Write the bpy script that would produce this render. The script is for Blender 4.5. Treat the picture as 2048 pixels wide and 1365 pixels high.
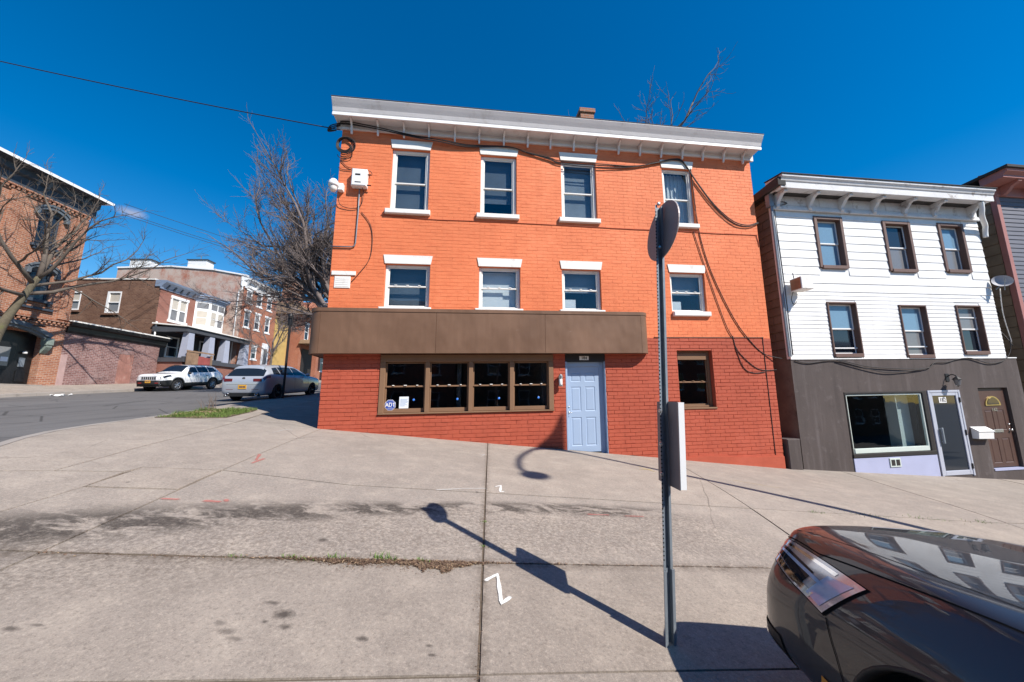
import bpy, bmesh, math, random
from mathutils import Vector, Matrix, noise
from mathutils.geometry import tessellate_polygon
RAD = math.radians
scene = bpy.context.scene
for ob in list(bpy.data.objects):
    bpy.data.objects.remove(ob, do_unlink=True)
COL = scene.collection
random.seed(7)

# ------------------------------------------------------------------ camera
cam_d = bpy.data.cameras.new('camera')
cam_d.sensor_width = 36.0
cam_d.sensor_fit = 'HORIZONTAL'
cam_d.lens = 720.0 / 2048.0 * 36.0
cam_d.clip_start = 0.05
cam_d.clip_end = 2000.0
cam = bpy.data.objects.new('camera', cam_d)
COL.objects.link(cam)
cam.location = (0, 0, 0)
cam.rotation_euler = (RAD(90 + 9.22), 0, 0)
scene.camera = cam

# ------------------------------------------------------------------ sky and sun
SUN_EL = 44.8
SHADOW = Vector((-0.79, 0.613))                 # where shadows point, in plan
SUN_AZ = math.atan2(-SHADOW.y, -SHADOW.x)
world = bpy.data.worlds.new('World')
scene.world = world
world.use_nodes = True
wn = world.node_tree
for nd in list(wn.nodes):
    wn.nodes.remove(nd)
w_out = wn.nodes.new('ShaderNodeOutputWorld')
w_bg = wn.nodes.new('ShaderNodeBackground')
w_sky = wn.nodes.new('ShaderNodeTexSky')
w_sky.sky_type = 'NISHITA'
w_sky.sun_disc = False
w_sky.sun_elevation = RAD(SUN_EL)
w_sky.sun_rotation = math.pi / 2 - SUN_AZ
w_sky.altitude = 0
w_sky.air_density = 1.15
w_sky.dust_density = 0.05
w_sky.ozone_density = 2.6
w_hsv = wn.nodes.new('ShaderNodeHueSaturation')
w_hsv.inputs['Hue'].default_value = 0.503
w_hsv.inputs['Saturation'].default_value = 1.52
w_hsv.inputs['Value'].default_value = 1.0
w_bg.inputs['Strength'].default_value = 0.100
wn.links.new(w_sky.outputs[0], w_hsv.inputs['Color'])
# one small wisp of cloud low over the side street and a fainter one beside it
def w_math(op, a, b=0.0):
    nd = wn.nodes.new('ShaderNodeMath'); nd.operation = op
    for i, v in enumerate((a, b)):
        if isinstance(v, (int, float)): nd.inputs[i].default_value = v
        else: wn.links.new(v, nd.inputs[i])
    return nd.outputs[0]
def w_dot(vec):
    nd = wn.nodes.new('ShaderNodeVectorMath'); nd.operation = 'DOT_PRODUCT'
    wn.links.new(w_tc.outputs['Generated'], nd.inputs[0]); nd.inputs[1].default_value = vec
    return nd.outputs['Value']
w_tc = wn.nodes.new('ShaderNodeTexCoord')
w_ns = wn.nodes.new('ShaderNodeTexNoise'); w_ns.inputs['Scale'].default_value = 26; w_ns.inputs['Detail'].default_value = 6; w_ns.inputs['Roughness'].default_value = 0.62
wn.links.new(w_tc.outputs['Generated'], w_ns.inputs['Vector'])
w_prev = w_hsv.outputs[0]
for d_, ra, rb, amt in ((Vector((-0.706, 0.620, 0.342)), 0.026, 0.011, 0.50), (Vector((-0.54, 0.76, 0.355)), 0.02, 0.012, 0.16)):
    t_ = Vector((d_.y, -d_.x, 0)).normalized(); u_ = t_.cross(d_)
    a_ = w_math('DIVIDE', w_dot(t_), ra); b_ = w_math('DIVIDE', w_math('SUBTRACT', w_dot(u_), 0.0), rb)
    r_ = w_math('SQRT', w_math('ADD', w_math('MULTIPLY', a_, a_), w_math('MULTIPLY', b_, b_)))
    m_ = w_math('MULTIPLY', w_math('MAXIMUM', w_math('SUBTRACT', 1.0, r_), 0.0), w_math('GREATER_THAN', w_dot(d_), 0.0))
    m_ = w_math('MINIMUM', w_math('MULTIPLY', w_math('MULTIPLY', m_, w_ns.outputs['Fac']), 3.2 * amt), 0.75)
    mx_ = wn.nodes.new('ShaderNodeMix'); mx_.data_type = 'RGBA'
    wn.links.new(m_, mx_.inputs[0]); wn.links.new(w_prev, mx_.inputs[6]); mx_.inputs[7].default_value = (3.6, 3.7, 4.6, 1)
    w_prev = mx_.outputs[2]
wn.links.new(w_prev, w_bg.inputs['Color'])
wn.links.new(w_bg.outputs[0], w_out.inputs['Surface'])

sun_d = bpy.data.lights.new('sun', 'SUN')
sun_d.energy = 5.0
sun_d.angle = RAD(0.55)
sun_d.color = (1.0, 0.945, 0.87)
sun = bpy.data.objects.new('sun', sun_d)
COL.objects.link(sun)
ce, se = math.cos(RAD(SUN_EL)), math.sin(RAD(SUN_EL))
to_sun = Vector((math.cos(SUN_AZ) * ce, math.sin(SUN_AZ) * ce, se))
sun.rotation_euler = to_sun.to_track_quat('Z', 'Y').to_euler()
sun.location = to_sun * 60

scene.view_settings.view_transform = 'Standard'
scene.view_settings.look = 'None'
scene.view_settings.gamma = 1.0
scene.view_settings.use_curve_mapping = False
scene.view_settings.exposure = 0.5
scene.render.resolution_x = 1024
scene.render.resolution_y = 682

# ------------------------------------------------------------------ terrain
F_YAW = RAD(7.66)
F_EX = Vector((math.cos(F_YAW), math.sin(F_YAW)))
F_N = Vector((-math.sin(F_YAW), math.cos(F_YAW)))
F_O = Vector((-4.27, 8.10))

def sstep(a, b, x):
    t = min(1.0, max(0.0, (x - a) / (b - a)))
    return t * t * (3 - 2 * t)

def H(x, y):
    """height of the pavement at a place"""
    s = (x - F_O.x) * F_EX.x + (y - F_O.y) * F_EX.y
    df = -((x - F_O.x) * F_N.x + (y - F_O.y) * F_N.y)
    df = max(-40.0, min(12.0, df))
    g = 0.04 * df
    if df > 2.5:
        t = min(df, 4.5) - 2.5
        g += 0.06 * t * t / 4.0
        if df > 4.5:
            g += 0.06 * (df - 4.5)
    s2 = max(-30.0, s)
    zm = -0.63 - g - 0.098 * min(s2, 11.4) - 0.066 * min(max(s2 - 11.4, 0), 20)
    zs = -1.0 + 0.07 * max(-15.0, min(90.0, y))
    w = sstep(-10.5, -4.0, x)
    return zs * (1 - w) + zm * w

ROAD_DROP = 0.07

# ------------------------------------------------------------------ node materials
class NT:
    def __init__(self, name):
        self.m = bpy.data.materials.new(name)
        self.m.use_nodes = True
        self.t = self.m.node_tree
        self.b = self.t.nodes['Principled BSDF']
        self.out = self.t.nodes['Material Output']
    def n(self, typ, **kw):
        nd = self.t.nodes.new(typ)
        for k, v in kw.items():
            setattr(nd, k, v)
        return nd
    def l(self, a, b):
        self.t.links.new(a, b)
    def pos(self):
        return self.n('ShaderNodeNewGeometry').outputs['Position']
    def obj(self):
        return self.n('ShaderNodeTexCoord').outputs['Object']
    def noise(self, vec, scale, detail=3, rough=0.55, dist=0.0):
        nd = self.n('ShaderNodeTexNoise')
        nd.inputs['Scale'].default_value = scale
        nd.inputs['Detail'].default_value = detail
        nd.inputs['Roughness'].default_value = rough
        nd.inputs['Distortion'].default_value = dist
        self.l(vec, nd.inputs['Vector'])
        return nd.outputs['Fac']
    def scaled(self, vec, sx, sy, sz, loc=(0, 0, 0)):
        nd = self.n('ShaderNodeMapping')
        nd.inputs['Scale'].default_value = (sx, sy, sz)
        nd.inputs['Location'].default_value = loc
        self.l(vec, nd.inputs['Vector'])
        return nd.outputs[0]
    def ramp(self, fac, a, b, lo=0.0, hi=1.0):
        nd = self.n('ShaderNodeMapRange')
        nd.inputs['From Min'].default_value = a
        nd.inputs['From Max'].default_value = b
        nd.inputs['To Min'].default_value = lo
        nd.inputs['To Max'].default_value = hi
        self.l(fac, nd.inputs['Value'])
        return nd.outputs[0]
    def math(self, op, a, b=None, c=None):
        nd = self.n('ShaderNodeMath', operation=op)
        for i, v in enumerate((a, b, c)):
            if v is None:
                continue
            if isinstance(v, (int, float)):
                nd.inputs[i].default_value = v
            else:
                self.l(v, nd.inputs[i])
        return nd.outputs[0]
    def mix(self, fac, a, b, blend='MIX'):
        nd = self.n('ShaderNodeMix', data_type='RGBA', blend_type=blend)
        for sock, v in ((nd.inputs[0], fac), (nd.inputs[6], a), (nd.inputs[7], b)):
            if isinstance(v, (int, float)):
                sock.default_value = v
            elif isinstance(v, tuple):
                sock.default_value = (v[0], v[1], v[2], 1)
            else:
                self.l(v, sock)
        return nd.outputs[2]
    def bump(self, h, strength, dist=0.01):
        nd = self.n('ShaderNodeBump')
        nd.inputs['Strength'].default_value = strength
        nd.inputs['Distance'].default_value = dist
        self.l(h, nd.inputs['Height'])
        self.l(nd.outputs[0], self.b.inputs['Normal'])
    def color(self, c):
        if isinstance(c, tuple):
            self.b.inputs['Base Color'].default_value = (c[0], c[1], c[2], 1)
        else:
            self.l(c, self.b.inputs['Base Color'])
    def set(self, **kw):
        for k, v in kw.items():
            s = self.b.inputs[k.replace('_', ' ')]
            if isinstance(v, (int, float, tuple)):
                s.default_value = v
            else:
                self.l(v, s)

def tint(c, f):
    return (min(1, c[0] * f), min(1, c[1] * f), min(1, c[2] * f))

def mk(name, c, rough=0.7, var=0.12, scale=2.0, fine=40.0, bump=0.15, metal=0.0, spec=0.4, coat=0.0, dirt=None, dirt_amt=0.35, dirt_scale=1.2):
    """a painted, stone, metal or plastic surface with uneven tone, wear and fine relief"""
    k = NT(name)
    p = k.pos()
    n1 = k.noise(p, scale, 4)
    n2 = k.noise(p, fine, 3, 0.6)
    f = k.math('ADD', k.math('MULTIPLY', n1, 0.65), k.math('MULTIPLY', n2, 0.35))
    col = k.mix(k.ramp(f, 0.3, 0.7), tint(c, 1 - var), tint(c, 1 + var))
    if dirt:
        d = k.noise(p, dirt_scale, 6, 0.68)
        col = k.mix(k.ramp(d, 0.56, 0.72, 0, dirt_amt), col, dirt)
    k.color(col)
    k.set(Roughness=k.ramp(n2, 0.3, 0.7, max(0.02, rough - 0.08), min(1, rough + 0.08)), Metallic=metal)
    k.b.inputs['Specular IOR Level'].default_value = spec
    if coat:
        k.b.inputs['Coat Weight'].default_value = coat
        k.b.inputs['Coat Roughness'].default_value = 0.02
    if bump:
        k.bump(n2, bump, 0.004)
    return k.m

def mk_paintbrick(name, c, worn, worn_amt):
    k = NT(name)
    p = k.pos()
    big = k.noise(p, 0.55, 5, 0.62)
    mid = k.noise(k.scaled(p, 2.2, 2.2, 5.0), 1.6, 4, 0.6)
    fin = k.noise(p, 55, 4, 0.65)
    strk = k.noise(k.scaled(p, 5.5, 5.5, 0.45), 1.0, 5, 0.6)
    crs = k.noise(k.scaled(p, 3.6, 3.6, 11.0), 1.0, 3, 0.6)
    pale = (min(1, c[0] * 1.04), c[1] * 1.22, c[2] * 1.42)
    col = k.mix(k.ramp(big, 0.34, 0.66), tint(c, 0.90), tint(c, 1.06))
    col = k.mix(k.ramp(big, 0.52, 0.70, 0, 0.55), col, pale)
    col = k.mix(k.ramp(mid, 0.50, 0.75, 0, 0.40), col, worn)
    col = k.mix(k.ramp(crs, 0.52, 0.72, 0, 0.30), col, tint(worn, 0.92))
    col = k.mix(k.ramp(strk, 0.55, 0.75, 0, 0.30), col, tint(worn, 0.80))
    col = k.mix(k.ramp(strk, 0.42, 0.25, 0, 0.25), col, pale)
    spots = k.noise(k.scaled(p, 1, 1, 1.6), 7.0, 6, 0.72)
    zone = k.noise(p, 0.9, 2)
    sm_ = k.math('MULTIPLY', k.ramp(spots, 0.62, 0.70), k.ramp(zone, 0.44, 0.60))
    col = k.mix(k.math('MULTIPLY', sm_, worn_amt), col, tint(worn, 0.45))
    k.color(col)
    k.set(Roughness=k.ramp(fin, 0.3, 0.7, 0.62, 0.8))
    k.b.inputs['Specular IOR Level'].default_value = 0.3
    k.bump(k.math('ADD', fin, k.math('MULTIPLY', mid, 1.8)), 0.45, 0.008)
    return k.m

def mk_stain(name, c, pale, dark, rough=0.85, bump=0.5, amt=0.45):
    """rain-streaked and soiled wall surface"""
    k = NT(name)
    p = k.pos()
    strk = k.noise(k.scaled(p, 4.5, 4.5, 0.40), 1.0, 6, 0.65)
    big = k.noise(p, 0.8, 5, 0.62)
    mid = k.noise(p, 3.4, 6, 0.7)
    fin = k.noise(p, 65, 4, 0.65)
    col = k.mix(k.ramp(big, 0.32, 0.68), tint(c, 0.90), tint(c, 1.10))
    col = k.mix(k.ramp(strk, 0.52, 0.72, 0, amt), col, pale)
    col = k.mix(k.ramp(strk, 0.46, 0.26, 0, amt), col, dark)
    col = k.mix(k.ramp(mid, 0.58, 0.74, 0, amt), col, pale)
    col = k.mix(k.ramp(mid, 0.40, 0.26, 0, amt * 0.8), col, dark)
    k.color(col)
    k.set(Roughness=rough)
    k.b.inputs['Specular IOR Level'].default_value = 0.3
    k.bump(k.math('ADD', fin, k.math('MULTIPLY', mid, 1.6)), bump, 0.006)
    return k.m

def mk_sheet(name, c):
    """painted sheet metal: rain streaks, shallow dents, faded and scratched places"""
    k = NT(name)
    p = k.pos()
    strk = k.noise(k.scaled(p, 9, 9, 0.35), 1.0, 5, 0.62)
    big = k.noise(p, 0.9, 4, 0.6)
    fin = k.noise(p, 70, 3, 0.6)
    scr = k.noise(k.scaled(p, 2.2, 2.2, 16), 1.3, 6, 0.7, 0.6)
    col = k.mix(k.ramp(big, 0.32, 0.68), tint(c, 0.86), tint(c, 1.14))
    col = k.mix(k.ramp(strk, 0.54, 0.74, 0, 0.22), col, tint(c, 1.4))
    col = k.mix(k.ramp(strk, 0.44, 0.26, 0, 0.22), col, tint(c, 0.7))
    col = k.mix(k.ramp(scr, 0.70, 0.76, 0, 0.55), col, (0.42, 0.34, 0.28))
    k.color(col)
    k.set(Roughness=k.ramp(big, 0.3, 0.7, 0.42, 0.6))
    k.b.inputs['Specular IOR Level'].default_value = 0.25
    dents = k.noise(k.scaled(p, 1.2, 1.2, 0.7), 1.6, 2)
    k.bump(k.math('ADD', k.math('MULTIPLY', dents, 6.0), k.math('MULTIPLY', fin, 0.1)), 0.5, 0.012)
    return k.m

def mk_brick(name, c1, c2, mortar, bw=0.215, bh=0.075, wash=None, wash_rng=(0.5, 0.62), patches=None, rough=0.85):
    """brickwork too far away to build brick by brick; coordinates run along the wall and up"""
    k = NT(name)
    o = k.obj()
    sep = k.n('ShaderNodeSeparateXYZ')
    k.l(o, sep.inputs[0])
    cmb = k.n('ShaderNodeCombineXYZ')
    k.l(k.math('ADD', sep.outputs[0], sep.outputs[1]), cmb.inputs[0])
    k.l(sep.outputs[2], cmb.inputs[1])
    br = k.n('ShaderNodeTexBrick')
    br.inputs['Scale'].default_value = 1.0
    br.inputs['Brick Width'].default_value = bw
    br.inputs['Row Height'].default_value = bh
    br.inputs['Mortar Size'].default_value = 0.014
    br.inputs['Mortar Smooth'].default_value = 0.4
    br.inputs['Bias'].default_value = 0.0
    br.inputs['Color1'].default_value = (*c1, 1)
    br.inputs['Color2'].default_value = (*c2, 1)
    br.inputs['Mortar'].default_value = (*mortar, 1)
    k.l(cmb.outputs[0], br.inputs['Vector'])
    n1 = k.noise(o, 0.8, 4)
    n2 = k.noise(o, 9.0, 4, 0.65)
    col = k.mix(k.ramp(n1, 0.35, 0.65, 0.0, 0.5), br.outputs['Color'], tint(c1, 0.72))
    col = k.mix(k.ramp(n2, 0.4, 0.75, 0.0, 0.35), col, tint(c2, 1.25))
    if wash:
        w = k.noise(k.scaled(o, 1, 1, 0.8), 0.9, 7, 0.66)
        w2 = k.noise(k.scaled(o, 6, 6, 14), 1.0, 3, 0.6)
        ww = k.math('ADD', k.math('MULTIPLY', w, 0.75), k.math('MULTIPLY', w2, 0.25))
        col = k.mix(k.ramp(ww, wash_rng[0], wash_rng[1], 0.0, 0.92), col, wash)
    k.color(col)
    k.set(Roughness=rough)
    k.b.inputs['Specular IOR Level'].default_value = 0.25
    h = k.math('SUBTRACT', k.math('MULTIPLY', n2, 0.4), br.outputs['Fac'])
    k.bump(h, 0.6, 0.008)
    return k.m

def mk_glass(name, tintc=(0.90, 0.94, 0.96), see=0.95, rough=0.01):
    k = NT(name)
    for nd in [k.b]:
        k.t.nodes.remove(nd)
    tr = k.n('ShaderNodeBsdfTransparent')
    tr.inputs[0].default_value = (tintc[0] * see, tintc[1] * see, tintc[2] * see, 1)
    gl = k.n('ShaderNodeBsdfGlossy')
    gl.inputs['Roughness'].default_value = rough
    fr = k.n('ShaderNodeLayerWeight')
    fr.inputs['Blend'].default_value = 0.5
    sch = k.math('ADD', k.math('MULTIPLY', k.math('POWER', fr.outputs['Facing'], 5.0), 0.94), 0.055)
    p = k.pos()
    wav = k.noise(p, 2.3, 2)
    bp = k.n('ShaderNodeBump')
    bp.inputs['Strength'].default_value = 0.06
    bp.inputs['Distance'].default_value = 0.02
    k.l(wav, bp.inputs['Height'])
    k.l(bp.outputs[0], gl.inputs['Normal'])
    mx = k.n('ShaderNodeMixShader')
    k.l(sch, mx.inputs[0])
    k.l(tr.outputs[0], mx.inputs[1])
    k.l(gl.outputs[0], mx.inputs[2])
    k.l(mx.outputs[0], k.out.inputs['Surface'])
    return k.m

def mk_plain(name, c, rough=0.5, metal=0.0, spec=0.5, coat=0.0):
    k = NT(name)
    p = k.pos()
    n2 = k.noise(p, 30, 3)
    k.color(k.mix(k.ramp(n2, 0.3, 0.7), tint(c, 0.93), tint(c, 1.05)))
    k.set(Roughness=rough, Metallic=metal)
    k.b.inputs['Specular IOR Level'].default_value = spec
    if coat:
        k.b.inputs['Coat Weight'].default_value = coat
        k.b.inputs['Coat Roughness'].default_value = 0.01
    return k.m

def mk_carpaint(name, c, metal=0.0, rough=0.28, flake=0.0):
    k = NT(name)
    p = k.pos()
    n1 = k.noise(p, 900, 1)
    n2 = k.noise(p, 5, 4, 0.7)
    k.color(k.mix(k.ramp(n1, 0.3, 0.7), tint(c, 1 - flake), tint(c, 1 + flake)))
    k.set(Metallic=metal, Roughness=rough)
    k.b.inputs['Coat Weight'].default_value = 1.0
    k.l(k.ramp(n2, 0.45, 0.8, 0.01, 0.08), k.b.inputs['Coat Roughness'])
    return k.m

# ------------------------------------------------------------------ mesh collecting
class Frame:
    """local coordinates of a building: s along the front, d inward, h up (front courses rise by k per metre)"""
    def __init__(self, origin, yaw, k=0.0, s0=0.0, zroot=0.0):
        self.o, self.yaw, self.k, self.s0, self.zr = Vector(origin), yaw, k, s0, zroot
    def root(self, name, label, cat, group=None):
        e = bpy.data.objects.new(name, None)
        COL.objects.link(e)
        ex = Vector((math.cos(self.yaw), math.sin(self.yaw)))
        p = self.o + ex * self.s0
        e.location = (p.x, p.y, self.zr)
        e.rotation_euler = (0, 0, self.yaw)
        e.empty_display_size = 0.3
        tag(e, label, cat, group)
        return e
    def world(self, s, d, h):
        ex = Vector((math.cos(self.yaw), math.sin(self.yaw)))
        n = Vector((-math.sin(self.yaw), math.cos(self.yaw)))
        p = self.o + ex * s + n * d
        return Vector((p.x, p.y, h + self.k * s))

def tag(o, label=None, cat=None, group=None, kind=None):
    if label: o['label'] = label
    if cat: o['category'] = cat
    if group: o['group'] = group
    if kind: o['kind'] = kind
    return o

class MB:
    def __init__(self, fr=None):
        self.v, self.f, self.mi = [], [], []
        self.fr = fr
    def add(self, vs, fs, mi=0):
        b = len(self.v)
        self.v += [tuple(p) for p in vs]
        for f in fs:
            self.f.append(tuple(i + b for i in f))
            self.mi.append(mi)
    def box(self, x0, x1, y0, y1, z0, z1, mi=0):
        self.add([(x0, y0, z0), (x1, y0, z0), (x1, y1, z0), (x0, y1, z0), (x0, y0, z1), (x1, y0, z1), (x1, y1, z1), (x0, y1, z1)],
                 [(0, 3, 2, 1), (4, 5, 6, 7), (0, 1, 5, 4), (1, 2, 6, 5), (2, 3, 7, 6), (3, 0, 4, 7)], mi)
        return self
    def bev(self, x0, x1, y0, y1, z0, z1, c=0.01, mi=0):
        """box with chamfered front (low y) edges"""
        self.add([(x0, y1, z0), (x1, y1, z0), (x1, y1, z1), (x0, y1, z1),
                  (x0, y0 + c, z0), (x1, y0 + c, z0), (x1, y0 + c, z1), (x0, y0 + c, z1),
                  (x0 + c, y0, z0 + c), (x1 - c, y0, z0 + c), (x1 - c, y0, z1 - c), (x0 + c, y0, z1 - c)],
                 [(0, 3, 2, 1), (0, 1, 5, 4), (1, 2, 6, 5), (2, 3, 7, 6), (3, 0, 4, 7),
                  (4, 5, 9, 8), (5, 6, 10, 9), (6, 7, 11, 10), (7, 4, 8, 11), (8, 9, 10, 11)], mi)
        return self
    def prism(self, poly, a, b, axis='y', mi=0):
        """extrude a closed outline; axis y: outline is (x,z); axis x: (y,z); axis z: (x,y)"""
        n = len(poly)
        def P(p, t):
            return (p[0], t, p[1]) if axis == 'y' else (t, p[0], p[1]) if axis == 'x' else (p[0], p[1], t)
        vs = [P(p, a) for p in poly] + [P(p, b) for p in poly]
        fs = [tuple(range(n)), tuple(range(2 * n - 1, n - 1, -1))]
        for i in range(n):
            j = (i + 1) % n
            fs.append((i, i + n, j + n, j))
        self.add(vs, fs, mi)
        return self
    def tube(self, pts, r, n=6, mi=0, cap=True):
        pts = [Vector(p) for p in pts]
        rs = r if isinstance(r, (list, tuple)) else [r] * len(pts)
        rings = []
        up = None
        for i, p in enumerate(pts):
            a = pts[max(0, i - 1)]; b = pts[min(len(pts) - 1, i + 1)]
            t = (b - a)
            if t.length < 1e-9: t = Vector((0, 0, 1))
            t.normalize()
            if up is None:
                up = Vector((0, 0, 1)) if abs(t.z) < 0.9 else Vector((1, 0, 0))
            x = t.cross(up)
            if x.length < 1e-6:
                x = t.cross(Vector((0.3, 0.8, 0.1)))
            x.normalize()
            y = x.cross(t); y.normalize(); up = y
            rings.append([p + (x * math.cos(2 * math.pi * k / n) + y * math.sin(2 * math.pi * k / n)) * rs[i] for k in range(n)])
        vs = [q for ring in rings for q in ring]
        fs = []
        for i in range(len(pts) - 1):
            for k in range(n):
                k2 = (k + 1) % n
                fs.append((i * n + k, i * n + k2, (i + 1) * n + k2, (i + 1) * n + k))
        if cap:
            fs.append(tuple(range(n - 1, -1, -1)))
            fs.append(tuple(range((len(pts) - 1) * n, len(pts) * n)))
        self.add(vs, fs, mi)
        return self
    def lathe(self, prof, c, n=16, axis='z', mi=0, a0=0.0, a1=2 * math.pi):
        """profile of (radius, height) turned round an axis through c"""
        full = abs(a1 - a0 - 2 * math.pi) < 1e-6
        m = n if full else n + 1
        vs = []
        for i in range(m):
            a = a0 + (a1 - a0) * i / n
            for r, h in prof:
                u, w = r * math.cos(a), r * math.sin(a)
                vs.append({'z': (c[0] + u, c[1] + w, c[2] + h), 'y': (c[0] + u, c[1] + h, c[2] + w), 'x': (c[0] + h, c[1] + u, c[2] + w)}[axis])
        k = len(prof)
        fs = []
        for i in range(n):
            j = (i + 1) % m
            for q in range(k - 1):
                fs.append((i * k + q, j * k + q, j * k + q + 1, i * k + q + 1))
        self.add(vs, fs, mi)
        return self
    def build(self, name, mats, parent=None, smooth=False, label=None, cat=None, group=None, kind=None, recalc=True):
        me = bpy.data.meshes.new(name)
        fr = self.fr
        vs = self.v
        if fr:
            vs = [(x - fr.s0, y, z + fr.k * x - fr.zr) for x, y, z in vs]
        me.from_pydata(vs, [], self.f)
        if not isinstance(mats, (list, tuple)):
            mats = [mats]
        for m in mats:
            me.materials.append(m)
        if len(mats) > 1:
            me.polygons.foreach_set('material_index', self.mi)
        if recalc:
            bm = bmesh.new(); bm.from_mesh(me)
            bmesh.ops.recalc_face_normals(bm, faces=bm.faces)
            bm.to_mesh(me); bm.free()
        if smooth:
            me.polygons.foreach_set('use_smooth', [True] * len(me.polygons))
        me.update()
        o = bpy.data.objects.new(name, me)
        COL.objects.link(o)
        if parent:
            o.parent = parent
        tag(o, label, cat, group, kind)
        return o

def smooth_by_angle(o, deg=35):
    me = o.data
    me.polygons.foreach_set('use_smooth', [True] * len(me.polygons))
    try:
        me.set_sharp_from_angle(angle=RAD(deg))
    except Exception:
        pass
    return o

def empty(name, loc, rz=0.0, label=None, cat=None, group=None):
    e = bpy.data.objects.new(name, None)
    COL.objects.link(e)
    e.location = loc
    e.rotation_euler = (0, 0, rz)
    e.empty_display_size = 0.3
    tag(e, label, cat, group)
    return e

def text_mesh(txt, size, depth=0.002, font_scale_x=1.0):
    cu = bpy.data.curves.new('lettering', 'FONT')
    cu.body = txt
    cu.size = size
    cu.extrude = depth
    cu.align_x = 'CENTER'
    cu.align_y = 'CENTER'
    cu.resolution_u = 3
    o = bpy.data.objects.new('lettering', cu)
    COL.objects.link(o)
    dg = bpy.context.evaluated_depsgraph_get()
    me = bpy.data.meshes.new_from_object(o.evaluated_get(dg))
    bpy.data.objects.remove(o, do_unlink=True)
    vs = [tuple(v.co) for v in me.vertices]
    fs = [tuple(p.vertices) for p in me.polygons]
    bpy.data.meshes.remove(me)
    return [(x * font_scale_x, y, z) for x, y, z in vs], fs

def put_text(mb, txt, size, x, y, z, sx=1.0, mi=0, bold=0.0):
    """upright lettering facing low y, centred at x, z"""
    vs, fs = text_mesh(txt, size, 0.0015, sx)
    mb.add([(x + a, y - c, z + b) for a, b, c in vs], fs, mi)
    if bold:
        mb.add([(x + a + bold, y - c - 0.0004, z + b) for a, b, c in vs], fs, mi)

def wall_with_openings(mb, x0, x1, z0, z1, y, ops, reveal=0.12, mi=0, reveal_mi=0):
    """front skin cut round its openings, with the sides of each opening going inward"""
    xs = sorted({x0, x1, *[v for o in ops for v in (o[0], o[1]) if x0 < v < x1]})
    zs = sorted({z0, z1, *[v for o in ops for v in (o[2], o[3]) if z0 < v < z1]})
    for i in range(len(xs) - 1):
        for j in range(len(zs) - 1):
            cx, cz = (xs[i] + xs[i + 1]) / 2, (zs[j] + zs[j + 1]) / 2
            if any(o[0] < cx < o[1] and o[2] < cz < o[3] for o in ops):
                continue
            mb.add([(xs[i], y, zs[j]), (xs[i + 1], y, zs[j]), (xs[i + 1], y, zs[j + 1]), (xs[i], y, zs[j + 1])], [(0, 1, 2, 3)], mi)
    for o in ops:
        a, b, c, d = o[:4]
        r = o[4] if len(o) > 4 else reveal
        mb.add([(a, y, c), (a, y, d), (a, y + r, d), (a, y + r, c)], [(0, 1, 2, 3)], reveal_mi)
        mb.add([(b, y, c), (b, y + r, c), (b, y + r, d), (b, y, d)], [(0, 1, 2, 3)], reveal_mi)
        mb.add([(a, y, d), (b, y, d), (b, y + r, d), (a, y + r, d)], [(0, 1, 2, 3)], reveal_mi)
        mb.add([(a, y, c), (a, y + r, c), (b, y + r, c), (b, y, c)], [(0, 1, 2, 3)], reveal_mi)

# ------------------------------------------------------------------ materials
ORANGE = (0.76, 0.208, 0.084)
REDP = (0.43, 0.090, 0.048)
M = {}
M['orange'] = mk_paintbrick('orange_painted_brick', ORANGE, (0.60, 0.135, 0.052), 0.8)
M['red'] = mk_paintbrick('red_painted_brick', REDP, (0.34, 0.065, 0.038), 0.6)
M['white_trim'] = mk('white_trim', (0.78, 0.75, 0.70), 0.6, 0.06, 3, 60, 0.25, dirt=(0.42, 0.36, 0.30), dirt_amt=0.5, dirt_scale=4)
M['white_clean'] = mk('white_vinyl', (0.80, 0.79, 0.77), 0.45, 0.04, 3, 60, 0.1)
M['cornice'] = mk('off_white_cornice', (0.70, 0.66, 0.65), 0.6, 0.07, 2, 50, 0.2, dirt=(0.33, 0.26, 0.20), dirt_amt=0.35, dirt_scale=2.5)
M['cornice_strip'] = mk('white_cornice_strip', (0.82, 0.81, 0.80), 0.5, 0.04, 2, 50, 0.1)
M['brown_metal'] = mk_sheet('brown_sheet_metal', (0.170, 0.096, 0.060))
M['brown_frame'] = mk('brown_window_frame', (0.22, 0.128, 0.076), 0.6, 0.08, 3, 80, 0.08, spec=0.15)
M['dark_wood'] = mk('dark_transom', (0.025, 0.021, 0.019), 0.6, 0.1, 3, 60, 0.1)
M['blue_door'] = mk('pale_blue_door_paint', (0.32, 0.41, 0.55), 0.5, 0.04, 2, 80, 0.05, spec=0.25)
M['glass'] = mk_glass('window_glass')
M['glass_dark'] = mk_plain('dark_window_glass', (0.018, 0.024, 0.034), 0.04, 0, 0.6)
M['glass_blue'] = mk_plain('pale_blue_window_pane', (0.17, 0.28, 0.38), 0.08, 0, 0.6)  # opaque pane in one even pale blue
M['glass_grey'] = mk_plain('grey_window_pane', (0.19, 0.19, 0.195), 0.15, 0, 0.5)  # opaque pane in one even grey
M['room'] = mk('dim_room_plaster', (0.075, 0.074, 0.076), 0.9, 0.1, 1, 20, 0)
M['curtain'] = mk('white_net_curtain', (0.78, 0.77, 0.75), 0.9, 0.08, 6, 60, 0.3)
M['black'] = mk('black_rubber', (0.014, 0.013, 0.014), 0.55, 0.2, 5, 60, 0.1)
M['steel'] = mk('brushed_steel', (0.55, 0.54, 0.53), 0.3, 0.05, 5, 90, 0.05, metal=0.9)
M['zinc'] = mk('galvanised_steel', (0.22, 0.25, 0.28), 0.5, 0.18, 14, 120, 0.12, metal=0.35, dirt=(0.18, 0.17, 0.16), dirt_amt=0.5, dirt_scale=14)
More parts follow.
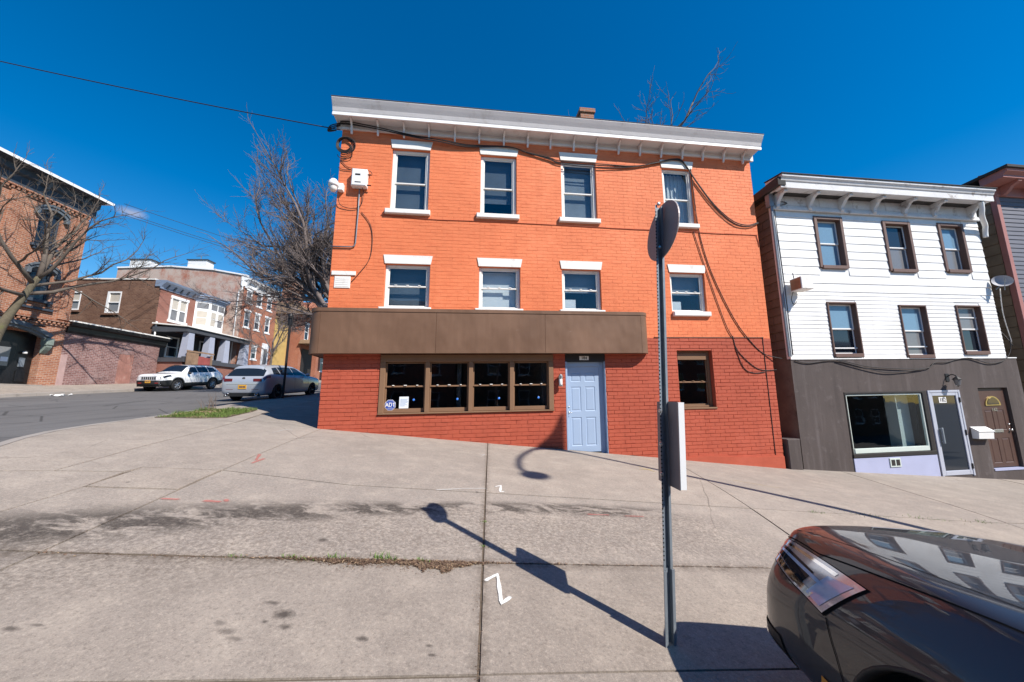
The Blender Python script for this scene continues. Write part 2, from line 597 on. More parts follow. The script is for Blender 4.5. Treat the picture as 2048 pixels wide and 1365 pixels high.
M['roofing'] = mk('tar_roofing', (0.045, 0.043, 0.042), 0.9, 0.2, 2, 60, 0.4)
# ================================================================== ground, road, pavement
def mk_concrete(name='weathered_concrete', f=1.0):
    k = NT(name)
    p = k.pos()
    sep = k.n('ShaderNodeSeparateXYZ'); k.l(p, sep.inputs[0])
    X, Y = sep.outputs[0], sep.outputs[1]
    rnd = k.n('ShaderNodeObjectInfo').outputs['Random']
    big = k.noise(p, 0.45, 5, 0.6)
    mid = k.noise(p, 3.0, 6, 0.68)
    blot = k.noise(p, 9.0, 5, 0.7)
    spk = k.noise(p, 42, 5, 0.8)
    fin = k.noise(p, 150, 3, 0.75)
    base = k.mix(k.ramp(big, 0.3, 0.7), (0.235, 0.212, 0.192), (0.315, 0.288, 0.262))
    base = k.mix(k.ramp(rnd, 0, 1, 0.0, 0.60), base, (0.225, 0.212, 0.204))
    base = k.mix(k.ramp(mid, 0.48, 0.74, 0, 0.55), base, (0.40, 0.365, 0.325))
    base = k.mix(k.ramp(mid, 0.44, 0.22, 0, 0.45), base, (0.150, 0.134, 0.120))
    base = k.mix(k.ramp(blot, 0.56, 0.74, 0, 0.28), base, (0.140, 0.124, 0.112))
    # grains of sand and stone
    base = k.mix(k.ramp(spk, 0.53, 0.64, 0, 0.50), base, (0.115, 0.102, 0.092))
    base = k.mix(k.ramp(spk, 0.46, 0.36, 0, 0.42), base, (0.46, 0.42, 0.375))
    base = k.mix(k.ramp(fin, 0.55, 0.68, 0, 0.40), base, (0.105, 0.092, 0.083))
    base = k.mix(k.ramp(fin, 0.44, 0.34, 0, 0.34), base, (0.50, 0.46, 0.41))
    # worn, coarser strip between the two long joints
    yc = k.math('ADD', k.math('ADD', k.math('MULTIPLY', X, 0.27), 4.36), k.math('MULTIPLY', k.math('MULTIPLY', X, X), -0.04))
    dy = k.math('SUBTRACT', Y, yc)
    strip = k.math('MULTIPLY', k.ramp(dy, -1.35, -0.9), k.ramp(dy, 0.15, -0.15))
    inx = k.math('MULTIPLY', k.ramp(X, -4.6, -4.0), k.ramp(X, 3.2, 2.2))
    coarse = k.noise(p, 30, 5, 0.8)
    sc = k.math('MULTIPLY', k.math('MULTIPLY', strip, inx), k.ramp(coarse, 0.46, 0.60, 0.0, 0.60))
    base = k.mix(sc, base, (0.115, 0.098, 0.084))
    sc2 = k.math('MULTIPLY', k.math('MULTIPLY', strip, inx), k.ramp(coarse, 0.44, 0.34, 0.0, 0.45))
    base = k.mix(sc2, base, (0.47, 0.42, 0.37))
    # sooty patches along the broken edge
    wid = k.ramp(X, -3.6, -1.2, 0.40, 0.17)
    ady = k.math('ABSOLUTE', k.math('DIVIDE', dy, wid))
    patch = k.noise(k.scaled(p, 1.15, 2.6, 1), 1.9, 7, 0.70, 0.5)
    band = k.math('MULTIPLY', k.ramp(ady, 1.3, 0.45), k.ramp(patch, 0.425, 0.53))
    band = k.math('MULTIPLY', band, k.math('MULTIPLY', k.ramp(X, 2.3, 1.5), k.ramp(coarse, 0.30, 0.52, 0.60, 1.0)))
    base = k.mix(k.math('MULTIPLY', band, 0.80), base, (0.024, 0.020, 0.018))
    # dirt creeping from the two main joints
    l3 = k.math('ABSOLUTE', k.math('SUBTRACT', Y, k.math('ADD', k.math('MULTIPLY', X, 0.184), 3.18)))
    jj = k.math('ABSOLUTE', k.math('SUBTRACT', X, k.math('ADD', k.math('MULTIPLY', k.math('SUBTRACT', 7.41, Y), 0.06), -0.49)))
    edge = k.math('ADD', k.ramp(l3, 0.10, 0.0, 0, 0.7), k.ramp(jj, 0.07, 0.0, 0, 0.6))
    edge = k.math('MULTIPLY', edge, k.ramp(k.noise(p, 14, 6, 0.75), 0.38, 0.62))
    base = k.mix(k.math('MINIMUM', edge, 0.8), base, (0.075, 0.058, 0.044))
    # chewing gum and drips
    wv = k.n('ShaderNodeTexNoise'); wv.inputs['Scale'].default_value = 18; k.l(p, wv.inputs['Vector'])
    for sc_, amt, lo in ((2.6, 0.62, 0.55), (5.5, 0.55, 0.70)):
        vo = k.n('ShaderNodeTexVoronoi'); vo.inputs['Scale'].default_value = sc_
        k.l(k.mix(0.03, p, wv.outputs['Color'], 'ADD'), vo.inputs['Vector'])
        vs = k.n('ShaderNodeSeparateColor'); k.l(vo.outputs['Color'], vs.inputs[0])
        size = k.ramp(vs.outputs[0], lo, 1.0, 0.0, 0.085)
        gum = k.ramp(k.math('SUBTRACT', size, vo.outputs['Distance']), 0.0, 0.035)
        base = k.mix(k.math('MULTIPLY', gum, amt), base, (0.055, 0.048, 0.044))
    for (cx, cy, rx, ry, a) in ((-1.34, 2.34, .055, .034, .85), (-1.46, 2.42, .04, .016, .7), (-1.27, 2.25, .03, .022, .75), (-1.54, 2.17, .045, .02, .5), (-1.47, 2.13, .04, .016, .5), (-1.62, 2.22, .03, .02, .5), (-1.40, 2.27, .018, .012, .7), (-1.56, 3.19, .036, .03, .8), (-0.83, 2.23, .034, .018, .8), (-0.46, 2.24, .02, .012, .7), (-0.43, 2.18, .022, .010, .7), (-2.52, 2.02, .04, .018, .7), (-2.44, 2.06, .035, .010, .6), (-1.05, 1.72, .04, .02, .6), (-.95, 1.75, .02, .012, .6)):
        dx = k.math('DIVIDE', k.math('SUBTRACT', X, cx), rx)
        d2 = k.math('DIVIDE', k.math('SUBTRACT', Y, cy), ry)
        rr = k.math('SQRT', k.math('ADD', k.math('MULTIPLY', dx, dx), k.math('MULTIPLY', d2, d2)))
        rr = k.math('ADD', rr, k.math('MULTIPLY', k.math('SUBTRACT', coarse, 0.5), 2.0))
        base = k.mix(k.math('MULTIPLY', k.ramp(rr, 1.35, 0.45), a), base, (0.045, 0.038, 0.035))
    # hairline cracks
    cr = k.n('ShaderNodeTexVoronoi', feature='DISTANCE_TO_EDGE'); cr.inputs['Scale'].default_value = 0.42
    wob = k.n('ShaderNodeTexNoise'); wob.inputs['Scale'].default_value = 2.2; wob.inputs['Detail'].default_value = 5
    k.l(p, wob.inputs['Vector'])
    k.l(k.mix(0.10, p, wob.outputs['Color'], 'ADD'), cr.inputs['Vector'])
    cm = k.math('MULTIPLY', k.ramp(cr.outputs['Distance'], 0.0045, 0.001), k.ramp(big, 0.5, 0.62, 0, 0.6))
    base = k.mix(cm, base, (0.08, 0.068, 0.06))
    k.color(k.mix(1.0, base, (1.13 * f, 1.05 * f, 0.965 * f), 'MULTIPLY'))
    k.set(Roughness=0.88)
    k.b.inputs['Specular IOR Level'].default_value = 0.3
    hgt = k.math('ADD', k.math('MULTIPLY', fin, 0.4), k.math('MULTIPLY', spk, 0.7))
    hgt = k.math('ADD', hgt, k.math('MULTIPLY', k.math('MULTIPLY', coarse, strip), 1.8))
    k.bump(hgt, 0.5, 0.007)
    return k.m

def mk_asphalt():
    k = NT('worn_asphalt')
    p = k.pos()
    big = k.noise(p, 0.25, 5, 0.6)
    lane = k.noise(k.scaled(p, 1.3, 0.12, 1), 1.0, 4)
    fin = k.noise(p, 90, 3, 0.7)
    c = k.mix(k.ramp(big, 0.3, 0.7), (0.115, 0.108, 0.104), (0.165, 0.155, 0.148))
    c = k.mix(k.ramp(lane, 0.5, 0.7, 0, 0.5), c, (0.085, 0.080, 0.078))
    c = k.mix(k.ramp(fin, 0.5, 0.7, 0, 0.5), c, (0.06, 0.056, 0.054))
    cr = k.n('ShaderNodeTexVoronoi', feature='DISTANCE_TO_EDGE'); cr.inputs['Scale'].default_value = 0.55
    k.l(k.mix(0.15, p, k.n('ShaderNodeTexNoise').outputs['Color'], 'ADD'), cr.inputs['Vector'])
    c = k.mix(k.ramp(cr.outputs['Distance'], 0.016, 0.006, 0, 0.7), c, (0.04, 0.037, 0.035))
    k.color(c)
    k.set(Roughness=0.9)
    k.b.inputs['Specular IOR Level'].default_value = 0.3
    k.bump(fin, 0.4, 0.006)
    return k.m

M['concrete'] = mk_concrete()
M['concrete_front'] = mk_concrete('darker_front_concrete', 0.90)  # same concrete for the front slabs, slightly darker
M['asphalt'] = mk_asphalt()
M['kerb'] = mk('kerb_concrete', (0.30, 0.265, 0.235), 0.9, 0.18, 1.5, 70, 0.4, dirt=(0.13, 0.11, 0.095), dirt_amt=0.6, dirt_scale=2)
M['soil'] = mk('joint_dirt', (0.105, 0.080, 0.058), 0.95, 0.3, 6, 80, 0.6)
M['earth'] = mk('bare_ground', (0.095, 0.09, 0.084), 0.95, 0.25, 0.3, 20, 0.4, dirt=(0.06, 0.06, 0.045), dirt_amt=0.7, dirt_scale=0.2)

def grid_sheet(name, xs, ys, zf, mat, **kw):
    mb = MB()
    vs = [(x, y, zf(x, y)) for y in ys for x in xs]
    n = len(xs)
    fs = [(j * n + i, j * n + i + 1, (j + 1) * n + i + 1, (j + 1) * n + i) for j in range(len(ys) - 1) for i in range(len(xs) - 1)]
    mb.add(vs, fs)
    return mb.build(name, mat, smooth=True, recalc=False, **kw)

def frange(a, b, st):
    n = max(1, int(round((b - a) / st)))
    return [a + (b - a) * i / n for i in range(n + 1)]

far = [-600, -300, -160, -100, -70]
grid_sheet('ground', far + frange(-60, 60, 3) + [80, 120, 200, 400, 600], [-600, -300, -150, -80, -50] + frange(-36, 90, 3) + [120, 200, 400, 900], lambda x, y: H(x, y) - 0.45, M['earth'], kind='structure')

# the kerb line round the corner, from the side street to the main street
KERB = [(-10.75, 60), (-10.35, 30), (-10.15, 20), (-10.02, 15.5), (-9.35, 13.1), (-8.72, 10.9), (-8.35, 9.9), (-7.95, 8.6), (-7.70, 7.6), (-7.50, 6.7), (-7.15, 5.8), (-6.70, 5.1), (-6.20, 4.45), (-5.6, 3.6), (-5.0, 2.4), (-4.7, 0.6), (-4.6, -2.0)]
ROAD_L = -23.0
LEFT_END = -26.52
def kerb_x(y):
    for (x0, y0), (x1, y1) in zip(KERB, KERB[1:]):
        if y1 <= y <= y0:
            return x0 + (x1 - x0) * (y - y0) / (y1 - y0)
    return KERB[0][0] if y > 0 else KERB[-1][0]

mb = MB()
ys = frange(-40, 60, 1.0)
for y in ys:
    xr = kerb_x(y) + 0.12 if y > -2 else 40.0
    for i in range(13):
        x = ROAD_L - 0.15 + (xr - ROAD_L + 0.15) * i / 12
        mb.v.append((x, y, H(x, y) - ROAD_DROP))
for j in range(len(ys) - 1):
    for i in range(12):
        mb.f.append((j * 13 + i, j * 13 + i + 1, (j + 1) * 13 + i + 1, (j + 1) * 13 + i)); mb.mi.append(0)
mb.build('road', M['asphalt'], smooth=True, recalc=False, kind='structure')

# kerb stones along the right of the side street
pv = empty('pavement', (0, 0, 0)); tag(pv, kind='structure')
def resample(pts, step):
    out = [Vector(pts[0])]
    for a, b in zip(pts, pts[1:]):
        a, b = Vector(a), Vector(b)
        n = max(1, int((b - a).length / step))
        for i in range(1, n + 1):
            out.append(a.lerp(b, i / n))
    return out
kp = resample(KERB, 0.5)
seg = []
def kerb_stone(pts):
    m = MB()
    n = len(pts)
    for i, p in enumerate(pts):
        a, b = pts[max(0, i - 1)], pts[min(n - 1, i + 1)]
        t = (b - a).normalized(); nr = Vector((t.y, -t.x))      # towards the road
        if nr.x > 0: nr = -nr
        o_, i_ = p + nr * 0.13, p
        zt = H(p.x, p.y) + 0.004
        zr = H(o_.x, o_.y) - ROAD_DROP - 0.1
        m.v += [(o_.x, o_.y, zr), (o_.x, o_.y, zt - 0.018), (o_.x - nr.x * 0.02, o_.y - nr.y * 0.02, zt), (i_.x, i_.y, zt), (i_.x, i_.y, zt - 0.2)]
    for i in range(n - 1):
        for q in range(4):
            m.f.append((i * 5 + q, (i + 1) * 5 + q, (i + 1) * 5 + q + 1, i * 5 + q + 1)); m.mi.append(0)
    m.f += [(0, 1, 2, 3, 4), tuple((n - 1) * 5 + q for q in (4, 3, 2, 1, 0))]; m.mi += [0, 0]
    return m
i = 0
while i < len(kp) - 1:
    j = min(len(kp) - 1, i + 5)
    pts = [kp[q].copy() for q in range(i, j + 1)]
    pts[-1] = pts[-1].lerp(pts[-2], 0.02)
    kerb_stone(pts).build('kerb_stone', M['kerb'], pv)
    i = j

# dirt that shows in the joints, under the slabs
PX = frange(-10.5, 26, 0.5); PY = frange(-3, 60, 0.5)
mb = MB()
for j, y in enumerate(PY):
    for x_ in range(40):
        xl = kerb_x(y) + 0.01
        x = xl + (26 - xl) * x_ / 39
        mb.v.append((x, y, H(x, y) - 0.013))
for j in range(len(PY) - 1):
    for i in range(39):
        mb.f.append((j * 40 + i, j * 40 + i + 1, (j + 1) * 40 + i + 1, (j + 1) * 40 + i)); mb.mi.append(0)
mb.build('joint_dirt', M['soil'], pv, recalc=False)

def inset_poly(poly, d):
    n = len(poly)
    area = sum(poly[i][0] * poly[(i + 1) % n][1] - poly[(i + 1) % n][0] * poly[i][1] for i in range(n))
    sg = 1 if area > 0 else -1
    out = []
    for i in range(n):
        a, b, c = Vector(poly[i - 1]), Vector(poly[i]), Vector(poly[(i + 1) % n])
        t1, t2 = (b - a).normalized(), (c - b).normalized()
        n1, n2 = Vector((-t1.y, t1.x)) * sg, Vector((-t2.y, t2.x)) * sg
        m = n1 + n2
        den = 1 + n1.dot(n2)
        out.append(b + m * (d / max(0.35, den)))
    return [(p.x, p.y) for p in out]

def slab(poly, mat=None, name='slab', parent=None, lift=0.0, gap=0.009, step=0.35, thick=0.07):
    poly = inset_poly(poly, gap)
    bm = bmesh.new()
    vs = [bm.verts.new((x, y, 0)) for x, y in poly]
    bm.faces.new(vs)
    xs = [p[0] for p in poly]; ysx = [p[1] for p in poly]
    for ax, lo, hi in ((0, min(xs), max(xs)), (1, min(ysx), max(ysx))):
        v = math.ceil(lo / step) * step
        while v < hi:
            co = (v, 0, 0) if ax == 0 else (0, v, 0)
            no = (1, 0, 0) if ax == 0 else (0, 1, 0)
            bmesh.ops.bisect_plane(bm, geom=bm.verts[:] + bm.edges[:] + bm.faces[:], plane_co=co, plane_no=no)
            v += step
    tiltx, tilty = random.uniform(-.0008, .0008), random.uniform(-.0008, .0008)
    cx, cy = sum(xs) / len(xs), sum(ysx) / len(ysx)
    for v in bm.verts:
        v.co.z = H(v.co.x, v.co.y) + lift + tiltx * (v.co.x - cx) + tilty * (v.co.y - cy) + 0.004 * (noise.noise(Vector((v.co.x * .9, v.co.y * .9, 3))) )
    be = [e for e in bm.edges if e.is_boundary]
    r = bmesh.ops.extrude_edge_only(bm, edges=be)
    for g in r['geom']:
        if isinstance(g, bmesh.types.BMVert):
            g.co.z -= thick
    bmesh.ops.recalc_face_normals(bm, faces=bm.faces)
    up = sum(f.normal.z for f in bm.faces)
    if up < 0:
        bmesh.ops.reverse_faces(bm, faces=bm.faces)
    me = bpy.data.meshes.new(name)
    bm.to_mesh(me); bm.free()
    me.materials.append(mat or M['concrete'])
    o = bpy.data.objects.new(name, me)
    COL.objects.link(o)
    o.parent = parent or pv
    return o

def fl(s, df=0.0):
    """place on the pavement: s metres along the shop front, df metres in front of it"""
    p = F_O + F_EX * s - F_N * df
    return (p.x, p.y)
def L2(x): return 4.80 + 0.165 * x if x > -0.35 else 4.75 + 0.181 * (x + 0.35)
def L3(x): return 3.18 + 0.188 * x if x > -0.23 else 3.14 + 0.177 * (x + 0.23)
def L4(x): return 2.12 + 0.170 * x
j1 = lambda y: -0.49 + (7.41 - y) * 0.06                       # the long cross joint
j2 = lambda y: 3.77 - (8.41 - y) * 0.138
j3 = lambda y: 8.3 - (8.41 - y) * 0.20
j4 = lambda y: 13.0 - (8.41 - y) * 0.24
W = 0.35
def onl(L, j, y0=4):
    y = y0
    for _ in range(20):
        y = L(j(y))
    return (j(y), y)
def onw(j, ins=-0.30):
    """where a cross joint meets the front wall line"""
    y = 8.5
    for _ in range(30):
        x = j(y); s = (x - F_O.x) / F_EX.x
        y = F_O.y + s * F_EX.y
    return (j(y) , y - 0.0)
cornr = (-4.14, 7.85)
ja_l2 = (-3.45, 4.48); ja_h = (-3.34, 3.80); ja_l3 = (-3.17, 2.62); ja_l4 = (-3.05, 1.60)
inner = 0.25
def w_(s): return fl(s, -inner)
slab([(-4.19, 8.12), ja_l2, (-1.92, 4.47), onl(L2, j1), onw(j1), w_(0.1)])
slab([onl(L2, j1), onl(L2, j2), onw(j2), onw(j1)])
slab([onl(L2, j2), onl(L2, j3), onw(j3), onw(j2)])
slab([onl(L2, j3), onl(L2, j4), onw(j4), onw(j3)])
slab([onl(L2, j4), (26, L2(26)), w_(30.5), onw(j4)])
slab([ja_l2, ja_h, ja_l3, onl(L3, j1), onl(L2, j1), (-1.92, 4.47)], lift=-0.002)
slab([onl(L3, j1), onl(L3, j2), onl(L2, j2), onl(L2, j1)], lift=-0.003)
slab([onl(L3, j2), onl(L3, j3), onl(L2, j3), onl(L2, j2)])
slab([onl(L3, j3), (26, L3(26)), (26, L2(26)), onl(L2, j4), onl(L2, j3)])
slab([ja_l3, ja_l4, onl(L4, j1, 2), onl(L3, j1)], M['concrete_front'], lift=-0.003)
slab([onl(L4, j1, 2), onl(L4, j2, 2), onl(L3, j2), onl(L3, j1)], M['concrete_front'], lift=-0.002)
slab([onl(L4, j2, 2), (26, L4(26)), (26, L3(26)), onl(L3, j3), onl(L3, j2)], M['concrete_front'], lift=-0.002)
slab([ja_l4, (-2.9, -2.6), (0.05, -2.6), onl(L4, j1, 2)], M['concrete_front'], lift=-0.003)
slab([onl(L4, j1, 2), (0.05, -2.6), (12, -2.6), (26, -1), (26, L4(26)), onl(L4, j2, 2)], M['concrete_front'], lift=-0.003)
# corner
hatch = [(-4.21, 4.29), ja_l2, ja_h, (-4.10, 3.62)]
slab(hatch, name='cellar_hatch', gap=0.017, lift=0.003)
jb = [(-6.65, 10.06), (-6.48, 9.6), (-5.36, 6.22), (-4.89, 4.51), (-4.75, 3.90)]
slab([(-4.19, 8.12), (-5.0, 8.17), (-5.95, 8.20), (-5.36, 6.22), (-4.89, 4.51), (-4.75, 3.90), (-4.21, 4.09), (-4.21, 4.29), ja_l2])
slab([(-4.75, 3.90), (-4.21, 4.09), (-4.10, 3.62), (-4.03, 2.50), (-3.9, -2.6), (-4.55, -2.6), (-4.65, 0.6), (-4.95, 2.4), (-5.55, 3.6)])
slab([(-4.10, 3.62), ja_h, ja_l3, (-4.03, 2.50)])
slab([(-4.03, 2.50), ja_l3, ja_l4, (-2.9, -2.6), (-3.9, -2.6)], M['concrete_front'], lift=-0.002)
slab([(-5.55, 3.6), (-6.2, 4.45), (-6.70, 5.1), (-7.15, 5.8), (-7.50, 6.7), (-7.66, 7.5), (-6.45, 7.9), (-5.84, 7.8), (-5.36, 6.22), (-4.89, 4.51), (-4.75, 3.90)])
slab([(-7.66, 7.5), (-7.95, 8.6), (-8.35, 9.9), (-8.55, 10.5), (-7.15, 10.75), (-6.72, 10.3), (-5.84, 7.8), (-6.45, 7.9)])
slab([(-6.72, 10.3), (-5.95, 8.20), (-5.0, 8.17), (-4.19, 8.12), (-4.25, 14.2), (-7.59, 14.13)])
slab([(-8.55, 10.5), (-8.72, 10.9), (-9.35, 13.1), (-9.62, 14.2), (-7.59, 14.13), (-6.72, 10.3), (-7.15, 10.75)])
yy = 14.2
while yy < 44:
    y2 = yy + 4.5
    slab([(kerb_x(yy), yy), (-7.6, yy), (-7.7, y2), (kerb_x(y2), y2)], step=0.8)
    slab([(-7.6, yy), (-4.2, yy), (-4.3, y2), (-7.7, y2)], step=0.8)
    yy = y2

# pavement on the far side of the side street
lp = empty('far_pavement', (0, 0, 0)); tag(lp, kind='structure')
def far_z(x, y):
    t = (ROAD_L - x) / (ROAD_L - LEFT_END)
    a = H(ROAD_L, y) + 0.07
    b = max(0.76, -0.92 + 0.07 * y + 0.25)
    return a + (b - a) * max(0, min(1.4, t))
yy = 8.0
while yy < 56:
    y2 = yy + 2.4
    m = MB()
    g = 0.012
    cols = [ROAD_L, ROAD_L - 0.16, -24.75, -24.77, LEFT_END - (0 if yy < 27 else 1.6)]
    for (xa, xb, nm, mt) in ((cols[0], cols[1], 'kerb_stone', M['kerb']), (cols[1] - .01, cols[2], 'slab', M['concrete']), (cols[3], cols[4], 'slab', M['concrete'])):
        m = MB()
        a = [(xa, yy + g), (xb, yy + g), (xb, y2), (xa, y2)]
        m.add([(x, y, far_z(x, y)) for x, y in a] + [(x, y, far_z(x, y) - 0.3) for x, y in a], [(0, 1, 2, 3), (0, 4, 5, 1), (1, 5, 6, 2), (2, 6, 7, 3), (3, 7, 4, 0)])
        m.build(nm, mt, lp)
    yy = y2

# sprayed survey marks
def mk_spray(name, c, lo, hi, cover):
    k = NT(name)
    p = k.pos()
    n1 = k.noise(p, 120, 4, 0.8)
    n2 = k.noise(p, 14, 3, 0.6)
    at = k.n('ShaderNodeAttribute'); at.attribute_name = 'edge'
    k.color(c)
    k.set(Roughness=0.85)
    a = k.math('ADD', k.math('SUBTRACT', at.outputs['Fac'], 0.5), k.math('ADD', k.math('MULTIPLY', n1, 0.8), k.math('MULTIPLY', n2, 0.5)))
    k.l(k.ramp(a, lo, hi, 0, cover), k.b.inputs['Alpha'])
    return k.m
M['mark_white'] = mk_spray('white_spray_paint', (0.74, 0.72, 0.68), 0.35, 0.75, 0.92)
M['mark_faint'] = mk_spray('worn_white_spray', (0.68, 0.65, 0.60), 0.55, 1.05, 0.62)
M['mark_red'] = mk_spray('faded_red_spray', (0.50, 0.16, 0.13), 0.55, 1.05, 0.60)
M['mark_yellow'] = mk_spray('faded_yellow_spray', (0.56, 0.42, 0.14), 0.55, 1.05, 0.60)
def mark(paths, w, mat, label):
    """a sprayed stroke: five strips across, thinning to nothing at its edges"""
    m = MB(); edge = []
    for path in paths:
        pts = resample(path, 0.03)
        n = len(pts)
        b = len(m.v)
        for i, p in enumerate(pts):
            t = (pts[min(n - 1, i + 1)] - pts[max(0, i - 1)]).normalized()
            nr = Vector((-t.y, t.x)) * (w * 0.8) * (0.85 + 0.5 * noise.noise(Vector((p.x * 7, p.y * 7, 1))))
            for q, e in ((-1, 0.0), (-.5, .75), (0, 1.0), (.5, .75), (1, 0.0)):
                c = p + nr * q
                m.v.append((c.x, c.y, H(c.x, c.y) + 0.0052)); edge.append(e * (0.3 if i in (0, n - 1) else 1.0))
        for i in range(n - 1):
            for q in range(4):
                m.f.append((b + i * 5 + q, b + i * 5 + q + 1, b + i * 5 + q + 6, b + i * 5 + q + 5)); m.mi.append(0)
    o = m.build('sprayed_mark', mat, label=label, cat='paint mark', group='utility marks sprayed on the pavement', recalc=False)
    at = o.data.attributes.new('edge', 'FLOAT', 'POINT')
    at.data.foreach_set('value', edge)
    return o
mark([[(-0.20, 2.89), (-0.11, 2.995), (-0.07, 2.66), (-0.005, 2.745)]], 0.034, M['mark_white'], 'large white sprayed zigzag on the front slab beside the long joint')
mark([[(-0.23, 5.01), (-0.15, 5.10), (-0.15, 4.83), (-0.09, 4.86)]], 0.028, M['mark_white'], 'small white sprayed zigzag right of the joint near the shop')
mark([[(-0.94, 4.62), (-0.61, 4.80), (-0.33, 4.91)]], 0.03, M['mark_faint'], 'thin white sprayed arc left of the long joint')
mark([[(-0.62, 7.0), (-0.52, 7.15), (-0.58, 6.8)]], 0.02, M['mark_faint'], 'tiny white sprayed tick at the wall end of the joint')
mark([[(-3.30, 3.56), (-3.12, 3.59)], [(-2.95, 3.62), (-2.76, 3.64)], [(-2.80, 3.72), (-2.72, 3.64)]], 0.045, M['mark_red'], 'faded red sprayed arrow in front of the square hatch slab')
mark([[(-3.61, 5.35), (-3.42, 5.0)], [(-3.40, 5.15), (-3.37, 4.84)]], 0.055, M['mark_red'], 'faded red sprayed stroke behind the square hatch slab')
mark([[(0.85, 4.40), (1.15, 4.46)], [(1.3, 4.48), (1.58, 4.54)]], 0.03, M['mark_red'], 'thin red sprayed dashes left of the sign post')
mark([[(2.55, 7.6), (2.75, 7.2)], [(2.45, 7.3), (2.8, 7.45)]], 0.04, M['mark_yellow'], 'faded yellow sprayed cross near the blue door')
mark([[(4.2, 7.2), (4.9, 6.9)]], 0.02, M['mark_yellow'], 'yellow sprayed dash on the pavement right of the sign')
mark([[(4.0, 8.3), (4.5, 7.9)]], 0.02, M['mark_faint'], 'white sprayed dash below the right shop window')
mark([[(5.6, 7.3), (6.4, 6.9)]], 0.02, M['mark_faint'], 'white sprayed dash on the slab before the brown house base')
mark([[(-4.57, 7.05), (-4.60, 7.6), (-4.45, 7.5)]], 0.03, M['mark_faint'], 'faint white sprayed hook by the building corner')

# dead leaves and grit in the joints, weeds, the tree pit
M['leaf_litter'] = mk('dead_leaf_litter', (0.15, 0.092, 0.060), 0.9, 0.6, 30, 90, 0.3)
M['leaf_pale'] = mk('pale_dead_leaf', (0.34, 0.235, 0.14), 0.9, 0.5, 30, 90, 0.3)
M['weed'] = mk('weed_green', (0.10, 0.17, 0.03), 0.8, 0.35, 12, 60, 0.2)
M['grass'] = mk('grass_green', (0.115, 0.175, 0.035), 0.8, 0.4, 6, 50, 0.2)
rng = random.Random(3)
def litter(m, x, y, z, size, mi):
    a = rng.uniform(0, 6.28); tl = rng.uniform(-.5, .5)
    u = Vector((math.cos(a), math.sin(a), tl)) * size
    v = Vector((-math.sin(a), math.cos(a), rng.uniform(-.4, .4))) * size * rng.uniform(.15, .5)
    c = Vector((x, y, z))
    m.add([c - u, c + v, c + u, c - v], [(0, 1, 2, 3)], mi)
def blade(m, x, y, z, h, mi, lean=0.5):
    a = rng.uniform(0, 6.28)
    d = Vector((math.cos(a), math.sin(a), 0))
    w = Vector((-d.y, d.x, 0)) * rng.uniform(.002, .004)
    b = Vector((x, y, z)); l = rng.uniform(0.1, lean)
    m1 = b + d * h * l * .4 + Vector((0, 0, h * .6)); t = b + d * h * l + Vector((0, 0, h))
    m.add([b - w, b + w, m1 + w * .8, m1 - w * .8, t], [(0, 1, 2, 3), (3, 2, 4)], mi)
m = MB()
cnt = 0
while cnt < 9500:
    x = rng.uniform(-3.2, 2.6)
    if rng.random() < 0.70: x = rng.gauss(-0.9, 0.45)
    wdt = 0.012 + 0.085 * math.exp(-((x + .58) / .26) ** 2) + 0.05 * math.exp(-((x + 1.2) / .35) ** 2) + 0.022 * math.exp(-((x + 2.2) / .7) ** 2) + (0.012 if x < -0.2 else 0)
    if x > 0.1: wdt = 0.008
    y = L3(x) - abs(rng.gauss(0, wdt * .75)) + 0.010
    cl = noise.noise(Vector((x * 9, y * 14, 2))) + .6 * noise.noise(Vector((x * 30, y * 40, 7)))
    cnt += 1
    if x < -3.2 or x > 2.6 or y < L3(x) - 2.2 * wdt or rng.random() > .55 + cl: continue
    big_ = rng.random() < .05
    litter(m, x, y, H(x, y) - 0.006 + rng.uniform(0, .010), rng.uniform(.010, .020) if big_ else rng.uniform(.0025, .0085), 1 if rng.random() < .14 else 0)
for i in range(900):
    y = rng.uniform(1.4, 7.2); x = j1(y) + rng.gauss(0, 0.012) - (0.03 * abs(rng.gauss(0, 1)) if 2.55 < y < 2.85 else 0)
    litter(m, x, y, H(x, y) - 0.004 + rng.uniform(0, .006), rng.uniform(.003, .007), 0)
for i in range(700):
    t = rng.random(); x = -3.3 - 3.1 * t; y = 3.9 + 5.4 * t ** 1.0
    x = -4.75 - (y - 3.9) * 0.335 + rng.gauss(0, .015) + 0.15
    litter(m, x - .12, y, H(x, y) - 0.002, rng.uniform(.005, .013), 0)
n_ = 150
b_ = len(m.v)
def mat_w(x): return (0.010 + 0.115 * math.exp(-((x + .55) / .24) ** 2) + 0.055 * math.exp(-((x + 1.15) / .38) ** 2) + 0.022 * math.exp(-((x + 2.1) / .6) ** 2)) * (1 + .5 * noise.noise(Vector((x * 11, 0, 4))) + .35 * noise.noise(Vector((x * 37, 1, 4))))
for i in range(n_ + 1):
    x = -3.1 + 3.15 * i / n_
    w = mat_w(x)
    for t in (0.0, .35, .7, 1.0):
        y = L3(x) + .012 - w * t
        m.v.append((x, y, H(x, y) - (.004 if t < 1 else .012) + .004 * noise.noise(Vector((x * 40, y * 40, 0)))))
for i in range(n_):
    for q in range(3):
        m.f.append((b_ + i * 4 + q, b_ + i * 4 + q + 1, b_ + i * 4 + q + 5, b_ + i * 4 + q + 4)); m.mi.append(2)
cnt = 0
while cnt < 5200:
    cnt += 1
    x = rng.gauss(-.55, .16) if rng.random() < .55 else rng.gauss(-1.15, .28)
    y = L3(x) + .012 - mat_w(x) * rng.random() ** .8 * 1.05
    litter(m, x, y, H(x, y) - .004 + rng.uniform(0, .014), rng.uniform(.005, .014), 1 if rng.random() < .22 else 0)
